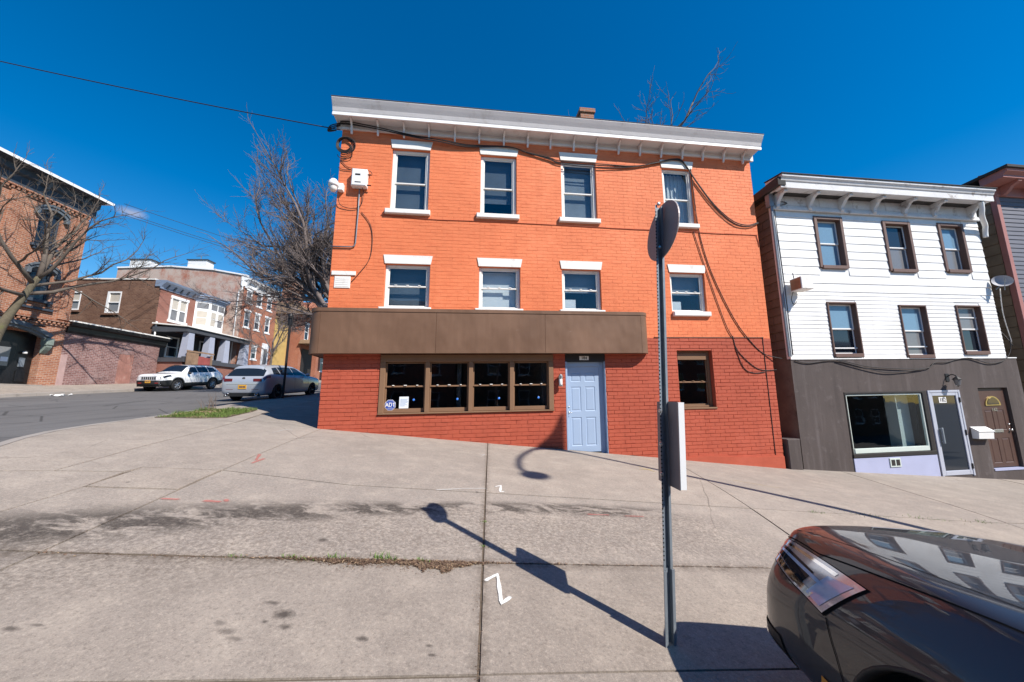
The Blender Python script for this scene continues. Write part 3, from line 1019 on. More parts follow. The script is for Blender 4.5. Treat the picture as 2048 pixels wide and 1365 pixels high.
m.build('leaf_litter', [M['leaf_litter'], M['leaf_pale'], M['soil']], kind='stuff', recalc=False, label='dry leaf litter and grit gathered in the pavement joints', cat='litter')
m = MB()
for cx, cy, n, r, h in ((-1.32, L3(-1.32) + .01, 40, .05, .035), (-0.98, L3(-.98) + .01, 60, .05, .045), (-1.62, L3(-1.62), 40, .05, .03), (-0.72, L3(-.72), 40, .05, .03), (-2.0, L3(-2.0), 25, .05, .02), (5.2, 5.68, 60, .15, .03), (6.3, 5.86, 50, .2, .03), (7.4, 6.02, 50, .2, .03), (4.4, 5.5, 40, .1, .03), (-0.25, 3.4, 16, .02, .02), (-.28, 3.9, 16, .02, .02)):
    for i in range(n):
        x, y = cx + rng.gauss(0, r), cy + rng.gauss(0, r * .25)
        blade(m, x, y, H(x, y) - .01, h * rng.uniform(.5, 1.3), 0, 1.2)
m.build('joint_weeds', M['weed'], kind='stuff', recalc=False, label='small green weeds sprouting from the pavement joints', cat='weeds')
# tree pit with grass at the corner
pit = [(-7.60, 7.82), (-7.80, 8.70), (-8.05, 9.60), (-7.75, 10.1), (-7.05, 10.15), (-6.86, 9.7), (-6.42, 8.25), (-6.75, 7.90)]
slab(pit, M['soil'], 'tree_pit_soil', pv, lift=0.014, gap=0.0)
m = MB()
def inside(poly, x, y):
    c = False
    for (x1, y1), (x2, y2) in zip(poly, poly[1:] + poly[:1]):
        if (y1 > y) != (y2 > y) and x < (x2 - x1) * (y - y1) / (y2 - y1) + x1: c = not c
    return c
cnt = 0
while cnt < 9000:
    x, y = rng.uniform(-8.1, -6.3), rng.uniform(7.8, 10.2)
    if not inside(pit, x, y): continue
    dn = noise.noise(Vector((x * 2.2, y * 2.2, 5)))
    cnt += 1
    if dn < -0.05 and rng.random() < .75:
        if rng.random() < .3: litter(m, x, y, H(x, y) + .02, .025, 1)
        continue
    blade(m, x, y, H(x, y) + .008, rng.uniform(.03, .085) * (1 + dn), 0, 1.0)
for i in range(1100):
    x, y = rng.gauss(-7.45, .16), rng.gauss(8.75, .28)
    if inside(pit, x, y): litter(m, x, y, H(x, y) + .02 + rng.uniform(0, .03), rng.uniform(.015, .035), 1)
m.build('grass_patch', [M['grass'], M['leaf_pale']], kind='stuff', recalc=False, label='patch of rough grass in the tree pit at the corner', cat='grass')
M['twig'] = mk('dry_twig', (0.14, 0.10, 0.075), 0.9, 0.2, 10, 60, 0.2)
m = MB()
for i in range(16):
    a = rng.uniform(0, 6.28); h = rng.uniform(.22, .5)
    b = Vector((-7.62 + rng.gauss(0, .08), 9.25 + rng.gauss(0, .1), 0)); b.z = H(b.x, b.y)
    t = b + Vector((math.cos(a) * .16, math.sin(a) * .16, h))
    m.tube([b, b.lerp(t, .5) + Vector((0, 0, .05)), t], [.006, .005, .002], 4)
m.build('dry_shrub', M['twig'], label='dead leafless shrub stalks standing in the corner grass patch', cat='shrub')
m = MB()
for i in range(9):
    c = Vector((-21.6 + rng.uniform(-.35, .35), 17.5 + rng.uniform(-.2, .2), 0)); c.z = H(c.x, c.y) - ROAD_DROP + rng.uniform(.02, .05)
    n = 7
    vs = [c + Vector((math.cos(6.283 * q / n) * rng.uniform(.06, .16), math.sin(6.283 * q / n) * rng.uniform(.04, .10), rng.uniform(-.05, .06))) for q in range(n)] + [c + Vector((0, 0, .07))]
    m.add(vs, [(q, (q + 1) % n, n) for q in range(n)])
m.build('crumpled_bag', M['white_clean'], recalc=False, label='crumpled white plastic bag lying on the road by the far kerb', cat='bag')
# ================================================================== the orange corner building
FR = Frame(F_O, F_YAW, 0.0183, 0.0, -0.63)
bld = FR.root('corner_building', 'three storey corner building with bright orange painted brick over a red ground floor', 'building')
WID, DEP, TOP = 11.36, 15.0, 6.95
up_x = [(1.24, 2.18), (3.48, 4.43), (5.64, 6.62), (8.56, 9.47)]
mid_x = [(1.23, 2.29), (3.48, 4.52), (5.60, 6.64), (8.57, 9.58)]
OPS = [(a, b, 4.61, 6.29, .16) for a, b in up_x] + [(a, b, 2.12, 3.21, .16) for a, b in mid_x]
OPS += [(1.25, 5.33, -0.37, 1.0, .10), (5.63, 6.66, -1.43, 1.02, .17), (8.61, 9.60, -0.37, 1.10, .22)]
PAINT = 1.42
mb = MB(FR)
y0 = 0.003
wall_with_openings(mb, 0, WID, PAINT, TOP, y0, [o for o in OPS if o[2] > PAINT], mi=0, reveal_mi=0)
wall_with_openings(mb, 0, WID, -2.6, PAINT, y0, [o for o in OPS if o[2] < PAINT], mi=1, reveal_mi=1)
mb.build('front_wall', [M['orange'], M['red']], bld, recalc=False)
mb = MB(FR)
mb.box(-0.0, 0.25, 0.02, DEP, PAINT, TOP, 0); mb.box(WID - .25, WID, 0.02, DEP, PAINT, TOP, 0); mb.box(0.25, WID - .25, DEP - .25, DEP, PAINT, TOP, 0)
mb.box(-0.0, 0.25, 0.02, DEP, -2.6, PAINT, 1); mb.box(WID - .25, WID, 0.02, DEP, -2.6, PAINT, 1); mb.box(0.25, WID - .25, DEP - .25, DEP, -2.6, PAINT, 1)
mb.build('side_and_back_walls', [M['orange'], M['red']], bld)
# rooms behind the windows
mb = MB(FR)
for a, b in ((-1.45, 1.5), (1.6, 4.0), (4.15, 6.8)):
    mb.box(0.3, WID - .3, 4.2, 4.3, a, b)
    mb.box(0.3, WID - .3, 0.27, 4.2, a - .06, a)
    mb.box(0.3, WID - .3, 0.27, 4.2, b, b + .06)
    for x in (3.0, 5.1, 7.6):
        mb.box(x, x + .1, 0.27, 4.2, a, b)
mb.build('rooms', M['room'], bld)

# ---- bricks
rng = random.Random(11)
PITCH, BL = 0.0905, 0.268
def brick_verts(a, b, z0, z1, yf, rnd, c=0.010):
    q = 0.0016 if rnd.random() < .8 else 0.005
    def j(): return rnd.uniform(-.0026, .0026)
    return [(a, y0 + .004, z0), (b, y0 + .004, z0), (b, y0 + .004, z1), (a, y0 + .004, z1),
            (a + q, yf + j() * .4, z0 + c * .8 + j()), (b - q, yf + j() * .4, z0 + c * .8 + j()), (b - q, yf + j() * .4, z1 - c * .5 + j()), (a + q, yf + j() * .4, z1 - c * .5 + j())]
BF = [(4, 5, 6, 7), (0, 1, 5, 4), (1, 2, 6, 5), (2, 3, 7, 6), (3, 0, 4, 7)]
bricks = []
row = 0
z = -2.2
while z + PITCH < TOP - .02:
    z0, z1 = z + .002, z + PITCH - .002
    wav = rng.uniform(-.004, .004)
    cut = sorted([(o[0], o[1]) for o in OPS if o[2] < z1 - .03 and o[3] > z0 + .03])
    spans, x = [], 0.0
    for a, b in cut:
        if a > x: spans.append((x, a))
        x = max(x, b)
    if x < WID: spans.append((x, WID))
    for sa, sb in spans:
        off = (row % 2) * .5 + rng.uniform(-.06, .06)
        k0 = math.floor(sa / BL - off)
        x = (k0 + off) * BL
        while x < sb:
            a, b = max(sa, x) + .001, min(sb, x + BL) - .001
            if b - a > .03:
                p = FR.world((a + b) / 2, 0, (z0 + z1) / 2)
                if p.z > H(p.x, p.y) - 0.12:
                    jz = wav * math.sin(a * .9 + row) + rng.uniform(-.0022, .0022)
                    bricks.append((a, b, z0 + jz, z1 + jz, abs(b - a - BL + .002) < .001, p.length))
            x += BL
    z += PITCH
    row += 1
# the closest whole bricks of the red ground floor become single pieces
near = sorted([b for b in bricks if b[4] and b[3] < PAINT], key=lambda b: b[5])[:296]
nearset = {(b[0], b[2]) for b in near}
protos = []
for i in range(8):
    vs = brick_verts(0, BL - .002, 0, PITCH - .004, -.0075 + rng.uniform(-.003, .003), rng)
    me = bpy.data.meshes.new('brick'); me.from_pydata(vs, [], BF); me.materials.append(M['red'])
    protos.append(me)
for b in near:
    o = bpy.data.objects.new('brick', rng.choice(protos))
    COL.objects.link(o); o.parent = bld
    o.location = (b[0], rng.uniform(-.0015, .0015), b[2] + FR.k * b[0] - FR.zr)
    o.rotation_euler = (0, -math.atan(FR.k), 0)
mb = MB(FR)
for b in bricks:
    if (b[0], b[2]) in nearset: continue
    up_ = b[2] >= PAINT - .03
    mb.add(brick_verts(b[0], b[1], b[2], b[3], -.0008 + rng.uniform(-.0012, .0012) if up_ else -.0075 + rng.uniform(-.003, .003), rng, .005 if up_ else .010), BF, 0 if up_ else 1)
mb.build('brickwork', [M['orange'], M['red']], bld, recalc=False, kind='stuff')

# ---- plinth at the low end
mb = MB(FR)
pts = [(7.3, -1.60), (8.4, -1.60), (9.2, -1.55), (10.2, -1.62), (11.33, -1.64)]
for (xa, za), (xb, zb) in zip(pts, pts[1:]):
    mb.prism([(xa, -2.6), (xb, -2.6), (xb, zb), (xa, za)], -.055, -.004, 'y')
    mb.prism([(xa, za), (xb, zb), (xb, zb + .03), (xa, za + .03)], -.03, -.004, 'y')
mb.build('plinth', M['red'], bld)

M['blind_grey'] = mk('blue_grey_blind_reflection', (0.105, 0.125, 0.150), 0.8, 0.25, 1.5, 60, 0.2)  # blinds whose tone also carries the pale reflection on the upper panes
M['blind_pale'] = mk('pale_blind_reflection', (0.22, 0.245, 0.27), 0.8, 0.3, 1.2, 60, 0.2)
# ---- windows
def dh_window(root, fr, x0, x1, z0, z1, y, frame_mat, fw=0.055, top=0.05, meet=None, glass=None, locks=False, depth=.05, sash=0.035):
    """double hung sash window: outer frame with two sashes, panes as pieces of it"""
    mb = MB(fr)
    meet = meet if meet is not None else (z0 + z1) / 2
    mb.bev(x0, x0 + fw, y - .03, y + depth, z0, z1, .006); mb.bev(x1 - fw, x1, y - .03, y + depth, z0, z1, .006)
    mb.bev(x0 + fw, x1 - fw, y - .03, y + depth, z1 - top, z1, .006); mb.bev(x0 + fw, x1 - fw, y - .03, y + depth, z0, z0 + top, .006)
    a, b = x0 + fw, x1 - fw
    # upper sash (outer), lower sash (inner)
    for (c, d, yy) in ((meet - .02, z1 - top, y), (z0 + top, meet + .02, y + .028)):
        mb.bev(a, a + sash, yy, yy + .026, c, d, .004); mb.bev(b - sash, b, yy, yy + .026, c, d, .004)
        mb.bev(a + sash, b - sash, yy, yy + .026, c, c + sash, .004); mb.bev(a + sash, b - sash, yy, yy + .026, d - sash, d, .004)
    if locks:
        for t in (.2, .5, .8):
            x = a + (b - a) * t
            mb.box(x - .03, x + .03, y - .012, y + .012, meet + .016, meet + .034)
    w = mb.build('window', frame_mat, root)
    for (c, d, yy) in ((meet - .02, z1 - top, y + .014), (z0 + top, meet + .02, y + .042)):
        p = MB(fr)
        p.box(a + sash - .004, b - sash + .004, yy, yy + .004, c + sash - .004, d - sash + .004)
        p.build('pane', glass or M['glass'], w)
    return w
wins = []
for (a, b) in up_x:
    w = dh_window(bld, FR, a + .004, b - .004, 4.614, 6.286, .095, M['white_trim'], .075, .05, 5.40)
    wins.append(w)
    m = MB(FR); m.prism([(a - .05, 6.53), (b + .06, 6.53), (b + .005, 6.30), (a - .005, 6.30)], -.022, .12, 'y'); m.build('lintel', M['white_trim'], bld)
    m = MB(FR); m.bev(a - .09, b + .06, -.085, .10, 4.49, 4.613, .014); m.build('sill', M['white_trim'], bld)
    m = MB(FR)
    for k_ in range(24):
        xx = a + (b - a) * k_ / 23
        m.add([(xx - .02, .30 + .02 * math.sin(k_ * 2.1), 4.62), (xx + .025, .30 + .02 * math.sin(k_ * 2.1 + 1), 4.62), (xx + .025, .30 + .02 * math.sin(k_ * 2.1 + 1), 6.28), (xx - .02, .30 + .02 * math.sin(k_ * 2.1), 6.28)], [(0, 1, 2, 3)])
    if a > 8:
        m.build('net_curtain', M['curtain'], bld)
    else:
        m = MB(FR); cut = (4.62, 5.05, 4.62)[up_x.index((a, b))]
        m.box(a + .02, b - .02, .24, .246, cut, 6.28); m.build('blind_with_reflection', M['blind_grey'] if a != up_x[2][0] else M['blind_pale'], bld)  # blind toned partly for the reflection on its glass
for i, (a, b) in enumerate(mid_x):
    w = dh_window(bld, FR, a + .004, b - .004, 2.124, 3.206, .095, M['white_trim'], .06, .045, 2.68, locks=True)
    m = MB(FR); m.prism([(a - .05, 3.43), (b + .05, 3.43), (b + .01, 3.215), (a - .01, 3.215)], -.022, .12, 'y'); m.build('lintel', M['white_trim'], bld)
    m = MB(FR); m.bev(a - (.09 if i != 3 else -.01), b + .06, -.085, .10, 2.0, 2.122, .014); m.build('sill', M['white_trim'], bld)
    if i != 1:
        m = MB(FR); m.box(a + .02, b - .02, .27, .276, 2.13 if i == 0 else 2.66, 3.20); m.build('blind_with_reflection', M['blind_grey'] if i == 0 else M['blind_pale'], bld)
    if i >= 1:
        m = MB(FR)
        if i == 1: m.box(a + .1, a + .62, .22, .24, 2.16, 2.62); m.box(a + .1, b - .1, .26, .262, 2.16, 3.15)
        else: m.box(a + .09, a + .42, .24, .5, 2.17, 2.47)
        m.build('air_conditioner' if i > 1 else 'window_card', M['white_clean'], bld)
# shop window of four brown sashes
gx = [1.25, 2.325, 3.325, 4.30, 5.33]
sw = MB(FR)
sw.bev(1.255, 5.325, -.035, .09, .83, .998, .01)
sw.bev(1.255, 5.325, -.05, .09, -.368, -.335, .008)
for x in gx:
    wv = .05 if 1.3 < x < 5.3 else .06
    xx = min(max(x, 1.255 + wv), 5.325 - wv)
    sw.bev(xx - wv, xx + wv, -.03, .09, -.335, .83, .008)
shop = sw.build('shop_window', M['brown_frame'], bld)
for a, b in zip(gx, gx[1:]):
    a2 = a + (.052 if a > 1.3 else .125); b2 = b - (.052 if b < 5.3 else .125)
    s = MB(FR)
    me_ = .265
    for (c, d, yy) in ((me_ - .02, .825, .04), (-.33, me_ + .015, .066)):
        bt = .09 if c < 0 else .035
        s.bev(a2, a2 + .03, yy, yy + .024, c, d, .004); s.bev(b2 - .03, b2, yy, yy + .024, c, d, .004)
        s.bev(a2 + .03, b2 - .03, yy, yy + .024, c, c + bt, .004); s.bev(a2 + .03, b2 - .03, yy, yy + .024, d - .03, d, .004)
    so = s.build('sash', M['brown_frame'], shop)
    p = MB(FR); p.box(a2 + .028, b2 - .028, .052, .056, me_ + .012, .797); p.build('pane', M['glass'], shop)
    p = MB(FR); p.box(a2 + .028, b2 - .028, .078, .082, -.243, me_ - .012); p.build('pane', M['glass'], shop)
    s = MB(FR)
    for t, w2 in ((.2, .022), (.5, .032), (.8, .022)):
        x = a2 + (b2 - a2) * t
        s.bev(x - w2, x + w2, .018, .06, me_ + .012, me_ + .030, .004)
    s.build('sash_lock', M['white_trim'], shop)
    s = MB(FR); s.lathe([(0, -.004), (.02, -.003), (.026, 0)], (a2 + .72 * (b2 - a2), .074, -.045), 14, 'y'); s.build('sensor_light', mk_plain('blue_sensor_%d' % int(a * 10), (.05, .22, .75), .3), shop)
# stickers on the first sash
M['adt_blue'] = mk_plain('sticker_blue', (.006, .05, .34), .5, 0, .2)
M['paper'] = mk('white_paper', (.72, .76, .80), .7, .05, 9, 60, .05)
M['ink_blue'] = mk('pale_blue_ink', (.30, .38, .50), .7, .1, 9, 60, 0)
def octagon(cx, cz, r):
    return [(cx + r * math.cos(RAD(22.5 + 45 * q)), cz + r * math.sin(RAD(22.5 + 45 * q))) for q in range(8)]
ax, az = 1.505, -.155
m = MB(FR)
m.prism(octagon(ax, az, .128), .0655, .067, 'y', 1); m.prism(octagon(ax, az, .121), .0640, .0654, 'y', 0)
m.prism(octagon(ax, az, .109), .0632, .0639, 'y', 1); m.prism(octagon(ax, az, .105), .0622, .0631, 'y', 0)
put_text(m, 'ADT', .125, ax, .0605, az, 0.86, 1, .006)
m.box(ax - .04, ax + .04, .0610, .0617, az + .062, az + .068, 1); m.box(ax - .055, ax + .055, .0610, .0617, az - .072, az - .064, 1)
m.build('security_sticker', [M['adt_blue'], M['white_clean']], shop, label='blue octagonal security sticker with white ADT letters', recalc=False)
m = MB(FR)
m.box(1.70, 1.91, .070, .0715, -.235, .03, 0)
for q, (z_, w_2) in enumerate(((-.03, .16), (-.055, .15), (-.08, .17), (-.105, .16), (-.13, .12), (-.155, .15), (-.18, .10))):
    m.box(1.725, 1.725 + w_2, .0690, .0699, z_ - .006, z_ + .006, 1)
m.build('window_notice', [M['paper'], M['ink_blue']], shop, label='white paper notice taped inside the first shop window')
# right ground floor window
w = dh_window(bld, FR, 8.615, 9.595, -.365, 1.095, .15, M['brown_frame'], .06, .05, .285, locks=True)
m = MB(FR); m.bev(8.68, 9.53, .105, .15, .86, 1.04, .006); m.build('head_panel', M['brown_frame'], bld)
m = MB(FR); m.bev(8.60, 9.61, -.03, .16, -.41, -.367, .008); m.build('sill', M['brown_frame'], bld)
# door
m = MB(FR)
m.box(5.634, 6.656, -.005, .16, .822, 1.016); m.build('transom_board', M['dark_wood'], bld)
m = MB(FR)
m.bev(5.632, 5.68, .0, .165, -1.42, .818, .006); m.bev(6.53, 6.642, .115, .168, -1.42, .818, .006); m.bev(5.68, 6.53, .085, .168, .70, .818, .006)
m.box(6.644, 6.656, .0, .168, -1.42, .818)
m.build('door_frame', M['blue_door'], bld)
def panel_door(root, fr, x0, x1, z0, z1, y, mat, name='door', rows=((.07, .40), (.47, .76), (.82, .94)), cols=((.13, .44), (.56, .87)), gl=None):
    m = MB(fr)
    m.box(x0, x1, y + .012, y + .045, z0, z1)
    W_, Hh = x1 - x0, z1 - z0
    xs = sorted({0, 1, *[v for c in cols for v in c]}); zs = sorted({0, 1, *[v for r in rows for v in r]})
    for i in range(len(xs) - 1):
        for j in range(len(zs) - 1):
            cx, cz = (xs[i] + xs[i + 1]) / 2, (zs[j] + zs[j + 1]) / 2
            ispan = any(c[0] < cx < c[1] for c in cols) and any(r[0] < cz < r[1] for r in rows)
            A, B_, C_, D_ = x0 + xs[i] * W_, x0 + xs[i + 1] * W_, z0 + zs[j] * Hh, z0 + zs[j + 1] * Hh
            if not ispan:
                m.add([(A, y, C_), (B_, y, C_), (B_, y, D_), (A, y, D_)], [(0, 1, 2, 3)])
            else:
                g = .018
                q = [(A, y, C_), (B_, y, C_), (B_, y, D_), (A, y, D_)]
                q2 = [(A + g, y + .011, C_ + g), (B_ - g, y + .011, C_ + g), (B_ - g, y + .011, D_ - g), (A + g, y + .011, D_ - g)]
                g2 = g + .03
                q3 = [(A + g2, y + .003, C_ + g2), (B_ - g2, y + .003, C_ + g2), (B_ - g2, y + .003, D_ - g2), (A + g2, y + .003, D_ - g2)]
                m.add(q + q2 + q3, [(k_, (k_ + 1) % 4, 4 + (k_ + 1) % 4, 4 + k_) for k_ in range(4)] + [(4 + k_, 4 + (k_ + 1) % 4, 8 + (k_ + 1) % 4, 8 + k_) for k_ in range(4)] + [(8, 9, 10, 11)])
    return m.build(name, mat, root, recalc=False)
leaf = panel_door(bld, FR, 5.683, 6.527, -1.365, .697, .125, M['blue_door'])
m = MB(FR); m.lathe([(0, -.05), (.022, -.048), (.026, -.03), (.012, -.015), (.026, -.004), (.028, 0)], (5.735, .125, -.42), 14, 'y'); m.lathe([(0, -.02), (.02, -.018), (.022, 0)], (5.735, .125, -.28), 12, 'y'); m.tube([(5.735, .06, -.42), (5.80, .055, -.425)], .009, 6); m.build('handle', M['steel'], leaf, smooth=True)
m = MB(FR); m.bev(5.63, 6.66, .0, .17, -1.455, -1.41, .008); m.build('threshold', M['white_clean'], bld)
m = MB(FR); m.box(5.995, 6.235, -.012, -.006, .855, .952, 1); put_text(m, '184', .10, 6.115, -.0135, .902, 1.0, 0, .003)
m.build('house_number', [M['dark_wood'], M['white_trim']], bld, label='small plate reading 184 above the blue door', recalc=False)
# ---- metal fascia over the shop
def path_wall(mb, pts, z0, z1, th=.012, mi=0):
    """upright sheet following a plan line"""
    n = len(pts)
    P = [Vector(p) for p in pts]
    inn = []
    for i in range(n):
        t = (P[min(n - 1, i + 1)] - P[max(0, i - 1)]).normalized()
        inn.append(P[i] + Vector((-t.y, t.x)) * th)
    vs = [(p.x, p.y, z0) for p in P] + [(p.x, p.y, z1) for p in P] + [(p.x, p.y, z0) for p in inn] + [(p.x, p.y, z1) for p in inn]
    fs = []
    for i in range(n - 1):
        fs += [(i, i + 1, n + i + 1, n + i), (2 * n + i, 3 * n + i, 3 * n + i + 1, 2 * n + i + 1), (n + i, n + i + 1, 3 * n + i + 1, 3 * n + i), (i, 2 * n + i, 2 * n + i + 1, i + 1)]
    fs += [(0, n, 3 * n, 2 * n), (n - 1, 3 * n - 1, 4 * n - 1, 2 * n - 1)]
    mb.add(vs, fs, mi)
AY = -.26
arcL = [(-.30 + .26 - .26 * math.cos(a), -.0 - .26 * math.sin(a)) for a in [math.pi / 2 * q / 10 for q in range(11)]]
arcR = [(7.54 + .24 * math.sin(a), -.02 - .24 * math.cos(a)) for a in [math.pi / 2 * q / 10 for q in range(11)]]
fas = MB(FR)
full = [(-.30, 3.0)] + arcL + [(7.54, AY)] + arcR
path_wall(fas, [(x, y) for x, y in [(-.312, 3.0)] + [(x - .012 * (1 if x < 0 else 0), y - .012) for x, y in arcL] + [(7.54, AY - .012)] + [(x + .008, y - .008) for x, y in arcR]], 1.955, 2.035, .03)
poly = [(-.285, 3.0)] + [(x + .012, y + .012) for x, y in arcL] + [(7.53, AY + .014)] + [(x - .012, y + .012) for x, y in arcR] + [(7.76, .004), (-.004, .004), (-.004, 3.0)]
fas.prism(poly, 1.012, 1.035, 'z'); fas.prism(poly, 2.0, 2.022, 'z')
awn = fas.build('shop_fascia', M['brown_metal'], bld)
for pts in ([(-.30, 3.0), (-.30, .003)], arcL, [(-.035, AY), (2.50, AY)], [(2.506, AY), (5.08, AY)], [(5.086, AY), (7.535, AY)], arcR):
    m = MB(FR); path_wall(m, pts, 1.0, 1.957, .01)
    smooth_by_angle(m.build('fascia_panel', M['brown_metal'], awn))
# ---- cornice
prof = [(0.02, 6.70), (-.03, 6.70), (-.03, 6.88), (-.29, 6.90), (-.30, 6.845), (-.325, 6.845), (-.33, 6.925), (-.345, 6.95), (-.375, 7.03), (-.43, 7.12), (-.475, 7.20), (-.475, 7.215), (0.02, 7.23)]
m = MB(FR)
m.prism([(y, z) for y, z in prof], -.14, WID + .10, 'x')
m.build('cornice', M['cornice'], bld)
m = MB(FR); m.bev(-.145, WID + .11, -.345, -.328, 6.84, 6.92, .004); m.build('cornice_strip', M['cornice_strip'], bld)
m = MB(FR); m.bev(0.0, WID, -.05, -.032, 6.70, 6.76, .006); m.build('frieze_board', M['cornice'], bld)
for x in (0.25, 0.88, 1.52, 2.14, 2.8, 3.43, 4.08, 4.72, 5.34, 5.99, 6.63, 7.27, 7.9, 8.53, 9.17, 9.8, 10.45, 11.07):
    m = MB(FR)
    sc = [(-.052, 6.89), (-.25, 6.89), (-.255, 6.86), (-.20, 6.83), (-.135, 6.76), (-.105, 6.66), (-.095, 6.58), (-.07, 6.555), (-.052, 6.56)]
    m.prism(sc, x - .022, x + .022, 'x')
    m.build('bracket', M['cornice'], bld)
m = MB(FR); m.box(-.15, WID + .11, -.48, .03, 7.216, 7.24); m.build('roof_edge', M['roofing'], bld)
m = MB(FR); m.box(-.1, WID + .08, 0.0, DEP + .1, 7.0, 7.215); m.build('roof', M['roofing'], bld)
M['chimney'] = mk_brick('chimney_brick', (.30, .11, .06), (.38, .17, .10), (.3, .26, .22))
m = MB(FR); m.box(6.79, 7.24, 1.5, 1.95, 7.2, 9.40, 0); m.box(6.75, 7.28, 1.46, 1.99, 9.22, 9.36, 0); m.build('chimney', M['chimney'], bld)

# ---- fixtures on the front
def facade_tube(pts, r, d=-.02, n=6, fr=None):
    fr = fr or FR
    out = []
    for p in pts:
        out.append(fr.world(p[0], p[2] if len(p) > 2 else d, p[1]))
    return out
def spline(pts, n=6):
    P = [Vector(p) for p in pts]
    out = []
    for i in range(len(P) - 1):
        p0, p1, p2, p3 = P[max(0, i - 1)], P[i], P[i + 1], P[min(len(P) - 1, i + 2)]
        for k in range(n):
            t = k / n
            out.append(0.5 * ((2 * p1) + (-p0 + p2) * t + (2 * p0 - 5 * p1 + 4 * p2 - p3) * t * t + (-p0 + 3 * p1 - 3 * p2 + p3) * t ** 3))
    out.append(P[-1])
    return out
M['cable'] = mk('black_cable', (0.022, 0.018, 0.018), 0.6, 0.2, 8, 60, 0)
M['cable_orange'] = mk('painted_over_cable', (0.36, 0.07, 0.03), 0.7, 0.2, 8, 60, 0)
def cable(name, paths, r, label, mat=None, d=-.02, fr=None, cat='cable', group='cables on the house fronts'):
    m = MB()
    for pts in paths:
        m.tube(spline(facade_tube(pts, r, d, fr=fr), 5), r, 5)
    return m.build(name, mat or M['cable'], smooth=True, label=label, cat=cat, group=group)
run1 = [(-.04, 6.85, -.06), (.25, 6.80, -.11), (.93, 6.71, -.11), (1.71, 6.61, -.10), (2.47, 6.56, -.10), (3.15, 6.51, -.05), (4.20, 6.55, -.05), (4.70, 6.43, -.03), (5.34, 6.29, -.03), (5.63, 6.21, -.03), (6.63, 6.20, -.04), (7.70, 6.25, -.03), (8.45, 6.44, -.03), (8.93, 6.57, -.04), (9.21, 6.51, -.04), (9.55, 5.96, -.04), (10.05, 5.26, -.03), (10.57, 4.79, -.03), (11.02, 4.67, -.03), (11.38, 4.77, -.03)]
run1b = [(x, z - .04 + .03 * math.sin(x * 1.7), (d - .012)) for x, z, d in run1]
run1c = [(x, z + .035 * math.sin(x * 1.1 + 1), d - .02) for x, z, d in run1[:15]]
cable('cable_bundle', [run1, run1b, run1c], .0135, 'thick black cable bundle sagging under the cornice brackets of the orange building')
cable('drop_cable', [[(9.44, 6.32), (9.47, 5.5), (9.50, 4.73), (9.60, 3.98), (9.84, 3.09), (10.32, 1.97), (10.73, 1.36), (11.11, 1.00), (11.55, 0.86, -.1)]], .012, 'black cable dropping from the top right window to the white house')
cable('drop_cable', [[(9.36, 4.40), (9.64, 3.29), (10.04, 1.87), (10.24, 1.42), (10.30, 1.17), (10.50, .90), (10.91, .59), (11.43, .57)], [(10.24, 1.48), (10.30, 1.10), (10.47, .63), (10.75, .49), (11.09, .52)]], .010, 'pair of black cables looping down beside the right ground floor window')
cable('belt_cable', [[(1.06, 4.46), (2.21, 4.40), (3.40, 4.41), (5.31, 4.41), (7.49, 4.39), (8.87, 4.40), (9.97, 4.38), (11.2, 4.39), (11.30, 4.33), (11.35, 4.05)]], .009, 'thin cable running level below the top floor sills', M['cable_orange'], -.012)
cable('corner_cable', [[(8.0, 1.43), (9.6, 1.435), (11.0, 1.44), (11.12, 1.43), (11.12, 1.2), (11.12, -.2), (11.12, -1.62)]], .010, 'dark cable along the paint line and down the right corner', None, -.014)
m = MB()
c0 = FR.world(.10, -.05, 6.27)
for k_ in range(5):
    rr = .155 + .018 * k_
    ring = [FR.world(.10 + rr * math.cos(a) + .01 * k_, -.04 - .012 * k_ + .01 * math.sin(3 * a + k_), 6.27 + rr * 1.0 * math.sin(a) - .012 * k_) for a in [6.2832 * q / 28 for q in range(29)]]
    m.tube(ring, .011, 5, cap=False)
ring = [FR.world(.12 + .17 * math.cos(a), -.04, 5.98 + .10 * math.sin(a)) for a in [3.1 + 3.3 * q / 14 for q in range(15)]]
m.tube(ring, .009, 5)
m.build('cable_coil', M['cable'], smooth=True, label='coil of spare black cable hung at the top left corner', cat='cable coil')
bx = empty('junction_box', FR.world(.53, 0, 5.11), F_YAW, 'white cable junction box on the orange wall at upper left', 'junction box')
m = MB(); m.bev(-.18, .18, -.17, -.02, .0, .45, .02); m.box(-.14, .14, -.02, .0, .05, .40); o_ = m.build('case', M['white_clean'], bx)
m = MB(); m.box(-.09, .03, -.175, -.171, .27, .31); m.box(-.09, .05, -.175, -.171, .08, .10); m.tube([(.18, -.1, .34), (.27, -.1, .34)], .016, 6); m.tube([(.18, -.1, .06), (.27, -.1, .06)], .016, 6); m.build('connector', M['black'], bx)
cm = empty('security_camera', FR.world(.02, -.02, 5.0), F_YAW, 'white dome security camera on the left corner of the orange wall', 'camera')
m = MB(); m.lathe([(0, .24), (.06, .23), (.105, .17), (.12, .10), (.115, .06), (.09, .05), (0, .05)], (-.06, -.14, 0), 18); m.build('hood', M['white_clean'], cm, smooth=True)
m = MB(); m.lathe([(.09, .05), (.085, -.02), (.055, -.07), (0, -.085)], (-.06, -.14, 0), 16); m.build('dome', M['white_trim'], cm, smooth=True)
m = MB(); m.bev(.02, .14, -.10, .02, .0, .18, .01); m.build('mount', M['white_clean'], cm)
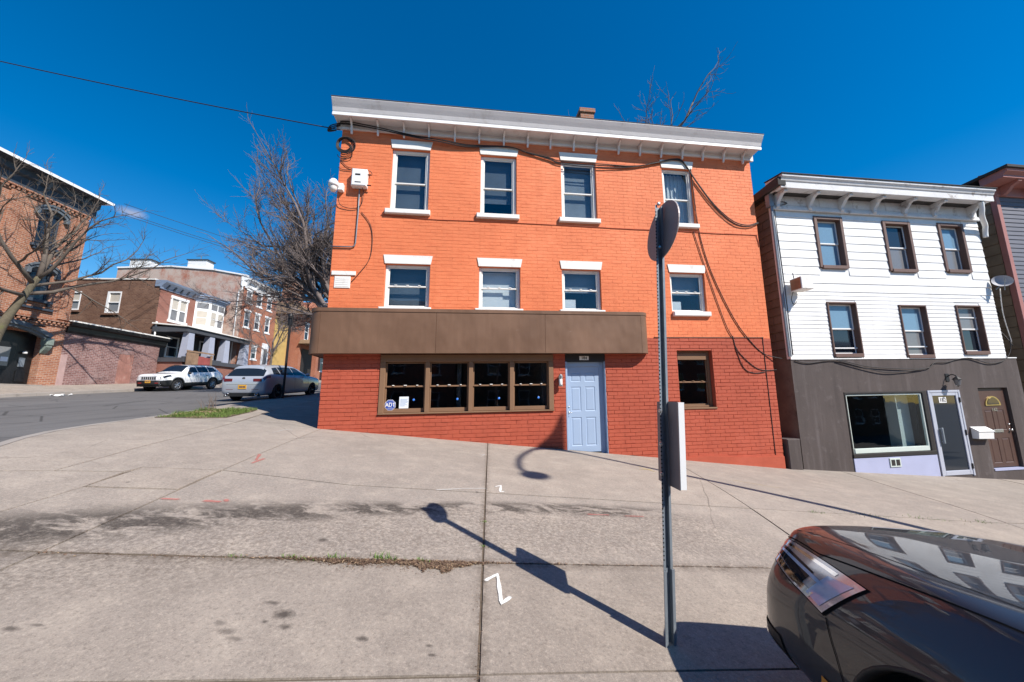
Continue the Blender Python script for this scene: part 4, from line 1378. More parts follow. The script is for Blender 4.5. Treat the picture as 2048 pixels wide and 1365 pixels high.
cable('camera_lead', [[(.06, 4.90, -.1), (.10, 4.66, -.05), (.30, 4.58, -.03), (.50, 4.60, -.03), (.60, 4.72, -.04), (.62, 5.0, -.05), (.60, 5.11, -.08)], [(.60, 5.60, -.05), (.40, 5.60, -.03), (.10, 5.60, -.02), (-.02, 5.66, -.02)], [(.80, 5.5, -.06), (.74, 5.58, -.05), (.5, 5.62, -.03), (.2, 5.68, -.02), (0.02, 5.86, -.02)], [(.60, 4.5, -.02), (.82, 4.2, -.02), (.90, 3.8, -.02), (.86, 3.3, -.02), (.62, 2.9, -.02), (.48, 2.72, -.02)]], .008, 'thin black leads looping between the camera and the junction box')
m = MB(); m.tube(facade_tube([(.52, 5.1), (.53, 4.56), (.52, 3.70), (.50, 3.62), (.44, 3.59), (-.04, 3.585)], .015, -.03), .0155, 8)
m.build('conduit', M['zinc'], smooth=True, label='grey steel conduit bending to the left corner below the junction box', cat='conduit')
m = MB(FR); m.bev(.03, .57, -.03, .005, 2.885, 2.985, .006); m.bev(.10, .46, -.018, .005, 2.57, 2.86, .01)
for q in range(5): m.box(.14, .42, -.022, -.017, 2.61 + q * .045, 2.625 + q * .045)
m.build('blocked_vent', M['white_trim'], bld)
la = empty('porch_lantern', FR.world(5.48, 0, .2), F_YAW, 'small cylindrical wall light left of the blue door', 'wall light')
m = MB(); m.lathe([(0, 0), (.04, 0), (.042, .06), (.04, .19), (.028, .2), (0, .2)], (0, -.10, .02), 14); m.build('lamp_glass', M['white_clean'], la, smooth=True)
m = MB(); m.lathe([(.05, .18), (.05, .25), (.03, .28), (0, .285)], (0, -.10, .02), 14); m.lathe([(0, -.01), (.048, -.01), (.05, .02), (.044, .025)], (0, -.10, .02), 14); m.box(-.03, .03, -.06, 0, .1, .26); m.build('lamp_body', M['steel'], la, smooth=False)
# ================================================================== white clapboard house and its grey neighbour
M['siding_white'] = mk_stain('white_siding', (0.79, 0.78, 0.76), (0.84, 0.83, 0.82), (0.60, 0.56, 0.50), 0.5, 0.1, 0.35)
M['stucco'] = mk_stain('dark_brown_stucco', (0.085, 0.068, 0.063), (0.17, 0.145, 0.142), (0.045, 0.036, 0.034), 0.85, 0.6, 0.5)
M['brown_casing'] = mk('brown_window_casing', (0.145, 0.085, 0.068), 0.6, 0.12, 4, 60, 0.2)
M['peel_white'] = mk('peeling_white_paint', (0.66, 0.65, 0.65), 0.7, 0.12, 3, 30, 0.4, dirt=(.20, .15, .12), dirt_amt=.85, dirt_scale=3.4)
M['shingle'] = mk('brown_asphalt_shingle', (0.165, 0.150, 0.120), 0.95, 0.3, 2.5, 60, 0.6, dirt=(.055, .042, .034), dirt_amt=.6, dirt_scale=2)
M['shingle_tan'] = mk('tan_asphalt_shingle', (0.235, 0.175, 0.120), 0.95, 0.22, 2.5, 60, 0.6, dirt=(.11, .085, .06), dirt_amt=.6, dirt_scale=2)
M['siding_grey'] = mk('blue_grey_siding', (0.125, 0.125, 0.150), 0.6, 0.1, 2, 60, 0.15)
M['pink_trim'] = mk('pink_brown_trim', (0.37, 0.155, 0.135), 0.6, 0.12, 3, 60, 0.2)
M['alu'] = mk('aluminium_door_frame', (0.50, 0.52, 0.60), 0.38, 0.05, 4, 80, 0.05, metal=0.2)
M['lilac'] = mk('lilac_panel', (0.40, 0.42, 0.58), 0.5, 0.06, 3, 60, 0.06)
M['pale_green'] = mk('pale_window_frame', (0.56, 0.62, 0.57), 0.5, 0.06, 3, 60, 0.06)
M['brown_door'] = mk('brown_door_paint', (0.088, 0.047, 0.036), 0.45, 0.1, 4, 70, 0.1)
M['brass'] = mk_plain('brass', (.62, .45, .18), .3, .85)
FW = Frame(F_O, F_YAW, 0.020, 11.92, -1.80)
wh = FW.root('white_house', 'narrow white clapboard house with brown window casings over a dark stucco shop', 'house')
A0, A1 = 11.92, 19.17
ST = 0.84            # top of the stucco
WT = 5.20            # top of the boards
upw = [(13.22, 14.19, 3.47, 5.06), (15.57, 16.57, 3.43, 5.03), (17.58, 18.55, 3.47, 5.06)]
low = [(13.26, 14.22, .91, 2.46), (15.65, 16.59, .87, 2.41), (17.65, 18.56, .97, 2.43)]
sh_ops = [(13.38, 16.03, -1.80, -.08, .10), (16.07, 17.17, -2.38, -.07, .10), (17.85, 18.90, -2.27, -.03, .13)]
mb = MB(FW)
wall_with_openings(mb, A0, A1, ST, 5.75, .012, [o + (.16,) for o in upw + low], mi=0, reveal_mi=1)
mb.build('boarded_wall', [M['siding_white'], M['brown_casing']], wh, recalc=False)
mb = MB(FW)
wall_with_openings(mb, A0 - .03, A1 + .30, -3.4, ST - .002, -.015, sh_ops, mi=0, reveal_mi=0)
mb.box(A0 - .03, A1 + .30, -.013, .04, ST - .03, ST - .004)
mb.build('stucco_front', M['stucco'], wh, recalc=False)
mb = MB(FW)
mb.box(A0 + .02, A0 + .2, .03, 10, -3.4, 5.6); mb.box(A1 - .2, A1 - .02, .03, 10, -3.4, 5.6); mb.box(A0 + .2, A1 - .2, 9.8, 10, -3.4, 5.6)
mb.box(A1 - .02, A1 + .28, .0, .3, -3.4, ST - .01)
mb.build('side_and_back_walls', M['shingle'], wh)
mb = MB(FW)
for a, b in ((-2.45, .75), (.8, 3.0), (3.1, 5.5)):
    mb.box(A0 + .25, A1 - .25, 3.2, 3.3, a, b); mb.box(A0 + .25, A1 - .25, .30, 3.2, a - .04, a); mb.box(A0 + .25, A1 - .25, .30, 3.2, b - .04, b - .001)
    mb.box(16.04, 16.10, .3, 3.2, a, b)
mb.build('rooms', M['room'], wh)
m = MB(FW); m.prism([(-.2, 5.62), (10.2, 5.0), (10.2, 5.15), (-.2, 5.92)], A0 - .05, A1 + .05, 'x'); m.build('roof', M['roofing'], wh)
# boards, each course cut at the windows
def boards(z_lo, z_hi, pitch, ops, fr, x0, x1, mat, root, name='siding_board', lip=.017, yb=.011):
    z = z_lo
    while z < z_hi - .02:
        zt = min(z + pitch, z_hi)
        cut = sorted([(o[0] - .001, o[1] + .001) for o in ops if o[2] < zt - .02 and o[3] > z + .02])
        spans, x = [], x0
        for a, b in cut:
            if a > x + .02: spans.append((x, a))
            x = max(x, b)
        if x < x1: spans.append((x, x1))
        for a, b in spans:
            m = MB(fr)
            w = random.uniform(-.0012, .0012)
            m.add([(a, yb, z), (b, yb, z), (b, yb - lip + w, z + .001), (a, yb - lip - w, z + .001), (a, yb, zt - .001), (b, yb, zt - .001), (b, yb - .004, zt), (a, yb - .004, zt)],
                  [(0, 1, 2, 3), (3, 2, 6, 7), (7, 6, 5, 4), (0, 3, 7, 4), (1, 5, 6, 2), (0, 4, 5, 1)])
            m.build(name, mat, root)
        z += pitch
boards(ST + .012, 2.76, .1195, low, FW, A0 + .06, A1 - .005, M['siding_white'], wh, lip=.015)
boards(2.76, WT, .2475, upw, FW, A0 + .06, A1 - .005, M['siding_white'], wh, lip=.020)
m = MB(FW); m.bev(A0 - .02, A0 + .058, -.02, .1, ST, 5.70, .006); m.build('corner_board', M['siding_white'], wh)
m = MB(FW); m.bev(A0 - .03, A1 + .3, -.035, -.017, ST - .02, ST + .011, .005); m.build('drip_board', M['siding_white'], wh)
# windows
def cased_window(root, fr, x0, x1, z0, z1, glasses, meet=None, thin=False, sill=True):
    m = MB(fr)
    cw = .10 if not thin else .045
    o = .004
    m.bev(x0 + o, x0 + cw, -.035, .13, z0 + o, z1 - o, .006); m.bev(x1 - cw, x1 - o, -.035, .13, z0 + o, z1 - o, .006)
    m.bev(x0 + cw, x1 - cw, -.035, .13, z1 - cw, z1 - o, .006); m.bev(x0 + cw - .02, x1 - cw + .02, -.05, .13, z0 - .03, z0 + .07, .006)
    w = m.build('window', M['brown_casing'], root)
    a, b, c, d = x0 + cw + .002, x1 - cw - .002, z0 + .072, z1 - cw - .002
    meet = meet or (c + d) / 2
    for i, (p, q, y) in enumerate(((c, meet + .015, .12), (meet - .015, d, .095))):
        s = MB(fr)
        f = .04
        s.bev(a, a + f, y, y + .024, p, q, .004); s.bev(b - f, b, y, y + .024, p, q, .004); s.bev(a + f, b - f, y, y + .024, p, p + f, .004); s.bev(a + f, b - f, y, y + .024, q - f, q, .004)
        s.build('sash', M['white_clean'], w)
        g = MB(fr); g.box(a + f - .003, b - f + .003, y + .010, y + .014, p + f - .003, q - f + .003); g.build('pane', glasses[i], w)
    return w
gb, gg, gd = M['glass_blue'], M['glass_grey'], M['glass_dark']
cased_window(wh, FW, *upw[0], (gb, gb)); cased_window(wh, FW, *upw[1], (gg, M['glass_dark'])); cased_window(wh, FW, *upw[2], (gg, gb))
for q, (o_, gl) in enumerate(zip(low, ((gd, gb), (gg, gb), (gd, gg)))):
    cased_window(wh, FW, *o_, gl, thin=True)
    m = MB(FW); x0, x1, z0, z1 = o_
    zz = (z0 + .22, z0 + .30, z1 - .38)[q]
    m.bev(x0 + .05, x1 - .05, .08, .094, zz, zz + .035, .003); m.build('screen_bar', M['white_clean'], wh)
# frieze and cornice with scrolled brackets
m = MB(FW)
m.bev(A0 - .02, A1 + .0, -.03, .011, WT, 5.74, .005); m.bev(A0 - .04, A1 + .03, -.075, -.031, 5.17, 5.26, .012); m.bev(A0 - .03, A1 + .02, -.055, -.031, 5.26, 5.30, .006)
for x in frange(A0 + .3, A1 - 1.2, 1.12)[:-1]:
    m.bev(x + .1, x + .98, -.042, -.031, 5.34, 5.66, .006)
m.build('frieze', M['peel_white'], wh)
m = MB(FW)
m.prism([(.01, 5.64), (-.44, 5.62), (-.45, 5.60), (-.475, 5.60), (-.475, 5.78), (-.50, 5.80), (-.52, 5.86), (-.56, 5.90), (-.56, 5.955), (.01, 6.02)], A0 - .12, A1 - .05, 'x')
m.build('cornice', M['peel_white'], wh)
m = MB(FW); m.prism([(-.585, 5.962), (.02, 6.03), (.02, 6.055), (-.585, 5.985)], A0 - .15, A1 - .02, 'x'); m.build('roof_edge', M['roofing'], wh)
for x in (12.02, 13.08, 14.15, 15.28, 16.37, 17.45, 18.85):
    m = MB(FW)
    sc = [(-.03, 5.62), (-.38, 5.62), (-.41, 5.59), (-.41, 5.545), (-.37, 5.52), (-.30, 5.535), (-.25, 5.50), (-.20, 5.43), (-.14, 5.36), (-.115, 5.30), (-.13, 5.25), (-.11, 5.21), (-.076, 5.20), (-.03, 5.27)]
    m.prism(sc, x - .05, x + .05, 'x')
    m.lathe([(.035, -.012), (.045, 0), (.035, .012)], (x - .05, -.365, 5.565), 10, 'x'); m.lathe([(.035, -.012), (.045, 0), (.035, .012)], (x + .05, -.365, 5.565), 10, 'x')
    m.build('bracket', M['peel_white'], wh)
m = MB(FW)
m.tube(spline([(18.75, -.40, 5.60), (18.80, -.36, 5.38), (18.86, -.30, 5.22), (19.02, -.22, 5.10), (19.20, -.14, 4.98), (19.26, -.08, 4.80), (19.27, -.06, 4.62)], 4), .058, 10)
m.build('downspout', M['white_clean'], wh, smooth=True)
m = MB(FW); m.tube([(A0 - .10, -.08, 5.95), (A0 - .10, -.06, 3.2), (A0 - .09, -.05, .9)], .028, 8); m.tube([(A0 - .04, -.06, 5.4), (A0 - .035, -.06, 3.2), (A0 - .03, -.05, .9)], .012, 6); m.box(A0 - .16, A0 - .02, -.10, .04, 5.25, 5.62); m.build('service_conduit', M['zinc'], wh)
# side shingles facing the gap: each piece built, as far back as can be seen
def shingles(fr, xw, y0, y1, z0, z1, mat, root, pit=.24, ln=.55, step=-.02):
    z = z0; r = 0
    while z < z1:
        y = y0 + (0 if r % 2 else -ln / 2)
        while y < y1:
            a, b = max(y0, y) + .006, min(y1, y + ln) - .006
            if b - a > .05:
                m = MB(fr)
                m.add([(xw, a, z), (xw, b, z), (xw + step - random.uniform(0, .008), b, z + .012), (xw + step - random.uniform(0, .008), a, z + .012), (xw, a, z + pit - .008), (xw, b, z + pit - .008), (xw + step * .55, b, z + pit - .016), (xw + step * .55, a, z + pit - .016)],
                      [(0, 1, 2, 3), (3, 2, 6, 7), (7, 6, 5, 4), (0, 3, 7, 4), (1, 5, 6, 2)])
                m.build('shingle', mat, root)
            y += ln
        z += pit; r += 1
shingles(FW, A0 + .018, .12, 1.9, .9, 5.55, M['shingle'], wh)
m = MB(FW); m.prism([(-.5, 5.66), (4.0, 5.45), (4.0, 5.6), (-.5, 5.9)], A0 - .22, A0 + .02, 'x'); m.build('gable_eave', M['roofing'], wh)
# shop window
m = MB(FW)
m.bev(13.385, 16.025, -.03, .05, -.13, -.085, .006); m.bev(13.385, 13.43, -.03, .05, -1.70, -.13, .006); m.bev(15.90, 16.025, -.03, .05, -1.70, -.13, .006); m.bev(13.385, 16.025, -.045, .05, -1.795, -1.70, .006)
shopw = m.build('shop_window', M['dark_wood'], wh)
m = MB(FW); f = .05
m.bev(13.432, 13.432 + f, .0, .05, -1.69, -.14, .005); m.bev(15.898 - f, 15.898, .0, .05, -1.69, -.14, .005); m.bev(13.482, 15.848, .0, .05, -.18, -.14, .005); m.bev(13.482, 15.848, -.02, .05, -1.69, -1.57, .005)
m.build('frame', M['pale_green'], shopw)
m = MB(FW); m.box(13.478, 15.852, .022, .028, -1.574, -.176); m.build('pane', M['glass'], shopw)
m = MB(FW); m.box(15.12, 15.84, .30, .34, -1.72, -.10); m.box(15.10, 15.118, .06, .34, -1.72, -.10); m.build('inner_wall', M['pale_green'], shopw)
m = MB(FW); m.prism([(13.39, -1.81), (16.02, -1.81), (16.02, -2.75), (13.39, -2.75)], -.035, .02, 'y'); m.build('base_panel', M['lilac'], wh)
m = MB(FW)
m.bev(14.46, 14.80, -.055, -.036, -2.07, -1.84, .004); vg = m.build('vent_grille', M['pale_green'], wh)
m = MB(FW); m.box(14.50, 14.61, -.060, -.056, -2.03, -1.88); m.box(14.65, 14.76, -.060, -.056, -2.03, -1.88); m.build('opening', M['dark_wood'], vg)
# glass shop door 182
m = MB(FW)
m.bev(16.075, 16.135, -.04, .09, -2.40, -.075, .006); m.bev(17.105, 17.165, -.04, .09, -2.40, -.075, .006); m.bev(16.135, 17.105, -.04, .09, -.135, -.075, .006)
df = m.build('door_frame', M['alu'], wh)
m = MB(FW)
m.bev(16.14, 16.22, -.03, .02, -2.37, -.14, .005); m.bev(17.02, 17.10, -.03, .02, -2.37, -.14, .005); m.bev(16.22, 17.02, -.03, .02, -.225, -.14, .005); m.bev(16.22, 17.02, -.03, .02, -2.37, -2.25, .005)
d1 = m.build('glass_door', M['alu'], wh)
m = MB(FW); m.box(16.217, 17.023, -.008, -.002, -2.253, -.222); m.build('pane', M['glass_dark'], d1)
m = MB(FW); m.bev(16.235, 16.29, -.10, -.07, -1.52, -1.10, .008); m.box(16.245, 16.28, -.07, -.03, -1.14, -1.11); m.box(16.245, 16.28, -.07, -.03, -1.5, -1.47); m.build('handle', M['zinc'], d1)
m = MB(FW); m.box(16.445, 16.695, -.0125, -.0085, -.425, -.265, 1); put_text(m, '182', .155, 16.57, -.014, -.347, .92, 0, .004); m.build('house_number', [M['dark_wood'], M['white_clean']], d1, label='white plate reading 182 on the glass door', recalc=False)
m = MB(FW)
for z_ in (-.35, -1.25, -2.15): m.bev(17.095, 17.13, -.055, -.03, z_ - .07, z_ + .07, .004)
m.build('hinge', M['dark_wood'], d1)
# brown panelled house door with a fanlight
d2 = panel_door(wh, FW, 17.87, 18.88, -2.24, -.05, .05, M['brown_door'], rows=((.05, .36), (.46, .72)), cols=((.16, .44), (.56, .84)))
m = MB(FW)
fan = [(18.37 + .27 * math.cos(RAD(a)), -.54 + .27 * math.sin(RAD(a))) for a in range(0, 181, 12)]
m.prism(fan, .030, .048, 'y'); m.build('fanlight_trim', M['brass'], d2)
m = MB(FW); fan = [(18.37 + .205 * math.cos(RAD(a)), -.51 + .205 * math.sin(RAD(a))) for a in range(0, 181, 12)]; m.prism(fan, .022, .029, 'y'); m.build('fanlight', M['glass_dark'], d2)
m = MB(FW); put_text(m, '162', .13, 18.40, .046, -.66, 1.1, 0, .003); m.build('house_number', M['steel'], d2, label='metal digits reading 162 below the fanlight', recalc=False)
m = MB(FW); m.bev(18.22, 18.55, .034, .048, -1.30, -1.21, .006); m.build('letter_plate', M['steel'], d2)
m = MB(FW); m.lathe([(0, -.06), (.03, -.055), (.034, -.03), (.014, -.015), (.03, 0)], (18.80, .05, -1.24), 12, 'y'); m.lathe([(0, -.025), (.024, -.02), (.026, 0)], (18.80, .05, -1.08), 12, 'y'); m.build('handle', M['steel'], d2, smooth=True)
m = MB(FW); m.box(17.86, 18.89, -.03, .12, -2.32, -2.262); m.build('threshold', M['lilac'], wh)
# low stub of wall at the gap
m = MB(FW); m.bev(11.42, 11.80, -.10, .8, -3.0, -1.24, .02); m.build('stub_wall', M['stucco'], wh)
# fixtures
ml = empty('mailbox', FW.world(17.60, 0, -1.43), F_YAW, 'white metal mailbox on the dark stucco between the two doors', 'mailbox')
m = MB(); m.prism([(0, 0), (-.15, 0), (-.17, .20), (-.02, .30), (0, .30)], -.27, .24, 'x'); m.build('case', M['white_clean'], ml)
m = MB(); m.prism([(-.015, .305), (-.185, .195), (-.185, .21), (-.015, .32)], -.29, .26, 'x'); m.build('lid', M['white_clean'], ml)
wl = empty('wall_lantern', FW.world(16.86, 0, .05), F_YAW, 'black carriage lantern above the glass shop door', 'wall lantern')
m = MB(); m.box(-.06, .06, -.03, 0, .12, .34); m.tube(spline([(0, -.03, .26), (0, -.12, .31), (0, -.20, .28), (0.0, -.22, .24)], 4), .014, 6); m.build('arm', M['black'], wl)
m = MB(); m.lathe([(0, .25), (.03, .24), (.10, .17), (.085, .16)], (0, -.22, 0), 8); m.lathe([(.03, -.06), (.0, -.09)], (0, -.22, .05), 8); m.build('cap', M['black'], wl)
m = MB(); m.lathe([(.08, .16), (.05, .01), (.03, -.01), (0, -.01)], (0, -.22, 0), 8); m.build('lamp_glass', M['glass_grey'], wl)
bxo = empty('floodlight_box', FW.world(12.10, 0, 2.70), F_YAW, 'rusty white box on a bracket at the left of the white house', 'box')  # case of the wall floodlight, built without a light
m = MB(); m.bev(.0, .36, -.42, -.08, .0, .34, .012); m.build('case', M['white_trim'], bxo)
M['rust'] = mk('rusty_sheet', (.30, .15, .08), .8, .3, 5, 40, .3)
m = MB(); m.box(-.006, -.001, -.40, -.10, .02, .32); m.box(.10, .26, -.08, 0, .1, .2); m.build('rusty_side', M['rust'], bxo)
m = MB(); m.tube([(.02, -.2, .34), (.0, -.2, .50)], .012, 5); m.tube(spline([(.05, -.1, 0), (.02, -.05, -.2), (.1, -.03, -.35), (.2, -.03, -.25)], 4), .009, 5); m.build('lead', M['cable'], bxo)
sd = empty('satellite_dish', FW.world(19.30, 0, 2.95), F_YAW, 'grey satellite dish at the right edge of the white house', 'dish')
m = MB()
vs, fs = [], []
R_, nr, na = .21, 5, 20
axis = Vector((-.55, -.55, .35)).normalized(); ux = axis.cross(Vector((0, 0, 1))).normalized(); uy = ux.cross(axis)
c = Vector((-.02, -.16, .16))
for i in range(nr + 1):
    for q in range(na):
        r = R_ * i / nr; a = 6.2832 * q / na
        vs.append(c + ux * r * math.cos(a) + uy * r * math.sin(a) + axis * (.5 * r * r / R_))
for i in range(nr):
    for q in range(na):
        fs.append((i * na + q, i * na + (q + 1) % na, (i + 1) * na + (q + 1) % na, (i + 1) * na + q))
m.add(vs, fs); o_ = m.build('reflector', mk('dish_grey', (.34, .34, .36), .6, .08, 4, 60, .05), sd, smooth=True)
m = MB(); m.tube([c, Vector((.1, -.05, .1)), Vector((.02, 0, .0))], .018, 6); m.tube([c - uy * .28, c + axis * .33], .010, 5); m.build('arm', M['zinc'], sd)
cable('house_cable', [[(12.0, .80, -.04), (12.4, .72, -.04), (13.27, .80, -.05), (14.35, .60, -.05), (16.06, .54, -.06), (16.48, .71, -.05), (16.91, .72, -.05), (17.3, .80, -.04), (17.77, .83, -.05), (18.40, .68, -.05), (18.97, .77, -.05), (19.28, 1.08, -.05), (19.36, 1.5, -.04)], [(13.27, .79, -.06), (14.6, .47, -.06), (15.4, .47, -.06), (16.06, .53, -.06)]], .012, 'black cable looping along the top of the dark stucco shop front', fr=FW)
cable('dish_cable', [[(19.30, 2.95, -.1), (19.30, 2.2, -.05), (19.38, 1.5, -.04), (19.40, 1.3, -.04)]], .012, 'pale cable hanging from the satellite dish', M['white_trim'], fr=FW)
cable('wall_cable', [[(A0 - .02, 5.3, -.05), (A0 + .2, 5.42, -.06), (A0 + .45, 5.38, -.06), (A0 + .1, 5.28, -.06)], [(A0 + .02, 5.2, -.05), (A0 + .05, 4.0, -.03), (A0 + .06, 2.6, -.03), (A0 + .05, .95, -.03)]], .010, 'black service cable down the left edge of the white house', fr=FW)

# ---- grey house with pink trim
FG = Frame(F_O, F_YAW, 0.020, 20.1, -2.4)
gh = FG.root('grey_house', 'blue grey sided house with pink brown trim at the right edge', 'house')
G0, G1 = 20.10, 27.0
m = MB(FG); m.box(G0 + .02, G1, .02, 10, -3.8, 6.3); m.build('wall_core', M['siding_grey'], gh)
boards(-2.9, 6.12, .145, [], FG, G0 + .13, G1, M['siding_grey'], gh, lip=.022, yb=.019)
m = MB(FG); m.bev(G0 - .03, G0 + .125, -.03, .10, -3.8, 6.20, .008); m.build('corner_board', M['pink_trim'], gh)
m = MB(FG); m.bev(G0 - .03, G1, -.05, .019, 6.10, 6.42, .01); m.build('frieze', M['pink_trim'], gh)
m = MB(FG); m.prism([(.02, 6.40), (-.50, 6.44), (-.50, 6.52), (-.60, 6.60), (-.60, 6.68), (.02, 6.80)], G0 - .45, G1, 'x'); m.build('cornice', M['pink_trim'], gh)
m = MB(FG); m.prism([(-.66, 6.69), (10.3, 6.2), (10.3, 6.3), (-.66, 6.77)], G0 - .52, G1, 'x'); m.build('roof', M['roofing'], gh)
m = MB(FG); m.box(G0 - .45, G0 - .02, .02, 6.0, 6.30, 6.42); m.build('side_eave', M['peel_white'], gh)
for x in (20.35, 21.35, 22.35, 23.3):
    m = MB(FG); m.prism([(-.05, 6.42), (-.45, 6.43), (-.47, 6.38), (-.30, 6.30), (-.20, 6.18), (-.10, 6.10), (-.05, 6.10)], x - .07, x + .07, 'x'); m.build('bracket', M['pink_trim'], gh)
shingles(FG, G0 + .018, .12, 4.2, -2.6, 6.25, M['shingle_tan'], gh, pit=.34, ln=.85, step=-.028)
cable('coiled_cable', [[(19.75, 2.3, .5), (19.9, 2.5, .5), (20.0, 2.3, .4), (19.9, 2.15, .5), (19.75, 2.3, .5), (19.7, 1.9, .4), (19.6, 1.6, .2), (19.5, 1.2, .0)]], .012, 'tangled black cable on the tan shingle side of the grey house', fr=FG)
# ================================================================== houses along the side street
L_YAW = RAD(91.1)
L_O = (-26.5, 21.0)
M['brick_orange'] = mk_brick('orange_red_brick', (.27, .095, .052), (.43, .20, .115), (.44, .35, .29), .25, .10)
M['brick_pale'] = mk_brick('washed_pink_brick', (.15, .07, .062), (.30, .17, .15), (.40, .31, .30), .25, .105, wash=(.36, .27, .255), wash_rng=(.52, .70))
M['brick_brown'] = mk_brick('brown_brick', (.11, .052, .034), (.22, .12, .078), (.24, .17, .13), .25, .10)
M['brick_redbrown'] = mk_brick('red_brown_brick', (.25, .092, .065), (.31, .125, .09), (.26, .17, .14), .21, .075)
M['brick_white'] = mk_brick('old_whitewashed_brick', (.36, .11, .06), (.42, .16, .10), (.42, .32, .28), .22, .08, wash=(.46, .38, .33), wash_rng=(.38, .54))
M['brick_row'] = mk_brick('terrace_red_brick', (.34, .105, .055), (.40, .145, .08), (.33, .22, .17), .21, .075)
M['slate_blue'] = mk('dark_slate_blue_paint', (.045, .058, .078), .55, .12, 3, 50, .15)
M['grey_hood'] = mk('grey_iron_hood', (.115, .135, .155), .55, .15, 4, 50, .2)
M['copper_green'] = mk('weathered_green_stone', (.20, .24, .21), .8, .2, 6, 50, .3)
M['blackpaint'] = mk('black_door_paint', (.012, .012, .013), .35, .15, 4, 60, .06)
M['blue_trim'] = mk('pale_blue_grey_trim', (.20, .25, .34), .55, .08, 3, 50, .1)
M['white_paint'] = mk('white_house_paint', (.76, .76, .76), .55, .05, 3, 50, .1)
M['porch_blue'] = mk('lilac_grey_column', (.36, .38, .46), .6, .06, 3, 50, .1)
M['porch_dark'] = mk('dark_grey_porch', (.065, .068, .078), .6, .1, 3, 50, .1)
M['plywood'] = mk('weathered_plywood', (.27, .17, .105), .8, .25, 3, 40, .3)
M['plywood_red'] = mk('red_plywood', (.30, .075, .065), .8, .2, 3, 40, .3)
M['plank_pink'] = mk('faded_pink_boards', (.30, .145, .115), .85, .3, 2, 30, .4, dirt=(.42, .35, .30), dirt_amt=.7, dirt_scale=2)
M['yellow_wall'] = mk('yellow_siding', (.50, .34, .12), .7, .08, 2, 40, .15)
M['brown_roof'] = mk('brown_roof_shingle', (.20, .13, .075), .9, .2, 2, 40, .4)
M['blind'] = mk('beige_blind', (.46, .42, .36), .8, .08, 4, 60, .1)
M['white_wall'] = mk('whitewashed_stone', (.55, .54, .53), .8, .2, 4, 40, .3, dirt=(.15, .13, .12), dirt_amt=.7, dirt_scale=3)

def simple_window(root, fr, x0, x1, z0, z1, y, mats, glass, frame=.07, meet=True, head=0.0, sill=.0, sill_mat=None, out=.03):
    m = MB(fr)
    m.bev(x0, x0 + frame, y - out, y + .1, z0, z1, .01); m.bev(x1 - frame, x1, y - out, y + .1, z0, z1, .01)
    m.bev(x0 + frame, x1 - frame, y - out, y + .1, z1 - frame, z1, .01); m.bev(x0 + frame, x1 - frame, y - out, y + .1, z0, z0 + frame, .01)
    if meet: m.bev(x0 + frame, x1 - frame, y - .005, y + .1, (z0 + z1) / 2 - .03, (z0 + z1) / 2 + .03, .006)
    w = m.build('window', mats, root)
    zs = [(z0 + frame, (z0 + z1) / 2 - .03), ((z0 + z1) / 2 + .03, z1 - frame)] if meet else [(z0 + frame, z1 - frame)]
    for i, (c, d) in enumerate(zs):
        p = MB(fr); p.box(x0 + frame, x1 - frame, y + .02, y + .05, c, d); p.build('pane', glass[i % len(glass)], w)
    if head:
        p = MB(fr); p.bev(x0 - .1, x1 + .1, y - out - .05, y + .05, z1, z1 + head, .01); p.build('head', mats, w)
    if sill:
        p = MB(fr); p.bev(x0 - .1, x1 + .1, y - out - .07, y + .05, z0 - sill, z0, .01); p.build('sill', sill_mat or mats, w)
    return w

# ---- tall brick corner building at the left edge
FL = Frame(L_O, L_YAW, 0, 0, 0.76)
lb = FL.root('tall_brick_building', 'tall orange brick building with dark bracketed eave and arched black entrance', 'building')
lops = [(-2.22, -1.22, 8.55, 10.72, .2), (-2.12, -1.10, 5.5, 7.35, .2), (-6.1, -5.1, 8.55, 10.72, .2), (-6.1, -5.1, 5.5, 7.35, .2), (-4.75, -.92, .4, 3.68, .55)]
m = MB(FL); wall_with_openings(m, -9, 0, -.5, 11.45, 0, lops); m.box(-9, 0, 9.8, 10, -.5, 11.4); m.add([(0, 0, -.5), (0, 10, -.5), (0, 10, 11.45), (0, 0, 11.45)], [(0, 1, 2, 3)])
m.build('wall', M['brick_orange'], lb, recalc=False)
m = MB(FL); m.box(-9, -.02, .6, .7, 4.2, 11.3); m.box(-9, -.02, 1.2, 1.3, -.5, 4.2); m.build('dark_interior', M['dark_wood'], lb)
for xa, xb in ((-.55, -.004), (-3.55, -3.0)):
    m = MB(FL); m.bev(xa, xb, -.10, -.002, 4.62, 11.0, .01); m.build('pilaster', M['brick_orange'], lb)
# dentil belts of small bricks
for z_ in (4.30, 11.05):
    m = MB(FL); x = -8.9
    while x < -.05:
        m.box(x, x + .11, -.14, -.002, z_, z_ + .14); x += .22
    m.box(-9, 0, -.17, -.002, z_ + .142, z_ + .24)
    m.box(-9, 0, -.06, -.002, z_ - .09, z_ - .01)
    m.build('brick_belt', M['brick_orange'], lb)
m = MB(FL); m.prism([(0, 11.30), (-.15, 11.30), (-.15, 11.80), (-.32, 11.9), (-.36, 12.2), (-.75, 12.30), (-.80, 12.36), (0, 12.36)], -9, .25, 'x'); m.build('eave', M['slate_blue'], lb)
m = MB(FL); m.prism([(-.84, 12.36), (.1, 12.36), (.1, 12.46), (-.84, 12.46)], -9, .55, 'x'); m.prism([(-.80, 12.30), (-.84, 12.36), (-.84, 12.30)], -9, .5, 'x'); m.build('lit_eave_top', M['white_clean'], lb)  # white strips put the eave's sunlit top into the colour
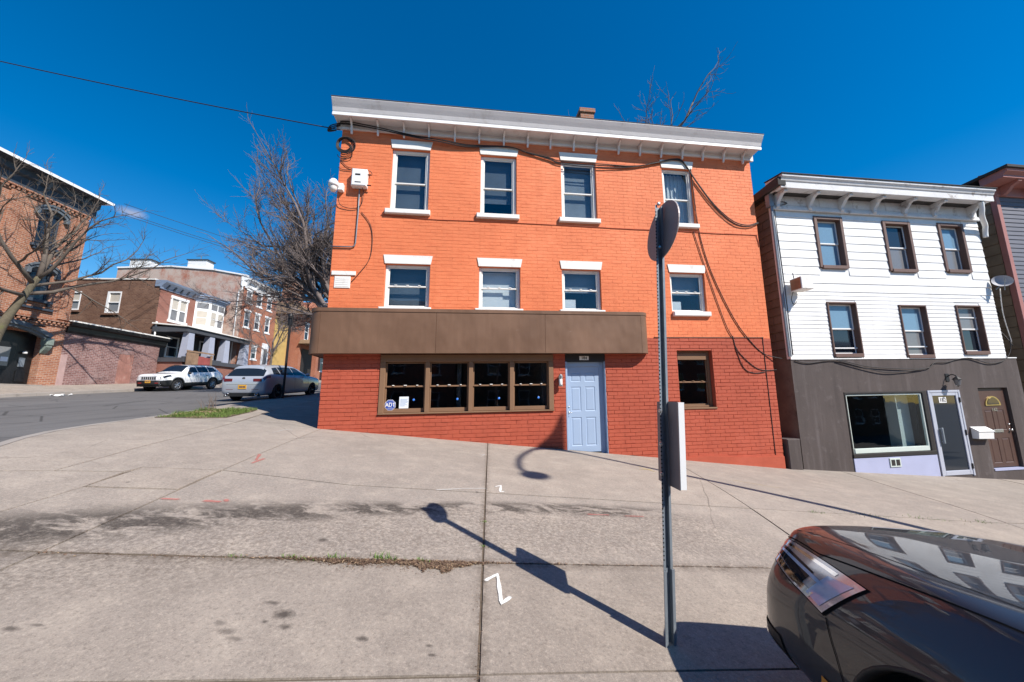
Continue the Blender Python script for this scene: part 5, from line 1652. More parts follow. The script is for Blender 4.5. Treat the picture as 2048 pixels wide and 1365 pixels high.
for x in (-2.75, -2.30, -.55, -.10, -5.3):
    m = MB(FL); m.prism([(-.15, 12.28), (-.62, 12.28), (-.64, 12.20), (-.40, 12.10), (-.30, 11.85), (-.24, 11.72), (-.15, 11.72)], x - .07, x + .07, 'x'); m.build('bracket', M['grey_hood'], lb)
m = MB(FL); m.box(-9, 0, 0, 10, 12.2, 12.35); m.build('roof', M['roofing'], lb)
m = MB(FL); m.tube([(-3.4, .6, 12.4), (-3.4, .6, 13.1)], .09, 10); m.build('vent_pipe', M['black'], lb)
def arch_band(m, cx, zs, half, rise, th, y0_, y1_, n=14, ext=0.0):
    """segmental arch band springing at zs"""
    R2 = (half * half + rise * rise) / (2 * rise)
    a = math.asin(min(1, half / R2))
    cz = zs + rise - R2
    inn = [(cx + R2 * math.sin(-a + 2 * a * q / n), cz + R2 * math.cos(-a + 2 * a * q / n)) for q in range(n + 1)]
    R3 = R2 + th
    out = [(cx + R3 * math.sin(-a + 2 * a * q / n), cz + R3 * math.cos(-a + 2 * a * q / n)) for q in range(n + 1)]
    for q in range(n):
        m.prism([inn[q], inn[q + 1], out[q + 1], out[q]], y0_, y1_, 'y')
for (a, b, c, d, _) in lops[:4]:
    if a < -4: continue
    cx = (a + b) / 2
    w = simple_window(lb, FL, a + .02, b - .02, c, d - .25, .12, M['slate_blue'], [M['glass_dark'], M['glass_dark']], .08)
    m = MB(FL)
    arch_band(m, cx, d - .27, .60, .26, .20, -.16, .12); arch_band(m, cx, d - .12, .66, .28, .10, -.22, -.10)
    m.prism([(cx - .6, d - .27), (cx + .6, d - .27), (cx + .3, d - .05), (cx, d), (cx - .3, d - .05)], .10, .14, 'y')
    for s_ in (-1, 1): m.bev(cx + s_ * .66 - .09, cx + s_ * .66 + .09, -.2, .0, d - .50, d - .20, .02)
    m.build('window_hood', M['grey_hood'], lb)
    m = MB(FL); m.bev(a - .15, b + .15, -.16, .1, c - .16, c, .02)
    for s_ in (a - .05, b - .05): m.box(s_, s_ + .12, -.12, -.002, c - .30, c - .16)
    m.build('sill', M['slate_blue'], lb)
m = MB(FL); m.bev(-2.35, -.85, -.14, -.002, 4.93, 5.06, .02); m.build('string_course', M['slate_blue'], lb)
# arched entrance
m = MB(FL); arch_band(m, -2.83, 3.30, 1.92, .52, .26, -.24, .0, 20); arch_band(m, -2.83, 3.42, 1.95, .54, .22, -.34, -.2, 20)
ac = m.build('entrance_arch', M['grey_hood'], lb)
for x in (-.86, -4.8):
    m = MB(FL); m.bev(x - .17, x + .17, -.36, .0, 3.02, 3.42, .03); m.prism([(-.0, 3.02), (-.32, 3.02), (-.30, 2.90), (-.20, 2.74), (-.10, 2.62), (-.03, 2.55), (0, 2.55)], x - .13, x + .13, 'x'); m.build('corbel', M['copper_green'], lb)
m = MB(FL); m.box(-4.7, -.96, .36, .5, .5, 3.9); dd = m.build('entrance_screen', M['blackpaint'], lb)
for xa, xb, gl in ((-4.4, -3.35, 0), (-3.15, -2.1, 0), (-2.45, -1.55, 1)):
    pass
m = MB(FL); m.bev(-2.70, -1.75, .28, .355, .80, 2.85, .01); dl = m.build('door', M['blackpaint'], lb)
m = MB(FL); m.box(-2.58, -1.98, .262, .278, 1.75, 2.75); m.build('pane', M['glass_grey'], dl)
m = MB(FL); m.box(-2.30, -2.02, .250, .261, 1.98, 2.22); m.build('notice', M['paper'], dl)
m = MB(FL); m.bev(-2.58, -1.98, .266, .279, .95, 1.55, .01); m.build('lower_panel', M['blackpaint'], dl)
m = MB(FL); m.bev(-1.52, -1.28, .30, .355, 1.75, 2.25, .01); m.build('intercom', M['zinc'], lb)
m = MB(FL); m.lathe([(0, .10), (.08, .09), (.10, .0), (.07, -.03), (0, -.03)], (-1.40, .24, 2.50), 12); m.build('entrance_lamp', M['white_clean'], lb, smooth=True)
m = MB(FL); m.bev(-1.55, -1.15, .31, .355, .95, 1.55, .01); m.build('side_panel', M['blackpaint'], lb)
m = MB(FL); m.box(-4.9, -.85, -.35, .36, .3, .80); m.build('step', M['kerb'], lb)
m = MB(FL); m.tube(spline([(-1.9, .0, 4.15), (-1.9, -.35, 4.3), (-1.75, -.6, 4.2), (-1.7, -.62, 4.05)], 4), .025, 6); m.lathe([(.02, .14), (.06, .12), (.26, .0)], (-1.7, -.62, 3.95), 14); m.build('gooseneck_lamp', M['black'], lb)

# ---- low brick building
FB = Frame(L_O, L_YAW, 0, 0.0, 0.76)
lo = FB.root('low_brick_building', 'low washed pink brick building with black parapet beside the tall brick one', 'building')
m = MB(FB); wall_with_openings(m, .003, 5.95, -.5, 4.0, .02, [(3.22, 4.20, .3, 3.06, .05)]); m.add([(5.95, .02, -.5), (5.95, 7, -.5), (5.95, 7, 4.0), (5.95, .02, 4.0)], [(0, 1, 2, 3)]); m.build('wall', M['brick_pale'], lo, recalc=False)
m = MB(FB); m.prism([(.02, 3.92), (-.06, 3.95), (-.10, 4.05), (-.12, 4.30), (-.30, 4.38), (-.34, 4.58), (.0, 4.62)], .01, 6.35, 'x'); m.build('parapet', M['blackpaint'], lo)
m = MB(FB); m.prism([(-.36, 4.58), (.3, 4.66), (.3, 4.72), (-.36, 4.66)], .0, 6.45, 'x'); m.build('roof_edge', M['white_trim'], lo)
m = MB(FB); m.box(.01, 6.2, .02, 7, 4.3, 4.6); m.build('roof', M['roofing'], lo)
for q in range(4):
    m = MB(FB); m.bev(3.23 + q * .243, 3.23 + q * .243 + .236, .03, .068, .3, 3.05, .008); m.build('blocked_door_board', M['plank_pink'], lo)
m = MB(FB); m.bev(.005, .32, -.03, .018, -.4, 2.6, .01); m.build('mortar_patch', mk('pink_mortar_patch', (.40, .27, .25), .9, .15, 3, 40, .3), lo)

# ---- boarded yard fence between the low building and the porch
fe = empty('board_fence', FL.world(6.05, -1.98, .85), L_YAW, 'rough plywood and red board fence in front of the porch', 'fence')
for xa, xb, z1_, mt in ((.0, .55, 2.80, 'plywood'), (.57, 1.05, 2.72, 'plywood'), (1.07, 1.60, 2.50, 'plywood_red'), (1.62, 2.2, 2.46, 'plywood_red'), (2.22, 2.42, 2.70, 'plywood')):
    m = MB(); m.bev(xa, xb, -.03, .03, -.3, z1_, .008); m.build('board', M[mt], fe)
m = MB(); m.box(-.1, 2.5, -.06, -.031, 2.74, 2.86); m.build('top_rail', M['plywood'], fe)

# ---- brown brick house with porch and bay
FH = Frame(L_O, L_YAW, 0, 6.1, 1.1)
bh = FH.root('brown_brick_house', 'two storey brown brick house with blue cornice, white bay window and columned porch', 'house')
FY = .8
X0, X1 = 6.10, 12.25
# the flank faces the camera: built in its own turned frame (u runs toward the street)
FS = Frame((L_O[0] - 0.0, L_O[1]), L_YAW, 0, 6.1, 1.1)
m = MB(FH)
wall_with_openings(m, X0, X1, 5.4, 8.72, FY, [(7.05, 8.68, 6.3, 8.1, .12)])
m.build('front_wall', M['brick_redbrown'], bh, recalc=False)
m = MB(FH); m.box(X0, X1, FY + .02, FY + .1, 1.0, 5.4); m.build('porch_wall', M['porch_dark'], bh)
m = MB(FH)
# flank with two window openings: outline in (depth, height)
dops = [(FY + 2.90, FY + 3.95, 6.55, 8.28), (FY + 5.95, FY + 6.98, 6.78, 8.28)]
ys_ = sorted({FY, 11.0, *[v for o in dops for v in o[:2]]}); zs_ = sorted({.5, 9.25, *[v for o in dops for v in o[2:]]})
for i in range(len(ys_) - 1):
    for j in range(len(zs_) - 1):
        cy_, cz_ = (ys_[i] + ys_[i + 1]) / 2, (zs_[j] + zs_[j + 1]) / 2
        if any(o[0] < cy_ < o[1] and o[2] < cz_ < o[3] for o in dops): continue
        m.add([(X0, ys_[i + 1], zs_[j]), (X0, ys_[i], zs_[j]), (X0, ys_[i], zs_[j + 1]), (X0, ys_[i + 1], zs_[j + 1])], [(0, 1, 2, 3)])
m.build('flank_wall', M['brick_brown'], bh, recalc=False)
for (a, b, c, d) in dops:
    w = MB(FH); f = .12
    for (p, q, r, s_) in ((a, a + f * .6, c, d), (b - f * 1.4, b, c, d), (a + f * .6, b - f * 1.4, d - f, d), (a + f * .6, b - f * 1.4, c, c + f), (a + f * .6, b - f * 1.4, (c + d) / 2 - .04, (c + d) / 2 + .04)):
        w.box(X0 - .03, X0 + .10, p, q, r, s_)
    wo = w.build('window', M['white_paint'], bh)
    for (r, s_, g_) in ((c + f, (c + d) / 2 - .04, M['glass_grey']), ((c + d) / 2 + .04, d - f, M['blind'])):
        p = MB(FH); p.box(X0 + .05, X0 + .07, a + f * .6, b - f * 1.4, r, s_); p.build('pane', g_, wo)
    p = MB(FH); p.box(X0 - .12, X0 + .05, a - .15, b + .15, c - .14, c - .002); p.build('sill', M['brick_brown'], bh)
m = MB(FH); m.box(X0 - .06, X0 + .3, FY + .5, 11, 9.25, 9.36); m.build('parapet_cap', M['white_trim'], bh)
m = MB(FH); m.box(X0 + .3, X1, FY + .3, 11, 8.9, 9.1); m.build('roof', M['roofing'], bh)
m = MB(FH); m.prism([(FY, 8.55), (FY - .08, 8.55), (FY - .10, 8.70), (FY - .30, 8.95), (FY - .45, 9.05), (FY - .50, 9.20), (FY + .4, 9.25), (FY + .4, 8.72), (FY, 8.72)], X0 - .08, 9.9, 'x')
m.prism([(FY, 8.55), (FY - .08, 8.55), (FY - .10, 8.70), (FY - .30, 8.95), (FY - .45, 9.05), (FY - .50, 9.20), (FY + .4, 9.25), (FY + .4, 8.72), (FY, 8.72)], 9.9, X1, 'x')
m.build('cornice', M['blue_trim'], bh)
for x in (6.5, 7.1, 7.7, 8.3, 8.9, 9.5):
    m = MB(FH); m.prism([(FY - .10, 8.86), (FY - .32, 8.92), (FY - .18, 8.66), (FY - .10, 8.60)], x - .05, x + .05, 'x'); m.build('bracket', M['slate_blue'], bh)
# paired window
w = MB(FH)
for a, b in ((7.10, 7.20), (7.80, 7.95), (8.53, 8.63)): w.bev(a, b, FY - .05, FY + .1, 6.32, 8.08, .01)
w.bev(7.05, 8.68, FY - .08, FY + .1, 8.085, 8.30, .01); w.bev(7.0, 8.75, FY - .10, FY + .1, 6.12, 6.315, .01)
for a, b in ((7.20, 7.80), (7.95, 8.53)): w.bev(a, b, FY - .02, FY + .1, 7.16, 7.23, .006)
wo = w.build('paired_window', M['white_paint'], bh)
for a, b in ((7.20, 7.80), (7.95, 8.53)):
    for c, d, g_ in ((6.32, 7.16, M['glass_grey']), (7.23, 8.08, M['blind'])):
        p = MB(FH); p.box(a, b, FY + .03, FY + .05, c, d); p.build('pane', g_, wo)
# bay: five sided box above the porch
bayp = [(9.35, FY), (9.95, FY - .85), (11.55, FY - .85), (12.15, FY)]
m = MB(FH); m.prism(bayp, 6.0, 8.45, 'z'); by = m.build('bay', M['white_paint'], bh)
def bay_pane(p, q, u0, u1, z0, z1, mat, nm='pane', off=.015):
    p, q = Vector(p), Vector(q); t = (q - p); n_ = Vector((t.y, -t.x)).normalized()
    a = p + t * u0 + n_ * off; b = p + t * u1 + n_ * off
    a2, b2 = a - n_ * .03, b - n_ * .03
    m = MB(FH); m.prism([(a.x, a.y), (b.x, b.y), (b2.x, b2.y), (a2.x, a2.y)], z0, z1, 'z'); m.build(nm, mat, by)
for (p, q, us) in ((bayp[0], bayp[1], ((.12, .88),)), (bayp[1], bayp[2], ((.06, .46), (.54, .94))), (bayp[2], bayp[3], ((.12, .88),))):
    for (u0, u1) in us:
        bay_pane(p, q, u0, u1, 7.85, 8.35, M['glass_grey'])
        bay_pane(p, q, u0 + .05, u1 - .05, 7.08, 7.62, M['blind']); bay_pane(p, q, u0 + .05, u1 - .05, 6.42, 7.02, M['blind'] if u0 < .3 else M['glass_grey'])
m = MB(FH)
def grow(poly, g): return [(9.35 - g, FY), (9.95 - g * .6, FY - .85 - g), (11.55 + g * .6, FY - .85 - g), (12.15 + g, FY)]
m.prism(grow(bayp, .05), 8.45, 8.60, 'z'); m.prism(grow(bayp, .25), 8.75, 8.90, 'z'); m.prism(grow(bayp, .14), 8.60, 8.75, 'z'); m.prism(grow(bayp, .33), 8.90, 9.0, 'z')
m.build('bay_cornice', M['blue_trim'], bh)
m = MB(FH); m.prism(grow(bayp, .06), 5.85, 6.0, 'z'); m.build('bay_skirt', M['white_paint'], bh)
# porch
PY0 = -1.85
m = MB(FH); m.prism([(FY, 5.72), (PY0 - .12, 5.48), (PY0 - .12, 5.56), (FY, 5.82)], X0 - .25, 12.9, 'x'); m.build('porch_roof', M['white_trim'], bh)
m = MB(FH); m.box(X0 - .15, 12.8, PY0, PY0 + .35, 5.12, 5.47); m.box(X0 - .15, X0 + .2, PY0 + .35, FY, 5.12, 5.50); m.box(12.45, 12.8, PY0 + .35, FY, 5.12, 5.50); m.box(X0 - .1, 12.75, PY0 + .36, FY, 5.44, 5.475); m.build('porch_beam', M['porch_dark'], bh)
m = MB(FH); m.box(X0 - .2, 12.85, PY0 - .05, FY, 2.8, 3.12); m.build('porch_floor', M['porch_dark'], bh)
m = MB(FH); m.box(X0 - .1, 12.75, PY0 + .1, FY, .8, 2.8); m.build('porch_base', M['brick_redbrown'], bh)
m = MB(FH); m.box(X0 - .12, 9.6, PY0 - .0, PY0 + .2, 3.12, 3.22); m.build('porch_parapet', M['porch_dark'], bh)
for x in (6.45, 8.45, 10.1, 12.5):
    m = MB(FH)
    wb, wt = .32, .24
    m.add([(x - wb, PY0 + .02, 3.12), (x + wb, PY0 + .02, 3.12), (x + wb, PY0 + .6, 3.12), (x - wb, PY0 + .6, 3.12), (x - wt, PY0 + .05, 5.11), (x + wt, PY0 + .05, 5.11), (x + wt, PY0 + .5, 5.11), (x - wt, PY0 + .5, 5.11)], [(0, 3, 2, 1), (4, 5, 6, 7), (0, 1, 5, 4), (1, 2, 6, 5), (2, 3, 7, 6), (3, 0, 4, 7)])
    m.build('porch_column', M['porch_blue'], bh)
simple_window(bh, FH, 7.2, 8.3, 3.3, 5.0, FY - .02, M['white_paint'], [M['glass_dark']], .12)
simple_window(bh, FH, 10.3, 11.3, 3.2, 5.1, FY - .02, M['white_paint'], [M['glass_dark']], .12)
m = MB(FH); m.tube([(X0 - .05, FY - .15, 5.9), (X0 - .05, FY - .15, 5.2), (X0 - .2, FY - .3, 4.7)], .06, 8); m.build('downspout', M['white_paint'], bh, smooth=True)
m = MB(FH); m.box(10.9, 12.7, PY0 - 1.0, PY0 - .85, 1.0, 2.9); m.build('garden_wall', M['white_wall'], bh)
m = MB(FH)
for q in range(9): m.tube([(9.4 + q * .16, PY0 - .95, 1.0), (9.4 + q * .16, PY0 - .95, 2.2)], .015, 5)
m.tube([(9.3, PY0 - .95, 2.2), (10.8, PY0 - .95, 2.2)], .02, 5); m.build('iron_railing', M['black'], bh)

# ---- tall terrace house
FT = Frame(L_O, L_YAW, 0, 12.3, 1.4)
th = FT.root('red_terrace_house', 'three storey red brick terrace house with a patchy whitewashed flank', 'house')
TY = -1.0
T0, T1 = 12.3, 17.4
tw = [(12.78, 13.58), (14.25, 15.05), (15.80, 16.6)]
tops = [(a, b, 9.30, 10.5, .12) for a, b in tw] + [(a, b, 6.9, 8.45, .12) for a, b in tw] + [(a, b, 3.95, 5.2, .12) for a, b in tw[:2]]
m = MB(FT); wall_with_openings(m, T0, T1, .5, 10.75, TY, tops); m.add([(T1, TY, .5), (T1, 12, .5), (T1, 12, 10.75), (T1, TY, 10.75)], [(0, 1, 2, 3)]); m.build('front_wall', M['brick_row'], th, recalc=False)
m = MB(FT)
fl_ = [(TY, .5), (TY, 11.75), (2.0, 12.3), (6.2, 12.62), (11.2, 12.45), (11.2, .5)]
m.add([(T0, y, z) for y, z in fl_], [tuple(range(6))]); m.build('flank_wall', M['brick_white'], th)
m = MB(FT)
for (ya, za), (yb, zb) in zip(fl_[1:4], fl_[2:5]):
    m.prism([(ya - .15, za), (yb, zb), (yb, zb + .14), (ya - .15, za + .14)], T0 - .10, T0 + .3, 'x')
m.build('flank_coping', M['white_paint'], th)
m = MB(FT); m.prism([(TY, 11.6), (2, 12.2), (6.2, 12.5), (11.2, 12.35), (11.2, 12.0), (TY, 11.0)], T0 + .05, T1, 'x'); m.build('roof', M['roofing'], th)
for q, (ya, yb) in enumerate(((8.3, 10.2), (2.9, 4.7))):
    m = MB(FT); m.box(T0 + .05, T0 + .9, ya, yb, 12.2, 13.35, 0); ch = m.build('chimney', M['white_paint'], th)
    m = MB(FT); m.box(T0 - .02, T0 + .97, ya - .12, yb + .12, 13.352, 13.45); m.build('cap', M['slate_blue'], ch)
for q, (yc, zc) in enumerate(((9.2, 13.45), (3.9, 13.45))):
    an = empty('tv_aerial', FT.world(T0 + .5, yc, zc), L_YAW, ('bent rooftop television aerial on the left white chimney', 'small rooftop television aerial on the right white chimney')[q], 'aerial', 'aerials on the terrace chimneys')
    m = MB(); m.tube([(0, 0, 0), (0, 0, .55)], .03, 5); m.tube([(0, -.7, .6), (0, .5, .45)], .02, 4)
    for k_ in range(6):
        m.tube([(-.35, -.6 + k_ * .2, .58 - k_ * .02), (.35, -.6 + k_ * .2, .62 - k_ * .02 + .2 * (k_ % 2))], .012, 4)
    if q == 0: m.tube([(0, -.3, .5), (0, -.9, .95)], .02, 4); m.tube([(0, .4, .5), (0, .75, .1)], .02, 4)
    m.build('mast_and_rods', M['zinc'], an)
m = MB(FT); m.prism([(TY, 10.75), (TY - .06, 10.75), (TY - .08, 11.25), (TY - .40, 11.45), (TY - .45, 11.62), (TY + .3, 11.72), (TY + .3, 10.75)], T0 - .08, T1, 'x'); m.build('cornice', M['white_paint'], th)
for x in (12.45, 13.9, 15.4, 16.9):
    m = MB(FT); m.prism([(TY - .06, 11.42), (TY - .42, 11.42), (TY - .30, 11.2), (TY - .18, 10.9), (TY - .14, 10.62), (TY - .06, 10.6)], x - .09, x + .09, 'x'); m.build('bracket', M['white_paint'], th)
for (a, b, c, d, _) in tops:
    simple_window(th, FT, a + .01, b - .01, c + .01, d - .01, TY + .05, M['white_paint'], [M['glass_dark'], M['glass_grey']], .09, head=.2, sill=.14)
m = MB(FT); m.bev(15.72, 16.75, TY - .06, TY + .05, 3.2, 5.75, .02); ddo = m.build('door_surround', M['white_paint'], th)
m = MB(FT); m.box(15.95, 16.5, TY - .075, TY - .061, 3.3, 5.2); m.build('door', M['glass_grey'], ddo)
m = MB(FT); m.box(15.5, 17.0, TY - 1.6, TY - .07, 1.2, 3.2); m.build('steps', M['kerb'], th)
m = MB(FT); m.tube([(T0 - .05, TY + .1, 11.4), (T0 - .05, TY + .12, 10.4), (T0 - .10, TY + .35, 10.2), (T0 - .10, TY + .40, 2.6)], .06, 8); m.build('downspout', M['white_paint'], th, smooth=True)

# ---- yellow house and the gabled brick house farther up
FYH = Frame((-25.8, 38.5), L_YAW, 0, 0, 1.8)
yh = FYH.root('yellow_house', 'narrow yellow sided house seen past the terrace', 'house')
m = MB(FYH); m.box(0, 2.3, .0, 8, .8, 8.9); m.build('wall', M['yellow_wall'], yh)
m = MB(FYH); m.prism([(-.4, 8.8), (4, 10.6), (8.4, 8.8)], -.05, 2.4, 'x'); m.build('roof', M['brown_roof'], yh)
FBH = Frame((-24.7, 41.4), L_YAW, 0, 0, 2.2)
gb_ = FBH.root('gabled_brick_house', 'red brick house with brown hipped roof, dormer and arched porch', 'house')
gops = [(a, a + .9, c, d, .15) for a in (.8, 2.9, 5.0, 7.2) for c, d in ((7.0, 9.0),)] + [(5.0, 6.0, 3.6, 5.8, .15), (7.2, 8.2, 3.6, 5.8, .15)]
m = MB(FBH); wall_with_openings(m, 0, 9.5, 1, 10.0, 0, gops); m.add([(0, 0, 1), (0, 9, 1), (0, 9, 10), (0, 0, 10)], [(3, 2, 1, 0)]); m.add([(9.5, 0, 1), (9.5, 9, 1), (9.5, 9, 10), (9.5, 0, 10)], [(0, 1, 2, 3)]); m.build('wall', M['brick_row'], gb_, recalc=False)
m = MB(FBH); m.add([(-.9, -.9, 9.8), (10.4, -.9, 9.8), (10.4, 9.5, 9.8), (-.9, 9.5, 9.8), (3.0, 4.2, 13.0), (6.5, 4.2, 13.0), (-.9, -.9, 10.05), (10.4, -.9, 10.05), (10.4, 9.5, 10.05), (-.9, 9.5, 10.05)], [(0, 3, 2, 1), (0, 1, 7, 6), (1, 2, 8, 7), (2, 3, 9, 8), (3, 0, 6, 9), (6, 7, 5, 4), (7, 8, 5), (8, 9, 4, 5), (9, 6, 4)]); m.build('roof', M['brown_roof'], gb_)
m = MB(FBH); m.box(1.2, 3.4, 2.0, 3.4, 11.2, 14.6); m.box(1.1, 3.5, 1.9, 3.5, 14.3, 14.55); m.build('chimney', M['chimney'], gb_)
m = MB(FBH); m.prism([(5.2, 10.4), (8.4, 10.4), (8.4, 12.0), (6.8, 13.2), (5.2, 12.0)], .4, 4.0, 'y'); dm = m.build('dormer', M['brick_row'], gb_)
m = MB(FBH); m.bev(5.9, 7.7, .3, .39, 10.7, 12.0, .02); m.build('dormer_window', M['white_paint'], dm)
for o in gops: simple_window(gb_, FBH, o[0], o[1], o[2], o[3], .05, M['white_paint'], [M['glass_dark']], .1, head=.15, sill=.12)
m = MB(FBH); m.prism([(-.3, 6.4), (4.4, 6.4), (4.0, 6.9), (0.1, 6.9)], -2.2, 0, 'y'); m.build('porch_roof', M['brown_roof'], gb_)
m = MB(FBH)
for x in (-.1, 3.8):
    m = MB(FBH); m.bev(x, x + .5, -2.1, -1.6, 1.5, 6.38, .02); m.build('porch_post', M['brick_row'], gb_)
m = MB(FBH); m.box(.5, 3.7, -.05, .02, 2.2, 5.9); m.build('porch_door', M['dark_wood'], gb_)
FSH = Frame((-23.6, 56.5), L_YAW, 0, 0, 2.8)
sh_ = FSH.root('pale_blue_shop', 'pale blue shop front with a wide window farthest up the street', 'shop')
m = MB(FSH); m.box(0, 9, 0, 8, 1.5, 12.0); m.build('wall', M['brick_row'], sh_)
m = MB(FSH); m.bev(.4, 8.0, -.5, -.01, 2.6, 4.6, .03); m.build('stall_riser', M['blue_trim'], sh_)
m = MB(FSH); m.bev(.4, 8.0, -.5, -.01, 4.62, 4.9, .03); m.bev(.4, 8.0, -.5, -.01, 7.3, 7.7, .03)
for x in (.4, 2.9, 5.4, 7.8): m.bev(x, x + .2, -.5, -.01, 4.9, 7.3, .02)
sw_ = m.build('shop_window', M['white_paint'], sh_)
m = MB(FSH); m.box(.6, 7.8, -.3, -.28, 4.9, 7.3); m.build('pane', M['glass_blue'], sw_)

# ---- the row behind the viewer, seen only as reflections in glass and paint
for q, (xa, wd, hh, yb, mt) in enumerate(((-27.0, 15.0, 9.5, -15.5, 'brick_brown'), (-11.5, 13.0, 10.5, -16.0, 'brick_redbrown'), (2.0, 14.0, 9.0, -15.8, 'brick_brown'), (16.5, 14.0, 10.0, -15.6, 'brick_redbrown'), (31.0, 26.0, 11.0, -15.9, 'brick_brown'))):
    FO = Frame((xa + wd, yb), math.pi, 0, 0, H(xa, yb) - .3)
    ob = FO.root('opposite_house', ('brown brick house across the main street, first from the side street', 'red brown brick house across the main street, second from the side street', 'brown brick house across the main street, third from the side street', 'red brown brick house across the main street, fourth from the side street', 'long brown brick house across the main street, farthest downhill')[q], 'house', 'houses across the main street behind the viewer')
    zb = H(xa, yb)
    oo = [(a, a + 1.1, zb + c, zb + c + 1.7, .15) for a in (1.5, 4.5, 7.5, 10.5) for c in (1.1, 4.2, 7.0) if c + 2 < hh]
    m = MB(FO); wall_with_openings(m, 0, wd, zb - 2.5, zb + hh, 0, oo); m.build('front_wall', M[mt], ob, recalc=False)
    m = MB(FO); m.box(0, wd, .3, 9, zb - 2.5, zb + hh - .2); m.build('house_core', M['dark_wood'], ob)
    m = MB(FO); m.box(-.05, wd + .05, -.45, .3, zb + hh, zb + hh + .35); m.build('cornice', M['peel_white'], ob)
    for o in oo: simple_window(ob, FO, o[0] + .02, o[1] - .02, o[2] + .02, o[3] - .02, .06, M['white_paint'], [M['glass_dark']], .08, sill=.12)
# ================================================================== vehicles
def ground_pose(o, x, y, ang, z_off=-ROAD_DROP):
    """stand a vehicle on the slope; ang is the plan direction of its tail"""
    e = 0.6
    n = Vector((-(H(x + e, y) - H(x - e, y)) / (2 * e), -(H(x, y + e) - H(x, y - e)) / (2 * e), 1)).normalized()
    t = Vector((math.cos(ang), math.sin(ang), 0)); t = (t - n * t.dot(n)).normalized()
    b = n.cross(t)
    m = Matrix(((t.x, b.x, n.x), (t.y, b.y, n.y), (t.z, b.z, n.z)))
    o.rotation_euler = m.to_euler()
    o.location = (x, y, H(x, y) + z_off)

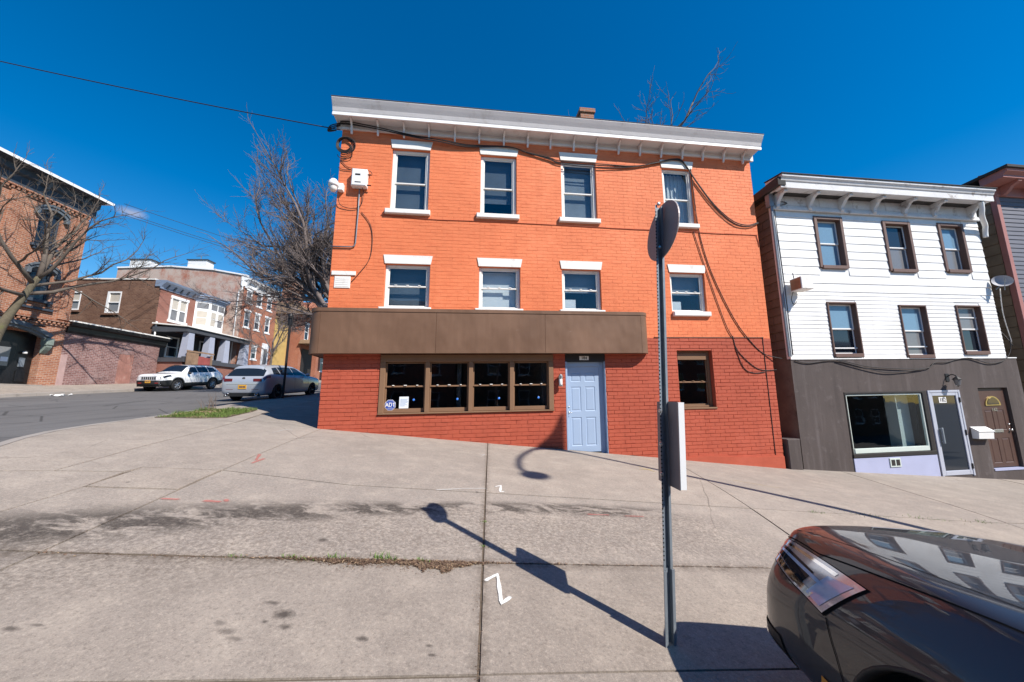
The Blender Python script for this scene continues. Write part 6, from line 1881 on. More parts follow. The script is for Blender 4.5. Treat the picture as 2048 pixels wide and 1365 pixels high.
class CarBody:
    def __init__(self, rows, belt_in=.035):
        self.rows = rows
        self.xs = [r[0] for r in rows]
        self.k = len(rows[0]) - 1
        self.tan = []
        n = len(rows)
        for c in range(1, self.k + 1):
            d = [(rows[i + 1][c] - rows[i][c]) / (rows[i + 1][0] - rows[i][0]) for i in range(n - 1)]
            t = [d[0]]
            for i in range(1, n - 1):
                t.append(0 if d[i - 1] * d[i] <= 0 else 2 * d[i - 1] * d[i] / (d[i - 1] + d[i]))
            t.append(d[-1]); self.tan.append(t)
        self.belt_in = belt_in
        self.cache = {}
    def par(self, x):
        r = self.rows
        x = min(max(x, self.xs[0]), self.xs[-1])
        i = max(0, min(len(r) - 2, next((q for q in range(len(r) - 1) if x <= r[q + 1][0]), len(r) - 2)))
        h = r[i + 1][0] - r[i][0]; t = (x - r[i][0]) / h
        out = []
        for c in range(1, self.k + 1):
            a, b, ta, tb = r[i][c], r[i + 1][c], self.tan[c - 1][i] * h, self.tan[c - 1][i + 1] * h
            out.append((2 * t ** 3 - 3 * t * t + 1) * a + (t ** 3 - 2 * t * t + t) * ta + (-2 * t ** 3 + 3 * t * t) * b + (t ** 3 - t * t) * tb)
        return out
    def contour(self, x):
        key = round(x, 4)
        if key in self.cache: return self.cache[key]
        w, zb, zc, zt1, yt, zte, zt = self.par(x)
        pts = [(0, 0, zb), (1, w * .72, zb), (2, w * .955, zb + .05), (3, w * .985, zb + (zc - zb) * .48), (4, w, zc), (5, w - self.belt_in, zt1), (6, yt, zte), (7, yt * .55, zte + (zt - zte) * .72), (8, 0, zt)]
        for _ in range(3):
            q = [pts[0]]
            for a, b in zip(pts, pts[1:]):
                q.append(tuple(a[i] * .75 + b[i] * .25 for i in range(3))); q.append(tuple(a[i] * .25 + b[i] * .75 for i in range(3)))
            q.append(pts[-1]); pts = q
        self.cache[key] = pts
        return pts
    def P(self, x, v, side):
        c = self.contour(x)
        for a, b in zip(c, c[1:]):
            if v <= b[0]:
                t = (v - a[0]) / max(1e-9, b[0] - a[0])
                return Vector((x, side * (a[1] + (b[1] - a[1]) * t), a[2] + (b[2] - a[2]) * t))
        return Vector((x, 0, c[-1][2]))
    def N(self, x, v, side):
        e = .012
        a = self.P(min(self.xs[-1], x + e), v, side) - self.P(max(self.xs[0], x - e), v, side)
        b = self.P(x, min(8, v + .05), side) - self.P(x, max(0, v - .05), side)
        n = a.cross(b)
        if n.length < 1e-9: return Vector((0, side, 0))
        n.normalize()
        c = Vector(((self.xs[0] + self.xs[-1]) / 2, 0, .7))
        if n.dot(self.P(x, v, side) - c) < 0: n = -n
        return n
    def mesh(self, nx=90):
        xs = []
        for a, b in zip(self.xs, self.xs[1:]):
            k = max(3, int(nx * (b - a) / (self.xs[-1] - self.xs[0])))
            xs += [a + (b - a) * i / k for i in range(k)]
        xs.append(self.xs[-1])
        vs, fs = [], []
        m = len(self.contour(0))
        ring = 2 * m - 2
        for x in xs:
            c = self.contour(x)
            vs += [(x, p[1], p[2]) for p in c] + [(x, -p[1], p[2]) for p in c[-2:0:-1]]
        for i in range(len(xs) - 1):
            for j in range(ring):
                j2 = (j + 1) % ring
                fs.append((i * ring + j, i * ring + j2, (i + 1) * ring + j2, (i + 1) * ring + j))
        fs.append(tuple(range(ring))); fs.append(tuple(range(len(xs) * ring - 1, (len(xs) - 1) * ring - 1, -1)))
        return vs, fs
    def patch(self, mb, q, side=1, off=.004, n=8, mi=0, m=None):
        """sheet lying on the body between four (x, rail) corners"""
        m = m or n
        vs = []
        for i in range(n + 1):
            for j in range(m + 1):
                u, v = i / n, j / m
                x = (q[0][0] * (1 - u) + q[1][0] * u) * (1 - v) + (q[3][0] * (1 - u) + q[2][0] * u) * v
                r = (q[0][1] * (1 - u) + q[1][1] * u) * (1 - v) + (q[3][1] * (1 - u) + q[2][1] * u) * v
                vs.append(self.P(x, r, side) + self.N(x, r, side) * off)
        fs = [(i * (m + 1) + j, (i + 1) * (m + 1) + j, (i + 1) * (m + 1) + j + 1, i * (m + 1) + j + 1) for i in range(n) for j in range(m)]
        mb.add(vs, fs, mi)
    def line(self, mb, pts, side, w=.008, off=.004, mi=0):
        """narrow groove line along (x, rail) points"""
        P = []
        for a, b in zip(pts, pts[1:]):
            for k in range(6):
                t = k / 6; P.append((a[0] + (b[0] - a[0]) * t, a[1] + (b[1] - a[1]) * t))
        P.append(pts[-1])
        W_ = [self.P(x, v, side) + self.N(x, v, side) * off for x, v in P]
        vs = []
        for i, p in enumerate(W_):
            t = (W_[min(len(W_) - 1, i + 1)] - W_[max(0, i - 1)]).normalized()
            s_ = t.cross(self.N(*P[i], side)).normalized() * w / 2
            vs += [p + s_, p - s_]
        mb.add(vs, [(2 * i, 2 * i + 1, 2 * i + 3, 2 * i + 2) for i in range(len(W_) - 1)], mi)

def cut_arches(me_obj, wheels, r, w):
    """open the wheel arches in the body"""
    cut = MB()
    for x, z in wheels:
        for s in (-1, 1):
            cut.lathe([(0, -.24), (r, -.24), (r, .24), (0, .24)], (x, s * w, z), 28, 'y')
    me = bpy.data.meshes.new('cut'); me.from_pydata(cut.v, [], cut.f)
    bm = bmesh.new(); bm.from_mesh(me); bmesh.ops.remove_doubles(bm, verts=bm.verts, dist=1e-5); bmesh.ops.recalc_face_normals(bm, faces=bm.faces); bm.to_mesh(me); bm.free()
    co = bpy.data.objects.new('cut', me); COL.objects.link(co)
    md = me_obj.modifiers.new('arches', 'BOOLEAN'); md.object = co; md.operation = 'DIFFERENCE'; md.solver = 'EXACT'
    par = me_obj.parent; me_obj.parent = None
    dg = bpy.context.evaluated_depsgraph_get(); dg.update()
    nm = bpy.data.meshes.new_from_object(me_obj.evaluated_get(dg))
    me_obj.modifiers.clear()
    old = me_obj.data; me_obj.data = nm; bpy.data.meshes.remove(old)
    me_obj.parent = par
    bpy.data.objects.remove(co, do_unlink=True)

M['tyre'] = mk('tyre_rubber', (.016, .016, .017), .8, .2, 8, 60, .2)
M['rim'] = mk_plain('alloy_rim', (.42, .43, .45), .3, .8)
M['rim_dark'] = mk_plain('dark_alloy_rim', (.05, .05, .055), .3, .7)
M['cargl'] = mk_plain('tinted_car_glass', (.012, .016, .022), .03, 0, .7)
M['carblack'] = mk('black_car_plastic', (.016, .016, .017), .55, .15, 6, 90, .1)
M['seam'] = mk_plain('shut_line', (.006, .006, .007), .9, 0, .1)
M['lampred'] = mk_plain('red_lamp_lens', (.16, .010, .015), .12, 0, .7, 1.0)
M['lampclear'] = mk_plain('headlamp_lens', (.50, .52, .56), .16, .65, .8, 1.0)
M['lampcool'] = mk_plain('cool_clear_plastic', (.35, .50, .72), .12, .3, .8, 1.0)
M['chrome'] = mk_plain('chrome', (.75, .75, .76), .08, 1.0)
M['plate'] = mk_plain('orange_plate', (.80, .40, .03), .5)
M['platetext'] = mk_plain('plate_lettering', (.03, .04, .10), .5)
M['amber'] = mk_plain('amber_lens', (.62, .25, .02), .2, 0, .6, 1.0)
M['carwhite'] = mk_carpaint('white_car_paint', (.78, .78, .79), 0, .3)
M['carsilver'] = mk_carpaint('silver_white_car_paint', (.44, .46, .50), .25, .3)
M['cardark'] = mk_carpaint('dark_grey_car_paint', (.012, .013, .017), .0, .45, .25)

def wheel(root, x, y, z, r, side, rim_mat, spokes=5, w=.22):
    m = MB()
    k = side
    prof = [(r * .62, -w / 2), (r * .90, -w / 2), (r * .985, -w * .40), (r, -w * .25), (r, w * .25), (r * .985, w * .40), (r * .90, w / 2), (r * .66, w / 2), (r * .64, w * .40)]
    m.lathe(prof, (x, y, z), 32, 'y')
    t = m.build('wheel', M['tyre'], root, smooth=True)
    m = MB()
    yo = y + k * w * .42
    m.lathe([(r * .67, 0), (r * .64, k * .012), (r * .60, 0), (r * .58, -k * .10)], (x, yo, z), 32, 'y')
    for q in range(spokes):
        a = 6.2832 * q / spokes + .2
        c, s_ = math.cos(a), math.sin(a)
        for off in (-.05, .05) if spokes <= 6 else (0,):
            p0 = Vector((x + c * r * .12 - s_ * off * .5, yo - k * .01, z + s_ * r * .12 + c * off * .5)); p1 = Vector((x + c * r * .62 - s_ * off * 1.6, yo - k * .015, z + s_ * r * .62 + c * off * 1.6))
            m.tube([p0, p1], [.028, .020], 6)
    m.lathe([(0, k * .015), (r * .13, k * .012), (r * .17, -k * .02)], (x, yo, z), 16, 'y')
    m.build('rim', rim_mat, t)
    m = MB(); m.lathe([(0, 0), (r * .60, 0)], (x, yo - k * .09, z), 20, 'y'); m.build('brake_disc', M['carblack'], t)
    return t

def arch_lip(root, body, wheels, r, mat, width=.07, side_w=.0, name='arch_trim', out=.012, a0=-8, a1=188):
    for x, z in wheels:
        for s in (-1, 1):
            m = MB(); vs = []; n = 22
            for i in range(n + 1):
                a = RAD(a0 + (a1 - a0) * i / n)
                for rr, o in ((r - .004, -.06), (r - .004, out), (r + width, out), (r + width, -.03)):
                    px, pz = x + rr * math.cos(a), z + rr * math.sin(a)
                    # body width at this place
                    c = body.contour(min(max(px, body.xs[0]), body.xs[-1]))
                    yb = max((p[1] for p in c if abs(p[2] - pz) < .12), default=body.par(x)[0])
                    best = min(c, key=lambda p: abs(p[2] - pz) + (0 if p[1] > .5 else 9))
                    vs.append((px, s * (best[1] + o), pz))
            fs = [(i * 4 + j, (i + 1) * 4 + j, (i + 1) * 4 + j + 1, i * 4 + j + 1) for i in range(n) for j in range(3)]
            m.add(vs, fs); m.build(name, mat, root, smooth=True)

def plate(root, x, z, y0, face, name='number_plate'):
    """small orange plate on the nose or tail, its characters too small to read"""
    m = MB()
    m.box(min(x, x + face * .012), max(x, x + face * .012), y0 - .155, y0 + .155, z - .078, z + .078, 0)
    for q, (ya, wd) in enumerate(((-.105, .032), (-.062, .030), (-.02, .034), (.030, .030), (.070, .032), (.108, .030))):
        m.box(min(x + face * .0122, x + face * .0135), max(x + face * .0122, x + face * .0135), y0 + ya - wd / 2, y0 + ya + wd / 2, z - .035, z + .030, 1)
    return m.build(name, [M['plate'], M['platetext']], root, recalc=False)

# ---- white SUV parked across the side street
suv = empty('white_suv', (0, 0, 0), 0, 'white SUV with black lower cladding parked nose on across the street', 'car', 'parked cars')
B1 = CarBody([(0, .60, .46, .64, .84, .46, .93, .95), (.04, .74, .36, .66, .88, .58, .99, 1.01), (.12, .83, .30, .69, .93, .66, 1.03, 1.05), (.30, .90, .27, .73, .97, .72, 1.06, 1.085), (.9, .93, .26, .78, 1.01, .76, 1.09, 1.13), (1.22, .93, .26, .80, 1.04, .74, 1.12, 1.16), (1.34, .93, .26, .81, 1.05, .73, 1.17, 1.21), (2.02, .93, .26, .84, 1.08, .60, 1.60, 1.65), (2.8, .93, .26, .85, 1.09, .60, 1.645, 1.69), (3.7, .93, .26, .86, 1.11, .58, 1.63, 1.67), (4.2, .92, .27, .87, 1.14, .55, 1.56, 1.60), (4.5, .90, .32, .87, 1.12, .62, 1.20, 1.22), (4.62, .85, .38, .82, 1.02, .60, 1.06, 1.06), (4.66, .72, .48, .78, .92, .5, .95, .95)])
m = MB(); m.add(*B1.mesh()); bo = m.build('body', M['carwhite'], suv)
WH1 = [(.93, .36), (3.66, .36)]
cut_arches(bo, WH1, .42, .93); smooth_by_angle(bo, 40)
for x, z in WH1:
    for s in (-1, 1): wheel(suv, x, s * .80, z, .36, s, M['rim'], 6)
m = MB()
for s in (-1, 1):
    B1.patch(m, [(.005, 1.4), (.005, 3.9), (.50, 3.75), (.50, 1.4)], s, .012, 8); B1.patch(m, [(1.36, 1.2), (1.36, 2.9), (3.22, 2.9), (3.22, 1.2)], s, .010, 10); B1.patch(m, [(4.10, 1.2), (4.10, 3.2), (4.655, 3.2), (4.655, 1.2)], s, .010, 8)
m.bev(-.03, .03, -.66, .66, .30, .67, .03)
m.build('cladding', M['carblack'], suv, smooth=True, recalc=False)
arch_lip(suv, B1, WH1, .42, M['carblack'], .085, out=.016)
for s in (-1, 1):
    for q in ([(1.62, 5.12), (2.42, 5.10), (2.42, 5.86), (2.04, 5.86)], [(2.48, 5.10), (3.30, 5.10), (3.30, 5.86), (2.48, 5.86)], [(3.36, 5.10), (4.10, 5.22), (3.92, 5.80), (3.36, 5.86)]):
        m = MB(); B1.patch(m, q, s, .004, 6); m.build('side_window', M['cargl'], suv, smooth=True, recalc=False)
    m = MB(); B1.patch(m, [(.025, 4.45), (.52, 4.72), (.47, 5.25), (.025, 5.10)], s, .006, 6); m.build('headlight', M['cargl'], suv, smooth=True, recalc=False)
    m = MB(); B1.line(m, [(2.45, 5.9), (2.45, 4.5), (2.42, 2.9)], s); B1.line(m, [(1.45, 4.9), (1.40, 2.9)], s); B1.line(m, [(3.32, 5.9), (3.30, 4.2), (3.12, 3.3)], s); m.build('door_seam', M['seam'], suv, recalc=False)
    m = MB(); m.bev(2.22, 2.38, s * .93 - .02, s * .93 + .02, .92, .95, .005); m.bev(3.05, 3.2, s * .93 - .02, s * .93 + .02, .94, .97, .005); m.build('door_handle', M['carblack'], suv)
    m = MB(); m.lathe([(0, .08), (.07, .06), (.095, 0), (.07, -.06), (0, -.08)], (1.62, s * 1.02, 1.12), 12, 'z'); m.box(1.60, 1.66, min(s * .90, s * 1.0), max(s * .90, s * 1.0), 1.08, 1.12); m.build('mirror', M['carblack'], suv, smooth=True)
    m = MB(); m.tube([(2.2, s * .56, 1.665), (3.9, s * .54, 1.675)], .018, 6); m.build('roof_rail', M['carblack'], suv)
    m = MB(); m.bev(-.046, -.028, s * .50 - .10, s * .50 + .10, .50, .53, .004); m.build('tow_hook', mk_plain('red_tow_hook_%d' % s, (.55, .04, .03), .4), suv)
    m = MB(); B1.patch(m, [(4.42, 4.5), (4.60, 4.6), (4.56, 5.2), (4.36, 5.2)], s, .006, 5); m.build('tail_light', M['lampred'], suv, smooth=True, recalc=False)
m = MB()
for s in (-1, 1): B1.patch(m, [(1.38, 6.08), (1.97, 6.08), (1.97, 8), (1.38, 8)], s, .004, 8)
m.build('windscreen', M['cargl'], suv, smooth=True, recalc=False)
for q in range(7):
    y = (q - 3) * .125
    m = MB(); m.bev(-.03, .02, y - .038, y + .038, .74, .88, .01); g_ = m.build('grille_slot', M['carblack'], suv)
m = MB()
for q in range(8):
    y = (q - 3.5) * .125; m.bev(-.02, .03, y - .02, y + .02, .72, .90, .006)
m.box(-.022, .03, -.48, .48, .90, .93); m.build('grille_frame', M['carwhite'], suv)
plate(suv, -.036, .60, 0.02, -1)
ground_pose(suv, -21.95, 21.9, RAD(91.1))

# ---- silver white hatchback on our side of the street
hb = empty('silver_hatchback', (0, 0, 0), 0, 'silver white hatchback parked at the kerb with its tail toward us', 'car', 'parked cars')
B2 = CarBody([(0, .58, .42, .58, .70, .44, .76, .78), (.06, .74, .30, .62, .76, .58, .82, .84), (.20, .84, .22, .66, .82, .66, .88, .90), (.8, .89, .20, .72, .90, .72, .96, 1.0), (1.05, .895, .20, .75, .94, .71, 1.0, 1.04), (1.18, .895, .20, .76, .95, .70, 1.05, 1.09), (1.95, .895, .20, .80, .97, .57, 1.37, 1.42), (2.6, .895, .20, .81, .98, .58, 1.41, 1.465), (3.5, .895, .20, .82, 1.0, .57, 1.39, 1.44), (3.90, .89, .21, .83, 1.0, .55, 1.345, 1.385), (3.96, .89, .21, .83, 1.0, .56, 1.28, 1.31), (4.14, .875, .22, .83, .98, .64, 1.00, 1.01), (4.20, .86, .23, .80, .93, .66, .95, .95), (4.26, .80, .30, .72, .80, .62, .84, .84), (4.285, .70, .38, .66, .72, .5, .75, .75)])
m = MB(); m.add(*B2.mesh()); bo = m.build('body', M['carsilver'], hb)
WH2 = [(.86, .315), (3.49, .315)]
cut_arches(bo, WH2, .355, .90); smooth_by_angle(bo, 40)
for x, z in WH2:
    for s in (-1, 1): wheel(hb, x, s * .775, z, .315, s, M['rim_dark'], 5, .21)
for s in (-1, 1):
    for q in ([(1.36, 5.04), (2.32, 5.00), (2.32, 5.92), (1.93, 5.92)], [(2.38, 5.00), (3.24, 5.00), (3.24, 5.92), (2.38, 5.92)], [(3.30, 5.02), (3.72, 5.10), (3.60, 5.82), (3.30, 5.92)]):
        m = MB(); B2.patch(m, q, s, .004, 6); m.build('side_window', M['cargl'], hb, smooth=True, recalc=False)
    m = MB(); B2.line(m, [(2.35, 5.9), (2.35, 4.5), (2.32, 2.6)], s); B2.line(m, [(1.30, 5.0), (1.24, 2.6)], s); B2.line(m, [(3.25, 5.9), (3.22, 4.2), (3.05, 3.0)], s); m.build('door_seam', M['seam'], hb, recalc=False)
    m = MB(); m.bev(2.12, 2.28, s * .895 - .02, s * .895 + .02, .84, .87, .005); m.bev(2.98, 3.12, s * .895 - .02, s * .895 + .02, .86, .89, .005); m.build('door_handle', M['carsilver'], hb)
    m = MB(); m.lathe([(0, .07), (.06, .055), (.085, 0), (.06, -.055), (0, -.07)], (1.48, s * .97, 1.02), 12, 'z'); m.build('mirror', M['carsilver'], hb, smooth=True)
    m = MB(); B2.patch(m, [(3.98, 4.55), (4.20, 4.55), (4.165, 5.30), (3.93, 5.05)], s, .006, 6); B2.patch(m, [(4.20, 4.55), (4.262, 4.55), (4.225, 5.50), (4.165, 5.30)], s, .006, 6); m.build('tail_light', M['lampred'], hb, smooth=True, recalc=False)
    m = MB(); m.bev(4.262, 4.285, s * .56 - .17, s * .56 + .15, .77, .885, .012); m.build('tail_light', M['lampred'], hb)
    m = MB(); m.lathe([(.045, 0), (.055, .0), (.055, .10), (.045, .10), (.04, .0)], (4.22, s * .56, .275), 18, 'x'); m.lathe([(0, .02), (.045, .02)], (4.22, s * .56, .275), 18, 'x', 0); m.build('exhaust_tip', M['chrome'], hb, smooth=True)
    m = MB(); B2.patch(m, [(.05, 4.5), (.48, 4.75), (.45, 5.2), (.06, 5.0)], s, .006, 6); m.build('headlight', M['lampclear'], hb, smooth=True, recalc=False)
m = MB()
for s in (-1, 1): B2.patch(m, [(1.22, 6.08), (1.90, 6.08), (1.90, 8), (1.22, 8)], s, .004, 8)
m.build('windscreen', M['cargl'], hb, smooth=True, recalc=False)
m = MB()
for s in (-1, 1): B2.patch(m, [(3.935, 5.62), (4.165, 5.66), (4.175, 8), (3.935, 8)], s, .006, 8)
m.build('rear_window', M['cargl'], hb, smooth=True, recalc=False)
m = MB(); m.bev(4.255, 4.29, -.62, .62, .235, .335, .02); m.bev(4.27, 4.30, -.70, .70, .20, .235, .01); m.build('diffuser', M['carblack'], hb)
m = MB()
for s in (-1, 1): B2.patch(m, [(3.84, 5.98), (3.98, 5.98), (3.98, 8), (3.84, 8)], s, .02, 6)
m.build('spoiler', M['carsilver'], hb, smooth=True, recalc=False)
m = MB(); m.lathe([(.0, .012), (.058, .012), (.062, .0)], (4.235, 0, .885), 20, 'x'); em = m.build('tailgate_emblem', M['chrome'], hb)
m = MB(); m.lathe([(.050, .0), (.044, .0)], (4.250, 0, .885), 20, 'x')
for pts in ([(-.034, .03), (-.012, -.036), (0, -.006), (.012, -.036), (.034, .03)], [(-.014, .045), (0, .004), (.014, .045)]):
    m.tube([(4.250, a, .885 + b) for a, b in pts], .004, 4)
m.build('emblem_letters', M['carblack'], em)
m = MB(); m.box(4.262, 4.266, -.60, -.40, .775, .80); m.build('model_badge', M['chrome'], hb)
m = MB(); B2.line(m, [(4.225, 5.6), (4.26, 4.4)], 1); B2.line(m, [(4.225, 5.6), (4.26, 4.4)], -1); m.box(4.284, 4.287, -.62, .62, .655, .662); m.build('tailgate_seam', M['seam'], hb, recalc=False)
m = MB(); m.box(4.284, 4.288, -.62, -.36, .455, .47); m.box(4.284, 4.288, .36, .62, .455, .47); m.build('reflector', M['lampred'], hb)
plate(hb, 4.288, .565, 0, 1)
# tail faces us, so the direction of the tail is toward the camera
ground_pose(hb, -10.52, 18.35, RAD(-88.9))

# ---- dark car in the right foreground
dc = empty('dark_grey_car', (0, 0, 0), 0, 'glossy dark grey car whose nose fills the lower right corner', 'car', 'parked cars')
B3 = CarBody([(0, 0.74, 0.27, 0.53, 0.7, 0.62, 0.8, 0.85), (0.03, 0.84, 0.23, 0.56, 0.745, 0.7, 0.85, 0.9), (0.09, 0.9, 0.21, 0.6, 0.79, 0.745, 0.885, 0.935), (0.2, 0.93, 0.215, 0.6, 0.83, 0.775, 0.91, 0.965), (0.42, 0.945, 0.21, 0.64, 0.865, 0.79, 0.935, 0.995), (0.8, 0.95, 0.21, 0.69, 0.905, 0.8, 0.97, 1.035), (1.25, 0.955, 0.21, 0.73, 0.945, 0.79, 1.01, 1.055), (1.52, 0.955, 0.21, 0.75, 0.97, 0.77, 1.04, 1.08), (1.66, 0.955, 0.21, 0.76, 0.99, 0.76, 1.09, 1.13), (2.45, 0.955, 0.21, 0.79, 1.02, 0.62, 1.5, 1.55), (3.2, 0.955, 0.21, 0.8, 1.03, 0.62, 1.54, 1.59), (4.0, 0.955, 0.21, 0.81, 1.04, 0.6, 1.5, 1.54), (4.45, 0.93, 0.23, 0.81, 1.05, 0.58, 1.4, 1.43), (4.72, 0.9, 0.29, 0.79, 1.03, 0.62, 1.12, 1.13), (4.82, 0.84, 0.37, 0.73, 0.94, 0.58, 0.98, 0.98)], .10)
m = MB(); m.add(*B3.mesh(150)); bo = m.build('body', M['cardark'], dc)
WH3 = [(.99, .33), (3.80, .33)]
cut_arches(bo, WH3, .375, .955); smooth_by_angle(bo, 42)
for x, z in WH3:
    for s in (-1, 1): wheel(dc, x, s * .825, z, .335, s, M['rim'], 10, .24)
for s in (-1, 1):
    m = MB(); B3.patch(m, [(.022, 4.55), (.49, 3.95), (.63, 4.78), (.02, 5.28)], s, .004, 14); hl_ = m.build('headlight', M['seam'], dc, smooth=True, recalc=False)
    m = MB(); B3.patch(m, [(.027, 4.58), (.482, 3.99), (.618, 4.765), (.024, 5.25)], s, .008, 14); m.build('lens', M['lampclear'], hl_, smooth=True, recalc=False)
    m = MB(); B3.patch(m, [(.05, 4.60), (.40, 4.12), (.42, 4.24), (.05, 4.70)], s, .0105, 8); B3.patch(m, [(.05, 5.06), (.48, 4.72), (.49, 4.80), (.045, 5.13)], s, .0105, 8); m.build('light_bar', M['chrome'], hl_, smooth=True, recalc=False)
    m = MB(); B3.patch(m, [(.12, 4.66), (.34, 4.32), (.38, 4.60), (.12, 4.95)], s, .0102, 8); m.build('projector', M['cargl'], hl_, smooth=True, recalc=False)
    m = MB(); B3.patch(m, [(.38, 4.20), (.465, 4.08), (.575, 4.68), (.45, 4.66)], s, .0104, 6); m.build('indicator', M['lampcool'], hl_, smooth=True, recalc=False)
    m = MB(); B3.patch(m, [(.06, 4.86), (.46, 4.40), (.465, 4.46), (.06, 4.93)], s, .0112, 8); m.build('light_guide', M['lampcool'], hl_, smooth=True, recalc=False)
    m = MB(); B3.line(m, [(.015, 5.42), (.10, 5.30), (.35, 5.08), (.60, 5.22), (1.0, 5.52), (1.6, 5.72)], s, .006, .003); m.build('bonnet_seam', M['seam'], dc, recalc=False); m = MB(); B3.line(m, [(.50, 3.95), (.56, 3.4), (.60, 2.9), (.60, 2.3)], s, .005, .003); m.build('bumper_seam', M['seam'], dc, recalc=False); m = MB(); B3.line(m, [(1.48, 5.2), (1.42, 4.0), (1.40, 2.4)], s, .006, .003); m.build('door_seam', M['seam'], dc, recalc=False); m = MB(); B3.line(m, [(2.55, 5.2), (2.52, 4.0), (2.5, 2.4)], s, .008, .003); m.build('door_seam', M['seam'], dc, recalc=False)
    m = MB(); B3.patch(m, [(.04, 1.75), (.30, 1.8), (.22, 2.75), (.03, 2.75)], s, .006, 8); ai = m.build('air_intake', M['carblack'], dc, smooth=True, recalc=False)
    m = MB(); B3.patch(m, [(.05, 2.22), (.24, 2.22), (.24, 2.34), (.05, 2.36)], s, .012, 8); B3.patch(m, [(.012, 1.8), (.035, 1.8), (.028, 2.9), (.008, 2.9)], s, .012, 8); m.build('intake_trim', M['chrome'], ai, smooth=True, recalc=False)
    m = MB(); B3.patch(m, [(.48, 2.55), (.56, 2.53), (.555, 2.72), (.485, 2.76)], s, .006, 4); m.build('side_marker', M['amber'], dc, smooth=True, recalc=False)
    for q in ([(1.98, 5.12), (2.90, 5.10), (2.90, 5.86), (2.47, 5.86)], [(2.96, 5.10), (3.85, 5.10), (3.85, 5.86), (2.96, 5.86)], [(3.90, 5.12), (4.45, 5.25), (4.3, 5.8), (3.90, 5.86)]):
        m = MB(); B3.patch(m, q, s, .004, 6); m.build('side_window', M['cargl'], dc, smooth=True, recalc=False)
    m = MB(); m.lathe([(0, .08), (.07, .06), (.10, 0), (.07, -.06), (0, -.08)], (1.98, s * 1.05, 1.12), 14, 'z'); m.build('mirror', M['cardark'], dc, smooth=True)
    m = MB(); B3.line(m, [(.06, 5.75), (.5, 6.05), (1.0, 6.25), (1.55, 6.35)], s, .01, .002); m.build('bonnet_crease', M['cardark'], dc, recalc=False)
m = MB()
for s in (-1, 1): B3.patch(m, [(1.70, 6.08), (2.40, 6.08), (2.40, 8), (1.70, 8)], s, .004, 8)
m.build('windscreen', M['cargl'], dc, smooth=True, recalc=False)
m = MB(); m.bev(-.02, .02, -.46, .46, .50, .76, .02); gr = m.build('grille', M['carblack'], dc)
m = MB()
for q in range(5): m.bev(-.03, -.018, -.44, .44, .53 + q * .048, .545 + q * .048, .003)
m.build('grille_bar', M['chrome'], gr)
arch_lip(dc, B3, WH3, .375, M['carblack'], .012, out=.004)
CAR_X, CAR_Y, CAR_A = 2.256, 2.37, RAD(-88.3)
ground_pose(dc, CAR_X, CAR_Y, CAR_A, -0.02)
# ================================================================== bare trees
M['bark'] = mk('grey_brown_bark', (.115, .092, .075), .95, .3, 4, 40, .7, dirt=(.10, .11, .06), dirt_amt=.35, dirt_scale=3)
M['bark_moss'] = mk('mossy_bark', (.125, .105, .07), .95, .3, 5, 40, .7, dirt=(.12, .13, .04), dirt_amt=.7, dirt_scale=2)
M['twigs'] = mk('purple_brown_twigs', (.165, .132, .122), .9, .25, 6, 40, .2)
class Tree:
    def __init__(self, seed, twig_r=.007, dens=1.0, up=.25, maxlvl=4):
        self.rng = random.Random(seed)
        self.tr, self.cr = MB(), MB()
        self.twig_r, self.dens, self.up, self.maxlvl = twig_r, dens, up, maxlvl
    def branch(self, p, d, L, r, lvl):
        R_ = self.rng
        n = (7, 6, 5, 4, 3)[min(lvl, 4)]
        pts, rs = [p.copy()], [r]
        dirs = [d.copy()]
        q, dd = p.copy(), d.normalized()
        end = max(self.twig_r * .6, r * (.35 if lvl < 3 else .5))
        for i in range(n):
            wob = Vector((R_.gauss(0, 1), R_.gauss(0, 1), R_.gauss(0, 1))) * (.10 if lvl == 0 else .17)
            dd = (dd + wob + Vector((0, 0, self.up * (.12 if lvl < 2 else .22)))).normalized()
            q = q + dd * (L / n)
            pts.append(q.copy()); rs.append(r + (end - r) * (i + 1) / n); dirs.append(dd.copy())
        sides = (8, 7, 5, 4, 3)[min(lvl, 4)]
        (self.tr if lvl == 0 else self.cr).tube(pts, rs, sides, cap=(lvl < 2))
        if lvl >= self.maxlvl: return
        kids = (0, 10, 9, 7)[lvl] if lvl > 0 else 0
        kids = max(1, int(round(kids * self.dens * R_.uniform(.8, 1.2)))) if lvl else 0
        for k in range(kids):
            t = R_.uniform(.22, 1.0) if lvl < 3 else R_.uniform(.1, 1)
            f = t * n; i = min(n - 1, int(f)); u = f - i
            b = pts[i].lerp(pts[i + 1], u); rr = rs[i] + (rs[i + 1] - rs[i]) * u
            ax = dirs[i].cross(Vector((R_.gauss(0, 1), R_.gauss(0, 1), R_.gauss(0, 1))))
            if ax.length < 1e-4: continue
            ax.normalize()
            nd = dirs[min(n, i + 1)].copy(); nd.rotate(Matrix.Rotation(RAD(R_.uniform(22, 58)), 3, ax))
            self.branch(b, nd, L * R_.uniform(.32, .62) * (1.15 - .55 * t), max(self.twig_r, rr * R_.uniform(.45, .7)), lvl + 1)
        if lvl:
            self.branch(pts[-1], dirs[-1], L * .45, rs[-1], lvl + 1)
    def finish(self, root, bark):
        a = self.tr.build('trunk', bark, root, smooth=True, recalc=False)
        b = self.cr.build('crown', M['twigs'] if bark is not M['bark_moss'] else M['bark'], root, smooth=True, recalc=False)
        return a, b
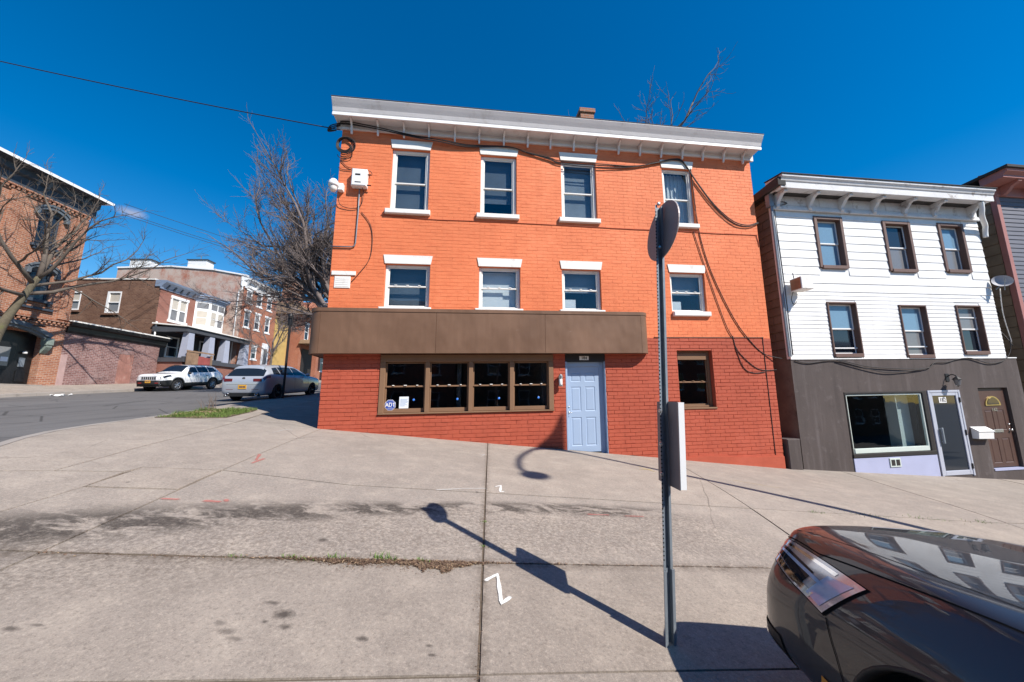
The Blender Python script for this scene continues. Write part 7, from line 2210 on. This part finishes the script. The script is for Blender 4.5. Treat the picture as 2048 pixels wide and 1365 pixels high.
def tree(name, label, base, trunk, limbs, seed, r0, bark='bark', group='bare street trees', **kw):
    """trunk: points above the base; limbs: (place along the trunk, direction, length, radius)"""
    root = empty(name, base, 0, label, 'tree', group)
    T = Tree(seed, **kw)
    P = spline([(0, 0, -.3)] + trunk, 5)
    rs = [r0 * (1.25 - .75 * min(1, i / (len(P) - 1)) ** .8) for i in range(len(P))]
    rs[0] = r0 * 1.6
    T.tr.tube(P, rs, 12)
    for qi, (t, d, L, r) in enumerate(limbs):
        T.rng = random.Random(seed * 131 + qi * 17)
        f = t * (len(P) - 1); i = min(len(P) - 2, int(f))
        T.branch(P[i].lerp(P[i + 1], f - i), Vector(d).normalized(), L, r, 1)
    T.finish(root, M[bark])
    return root
gz = lambda x, y: H(x, y)
tree('bare_street_tree', 'large bare tree rising behind the left side of the orange building', (-9.95, 20.6, gz(-9.95, 20.6)), [(0, 0, 1.2), (-.1, 0, 2.6), (-.25, .1, 3.9), (-.3, .1, 5.0)],
     [(.70, (-.95, .0, .50), 7.2, .16), (.78, (-.85, -.15, .70), 7.4, .16), (.85, (-.85, .5, .6), 6.6, .13), (.95, (-.35, .1, 1.0), 5.0, .15), (1.0, (.35, -.2, .95), 5.0, .14), (.9, (.1, .5, .9), 5.2, .13), (.98, (-.62, -.3, .85), 6.4, .14), (.82, (.6, .3, .7), 5.0, .12), (.88, (-.95, .2, .62), 7.2, .13), (.9, (-.60, .1, .95), 5.6, .13), (.84, (-.72, .3, .80), 6.4, .12), (.93, (-.48, -.2, .95), 5.4, .12), (.8, (-.9, -.3, .5), 6.2, .10), (.75, (-1.0, .1, .36), 5.0, .09)],
     5, .30, dens=1.2, up=.30, twig_r=.008)
tree('bare_street_tree', 'mossy bare tree leaning across the tall brick building at the left', (-25.3, 17.2, .62), [(.1, .0, 1.6), (.3, .1, 3.0), (.62, .35, 4.4), (.9, .6, 5.6)],
     [(.80, (.45, .9, .42), 5.4, .10), (.88, (.4, .85, .75), 4.2, .08), (.92, (-.1, .6, 1.0), 4.4, .12), (1.0, (.3, .3, 1.0), 4.6, .12), (.9, (.1, -.7, .8), 4.6, .11), (.78, (.2, -1.0, .35), 4.2, .10), (.97, (.6, -.3, .9), 4.0, .09)],
     9, .22, 'bark_moss', dens=.60, up=.30, twig_r=.007)
tree('bare_street_tree', 'small bare young tree in front of the red terrace house', (-22.9, 34.0, far_z(-23.2, 34.0)), [(0, 0, 1.0), (.05, 0, 2.2), (.0, .1, 3.2)],
     [(.8, (-.5, .3, 1), 4.6, .07), (.9, (.4, .2, 1), 4.6, .07), (1.0, (.0, -.1, 1), 5.0, .08), (.75, (.7, -.5, .8), 3.6, .05), (.75, (-.6, -.6, .8), 3.6, .05)],
     21, .13, dens=.75, up=.3, twig_r=.010)
tree('bare_backyard_tree', 'bare tree behind the orange building with branches over its roof', (10.3, 24.5, gz(10.3, 24.5)), [(0, 0, 4.0), (.2, 0, 8.0), (.3, .0, 12.0), (.4, 0, 15.8)],
     [(.99, (.62, -.1, 1.0), 7.4, .15), (.97, (-.10, .0, 1.0), 5.4, .10), (.97, (.12, -.1, 1.0), 4.4, .09), (.93, (-.60, .0, 1.0), 6.2, .10), (.95, (-.40, .2, 1.0), 4.6, .09)],
     33, .26, dens=.5, up=.20, twig_r=.014)
# ================================================================== sign, lamp posts, wires
M['sign_back'] = mk('shaded_sign_back', (.24, .19, .185), .5, .06, 4, 60, .04, metal=.15)  # aluminium; brown tone carries its shadow and the ground's reflection
M['sign_edge'] = mk('sign_white_face', (.80, .80, .80), .4, .03, 4, 60, .03)
bx0, by0 = 0.97, 2.51
sp = empty('sign_post', (bx0, by0, H(bx0, by0)), 0, 'perforated steel sign post with a round sign and a box sign seen from behind', 'sign')
PH = 2.90
lean = Vector((.042, .0, 1.0))
ang = RAD(-83)                                # plates turned almost edge on, right edge near
dp = Vector((math.cos(ang), math.sin(ang), 0)); nf = Vector((-dp.y, dp.x, 0))     # along the plate, toward its face (away from us)
if nf.x < 0: nf = -nf
def chan(m, z0, z1, w, dpt, t=.004):
    """hat shaped channel"""
    prof = [(-w, -dpt), (-w * .55, -dpt), (-w * .5, 0), (w * .5, 0), (w * .55, -dpt), (w, -dpt), (w, -dpt - t), (w * .5, -dpt - t), (w * .45, -t), (-w * .45, -t), (-w * .5, -dpt - t), (-w, -dpt - t)]
    ps = []
    for z in (z0, z1):
        o = lean * z
        ps.append([o + Vector((1, 0, 0)) * a * .92 + Vector((0, 1, 0)) * b + Vector((0, .38, 0)) * a for a, b in prof])
    n = len(prof)
    m.add(ps[0] + ps[1], [(i, (i + 1) % n, n + (i + 1) % n, n + i) for i in range(n)] + [tuple(range(n - 1, -1, -1)), tuple(range(n, 2 * n))])
m = MB(); chan(m, -.25, PH, .038, .030); m.build('post', M['zinc'], sp)
m = MB()
o_ = Vector((0, -.012, 0))
prof_ = MB(); chan(prof_, -.25, .42, .044, .034)
m.add([Vector(v) + o_ for v in prof_.v], prof_.f); m.build('post_sleeve', M['zinc'], sp)
m = MB()
z = .48
while z < PH - .05:
    for sx in (-1,):
        c = lean * z + Vector((sx * .032, -.0347 + sx * .032 * .38, 0))
        vs = [c + Vector((math.cos(a) * .0055, 0.0, math.sin(a) * .0055)) for a in [6.2832 * q / 8 for q in range(8)]]
        m.add([v + Vector((0, -.0012, 0)) for v in vs], [tuple(range(8))])
    z += .0254
m.build('perforations', M['seam'], sp, recalc=False, kind='stuff')
# round sign
cz = 1.236 - H(bx0, by0)
c = lean * cz + nf * .035 + Vector((-.004, 0, 0))
m = MB(); n = 48; Rr = .218
upv = Vector((.10, 0, 1)).normalized()
ring = [dp * Rr * math.cos(6.2832 * q / n) + upv * Rr * math.sin(6.2832 * q / n) for q in range(n)]
m.add([c + v for v in ring] + [c + v + nf * .006 for v in ring], [tuple(range(n))] + [(q, (q + 1) % n, n + (q + 1) % n, n + q) for q in range(n)])
rs_ = m.build('round_sign', M['sign_back'], sp)
m = MB(); m.add([c + v * 1.004 + nf * .0065 for v in ring] + [c + v * 1.004 + nf * .0085 for v in ring], [tuple(range(n)), tuple(range(2 * n - 1, n - 1, -1))] + [(q, (q + 1) % n, n + (q + 1) % n, n + q) for q in range(n)]); m.build('sign_face', M['sign_edge'], rs_)
m = MB()
for zz in (cz + .19, cz - .15):
    b = lean * zz + Vector((-.01, -.045, 0)); m.lathe([(0, -.012), (.010, -.011), (.012, 0)], tuple(b), 8, 'y')
m.build('bolt', M['steel'], sp)
# box sign lower down
ang2 = RAD(-88)
dp2 = Vector((math.cos(ang2), math.sin(ang2), 0)); nf2 = Vector((-dp2.y, dp2.x, 0))
if nf2.x < 0: nf2 = -nf2
z0, z1 = -.56 - H(bx0, by0), -.015 - H(bx0, by0)
m = MB()
def plate_box(m, z0, z1, h0, h1, a0, a1):
    vs = []
    for zz in (z0, z1):
        o = lean * zz
        for (a, b) in ((h0, a0), (h1, a0), (h1, a1), (h0, a1)):
            vs.append(o + dp2 * a + nf2 * b)
    m.add(vs, [(0, 3, 2, 1), (4, 5, 6, 7), (0, 1, 5, 4), (1, 2, 6, 5), (2, 3, 7, 6), (3, 0, 4, 7)])
plate_box(m, z0, z1, -.15, .155, .030, .034); bs = m.build('box_sign', M['sign_back'], sp)
m = MB(); plate_box(m, z0 + .004, z1 - .004, -.152, .158, .0345, .072); m.build('sign_face', M['sign_edge'], bs)
m = MB()
for zz in (z0 + .08, z0 + .27, z1 - .06):
    b = lean * zz + Vector((-.035, -.05, 0)); m.lathe([(0, -.014), (.011, -.012), (.013, 0)], tuple(b), 8, 'y')
m.build('bolt', M['steel'], sp)

# thin black post on the side street
pp = empty('thin_black_post', (-9.4, 14.94, H(-9.4, 14.94)), 0, 'thin black post with a small head on the kerb beside the hatchback', 'post')
m = MB(); m.tube([(0, 0, -.2), (0, 0, 3.35)], .045, 8); m.build('post', M['black'], pp)
m = MB(); m.bev(-.10, .10, -.03, .03, 3.05, 3.50, .01); m.lathe([(.075, 3.35), (.085, 3.45), (.05, 3.55), (0, 3.58)], (0, 0, 0), 10); m.build('head', M['black'], pp)

# tall street lamp whose shadow falls on the pavement and the shop wall
lpx, lpy = 8.29, 3.31
lz = H(lpx, lpy)
lp_ = empty('street_lamp', (lpx, lpy, lz), 0, 'tall steel street lamp with a long curved arm right of the frame', 'street lamp')
topz = 8.54 - lz
m = MB(); m.tube([(0, 0, -.3), (0, 0, topz * .5), (0, 0, topz)], [.10, .085, .06], 12); m.build('post', M['zinc'], lp_, smooth=True)
m = MB()
arm = spline([(0, 0, topz - .02), (-.05, -.16, topz - .22), (-.16, -.55, topz - .16), (-.22, -1.0, topz - .04), (-.40, -2.0, topz + .06), (-.52, -2.8, topz - .05), (-.57, -3.10, topz - .22)], 5)
m.tube(arm, .05, 8); m.build('arm', M['zinc'], lp_, smooth=True)
m = MB()
pl_ = [(0, -.05), (.16, -.24), (.55, -.17), (1.0, -.06), (.55, -.34), (.25, -.75), (0, -1.5)]
u_ = Vector((-.22, -.975, 0)); t_ = Vector((.975, -.22, 0)) * .02
m.add([u_ * a + Vector((0, 0, topz + b)) + t_ for a, b in pl_] + [u_ * a + Vector((0, 0, topz + b)) - t_ for a, b in pl_], [tuple(range(7)), tuple(range(13, 6, -1))] + [(q, 7 + q, 7 + (q + 1) % 7, (q + 1) % 7) for q in range(7)])
m.build('scroll_bracket', M['zinc'], lp_)
m = MB(); m.lathe([(0, .20), (.06, .18), (.10, .08), (.24, .0), (.25, -.05), (.18, -.10), (0, -.14)], (-.57, -3.15, topz - .42), 20); m.build('lantern_head', M['black'], lp_, smooth=True)

# overhead wires
def wire(name, a, b, sag, r, label):
    a, b = Vector(a), Vector(b)
    pts = [a.lerp(b, i / 24) - Vector((0, 0, sag * 4 * (i / 24) * (1 - i / 24))) for i in range(25)]
    m = MB(); m.tube(pts, r, 5); return m.build(name, M['cable'], smooth=True, label=label, cat='wire', group='overhead wires')
a_ = FR.world(-.03, -.05, 6.66)
wire('overhead_wire', a_, (-12.8 - 14, 7.8 - .2, 12.2), .35, .012, 'black overhead wire from the orange building to the upper left edge of the sky')
m = MB()
for q in range(3):
    pts = spline([FR.world(-.04, -.06, 6.84 - q * .03), FR.world(-.25, -.10, 6.72 - q * .05), FR.world(-.30, -.10, 6.56 + q * .02), FR.world(-.12, -.06, 6.63)], 5)
    m.tube(pts, .013, 5)
m.build('wire_splice', M['cable'], smooth=True, label='looped black wire splice at the top left corner bracket', cat='wire')
for q, (ya, za, yb, zb, txt) in enumerate(((22.0, 12.75, 36, 12.3, 'upper thin wire between the tall brick building and the big tree'), (22.0, 12.15, 36, 11.6, 'middle thin wire between the tall brick building and the big tree'), (22.0, 12.0, 36, 11.35, 'lower thin wire between the tall brick building and the big tree'))):
    wire('street_wire', (-25.6, ya, za), (-14.5, yb, zb), .25, .016, txt)
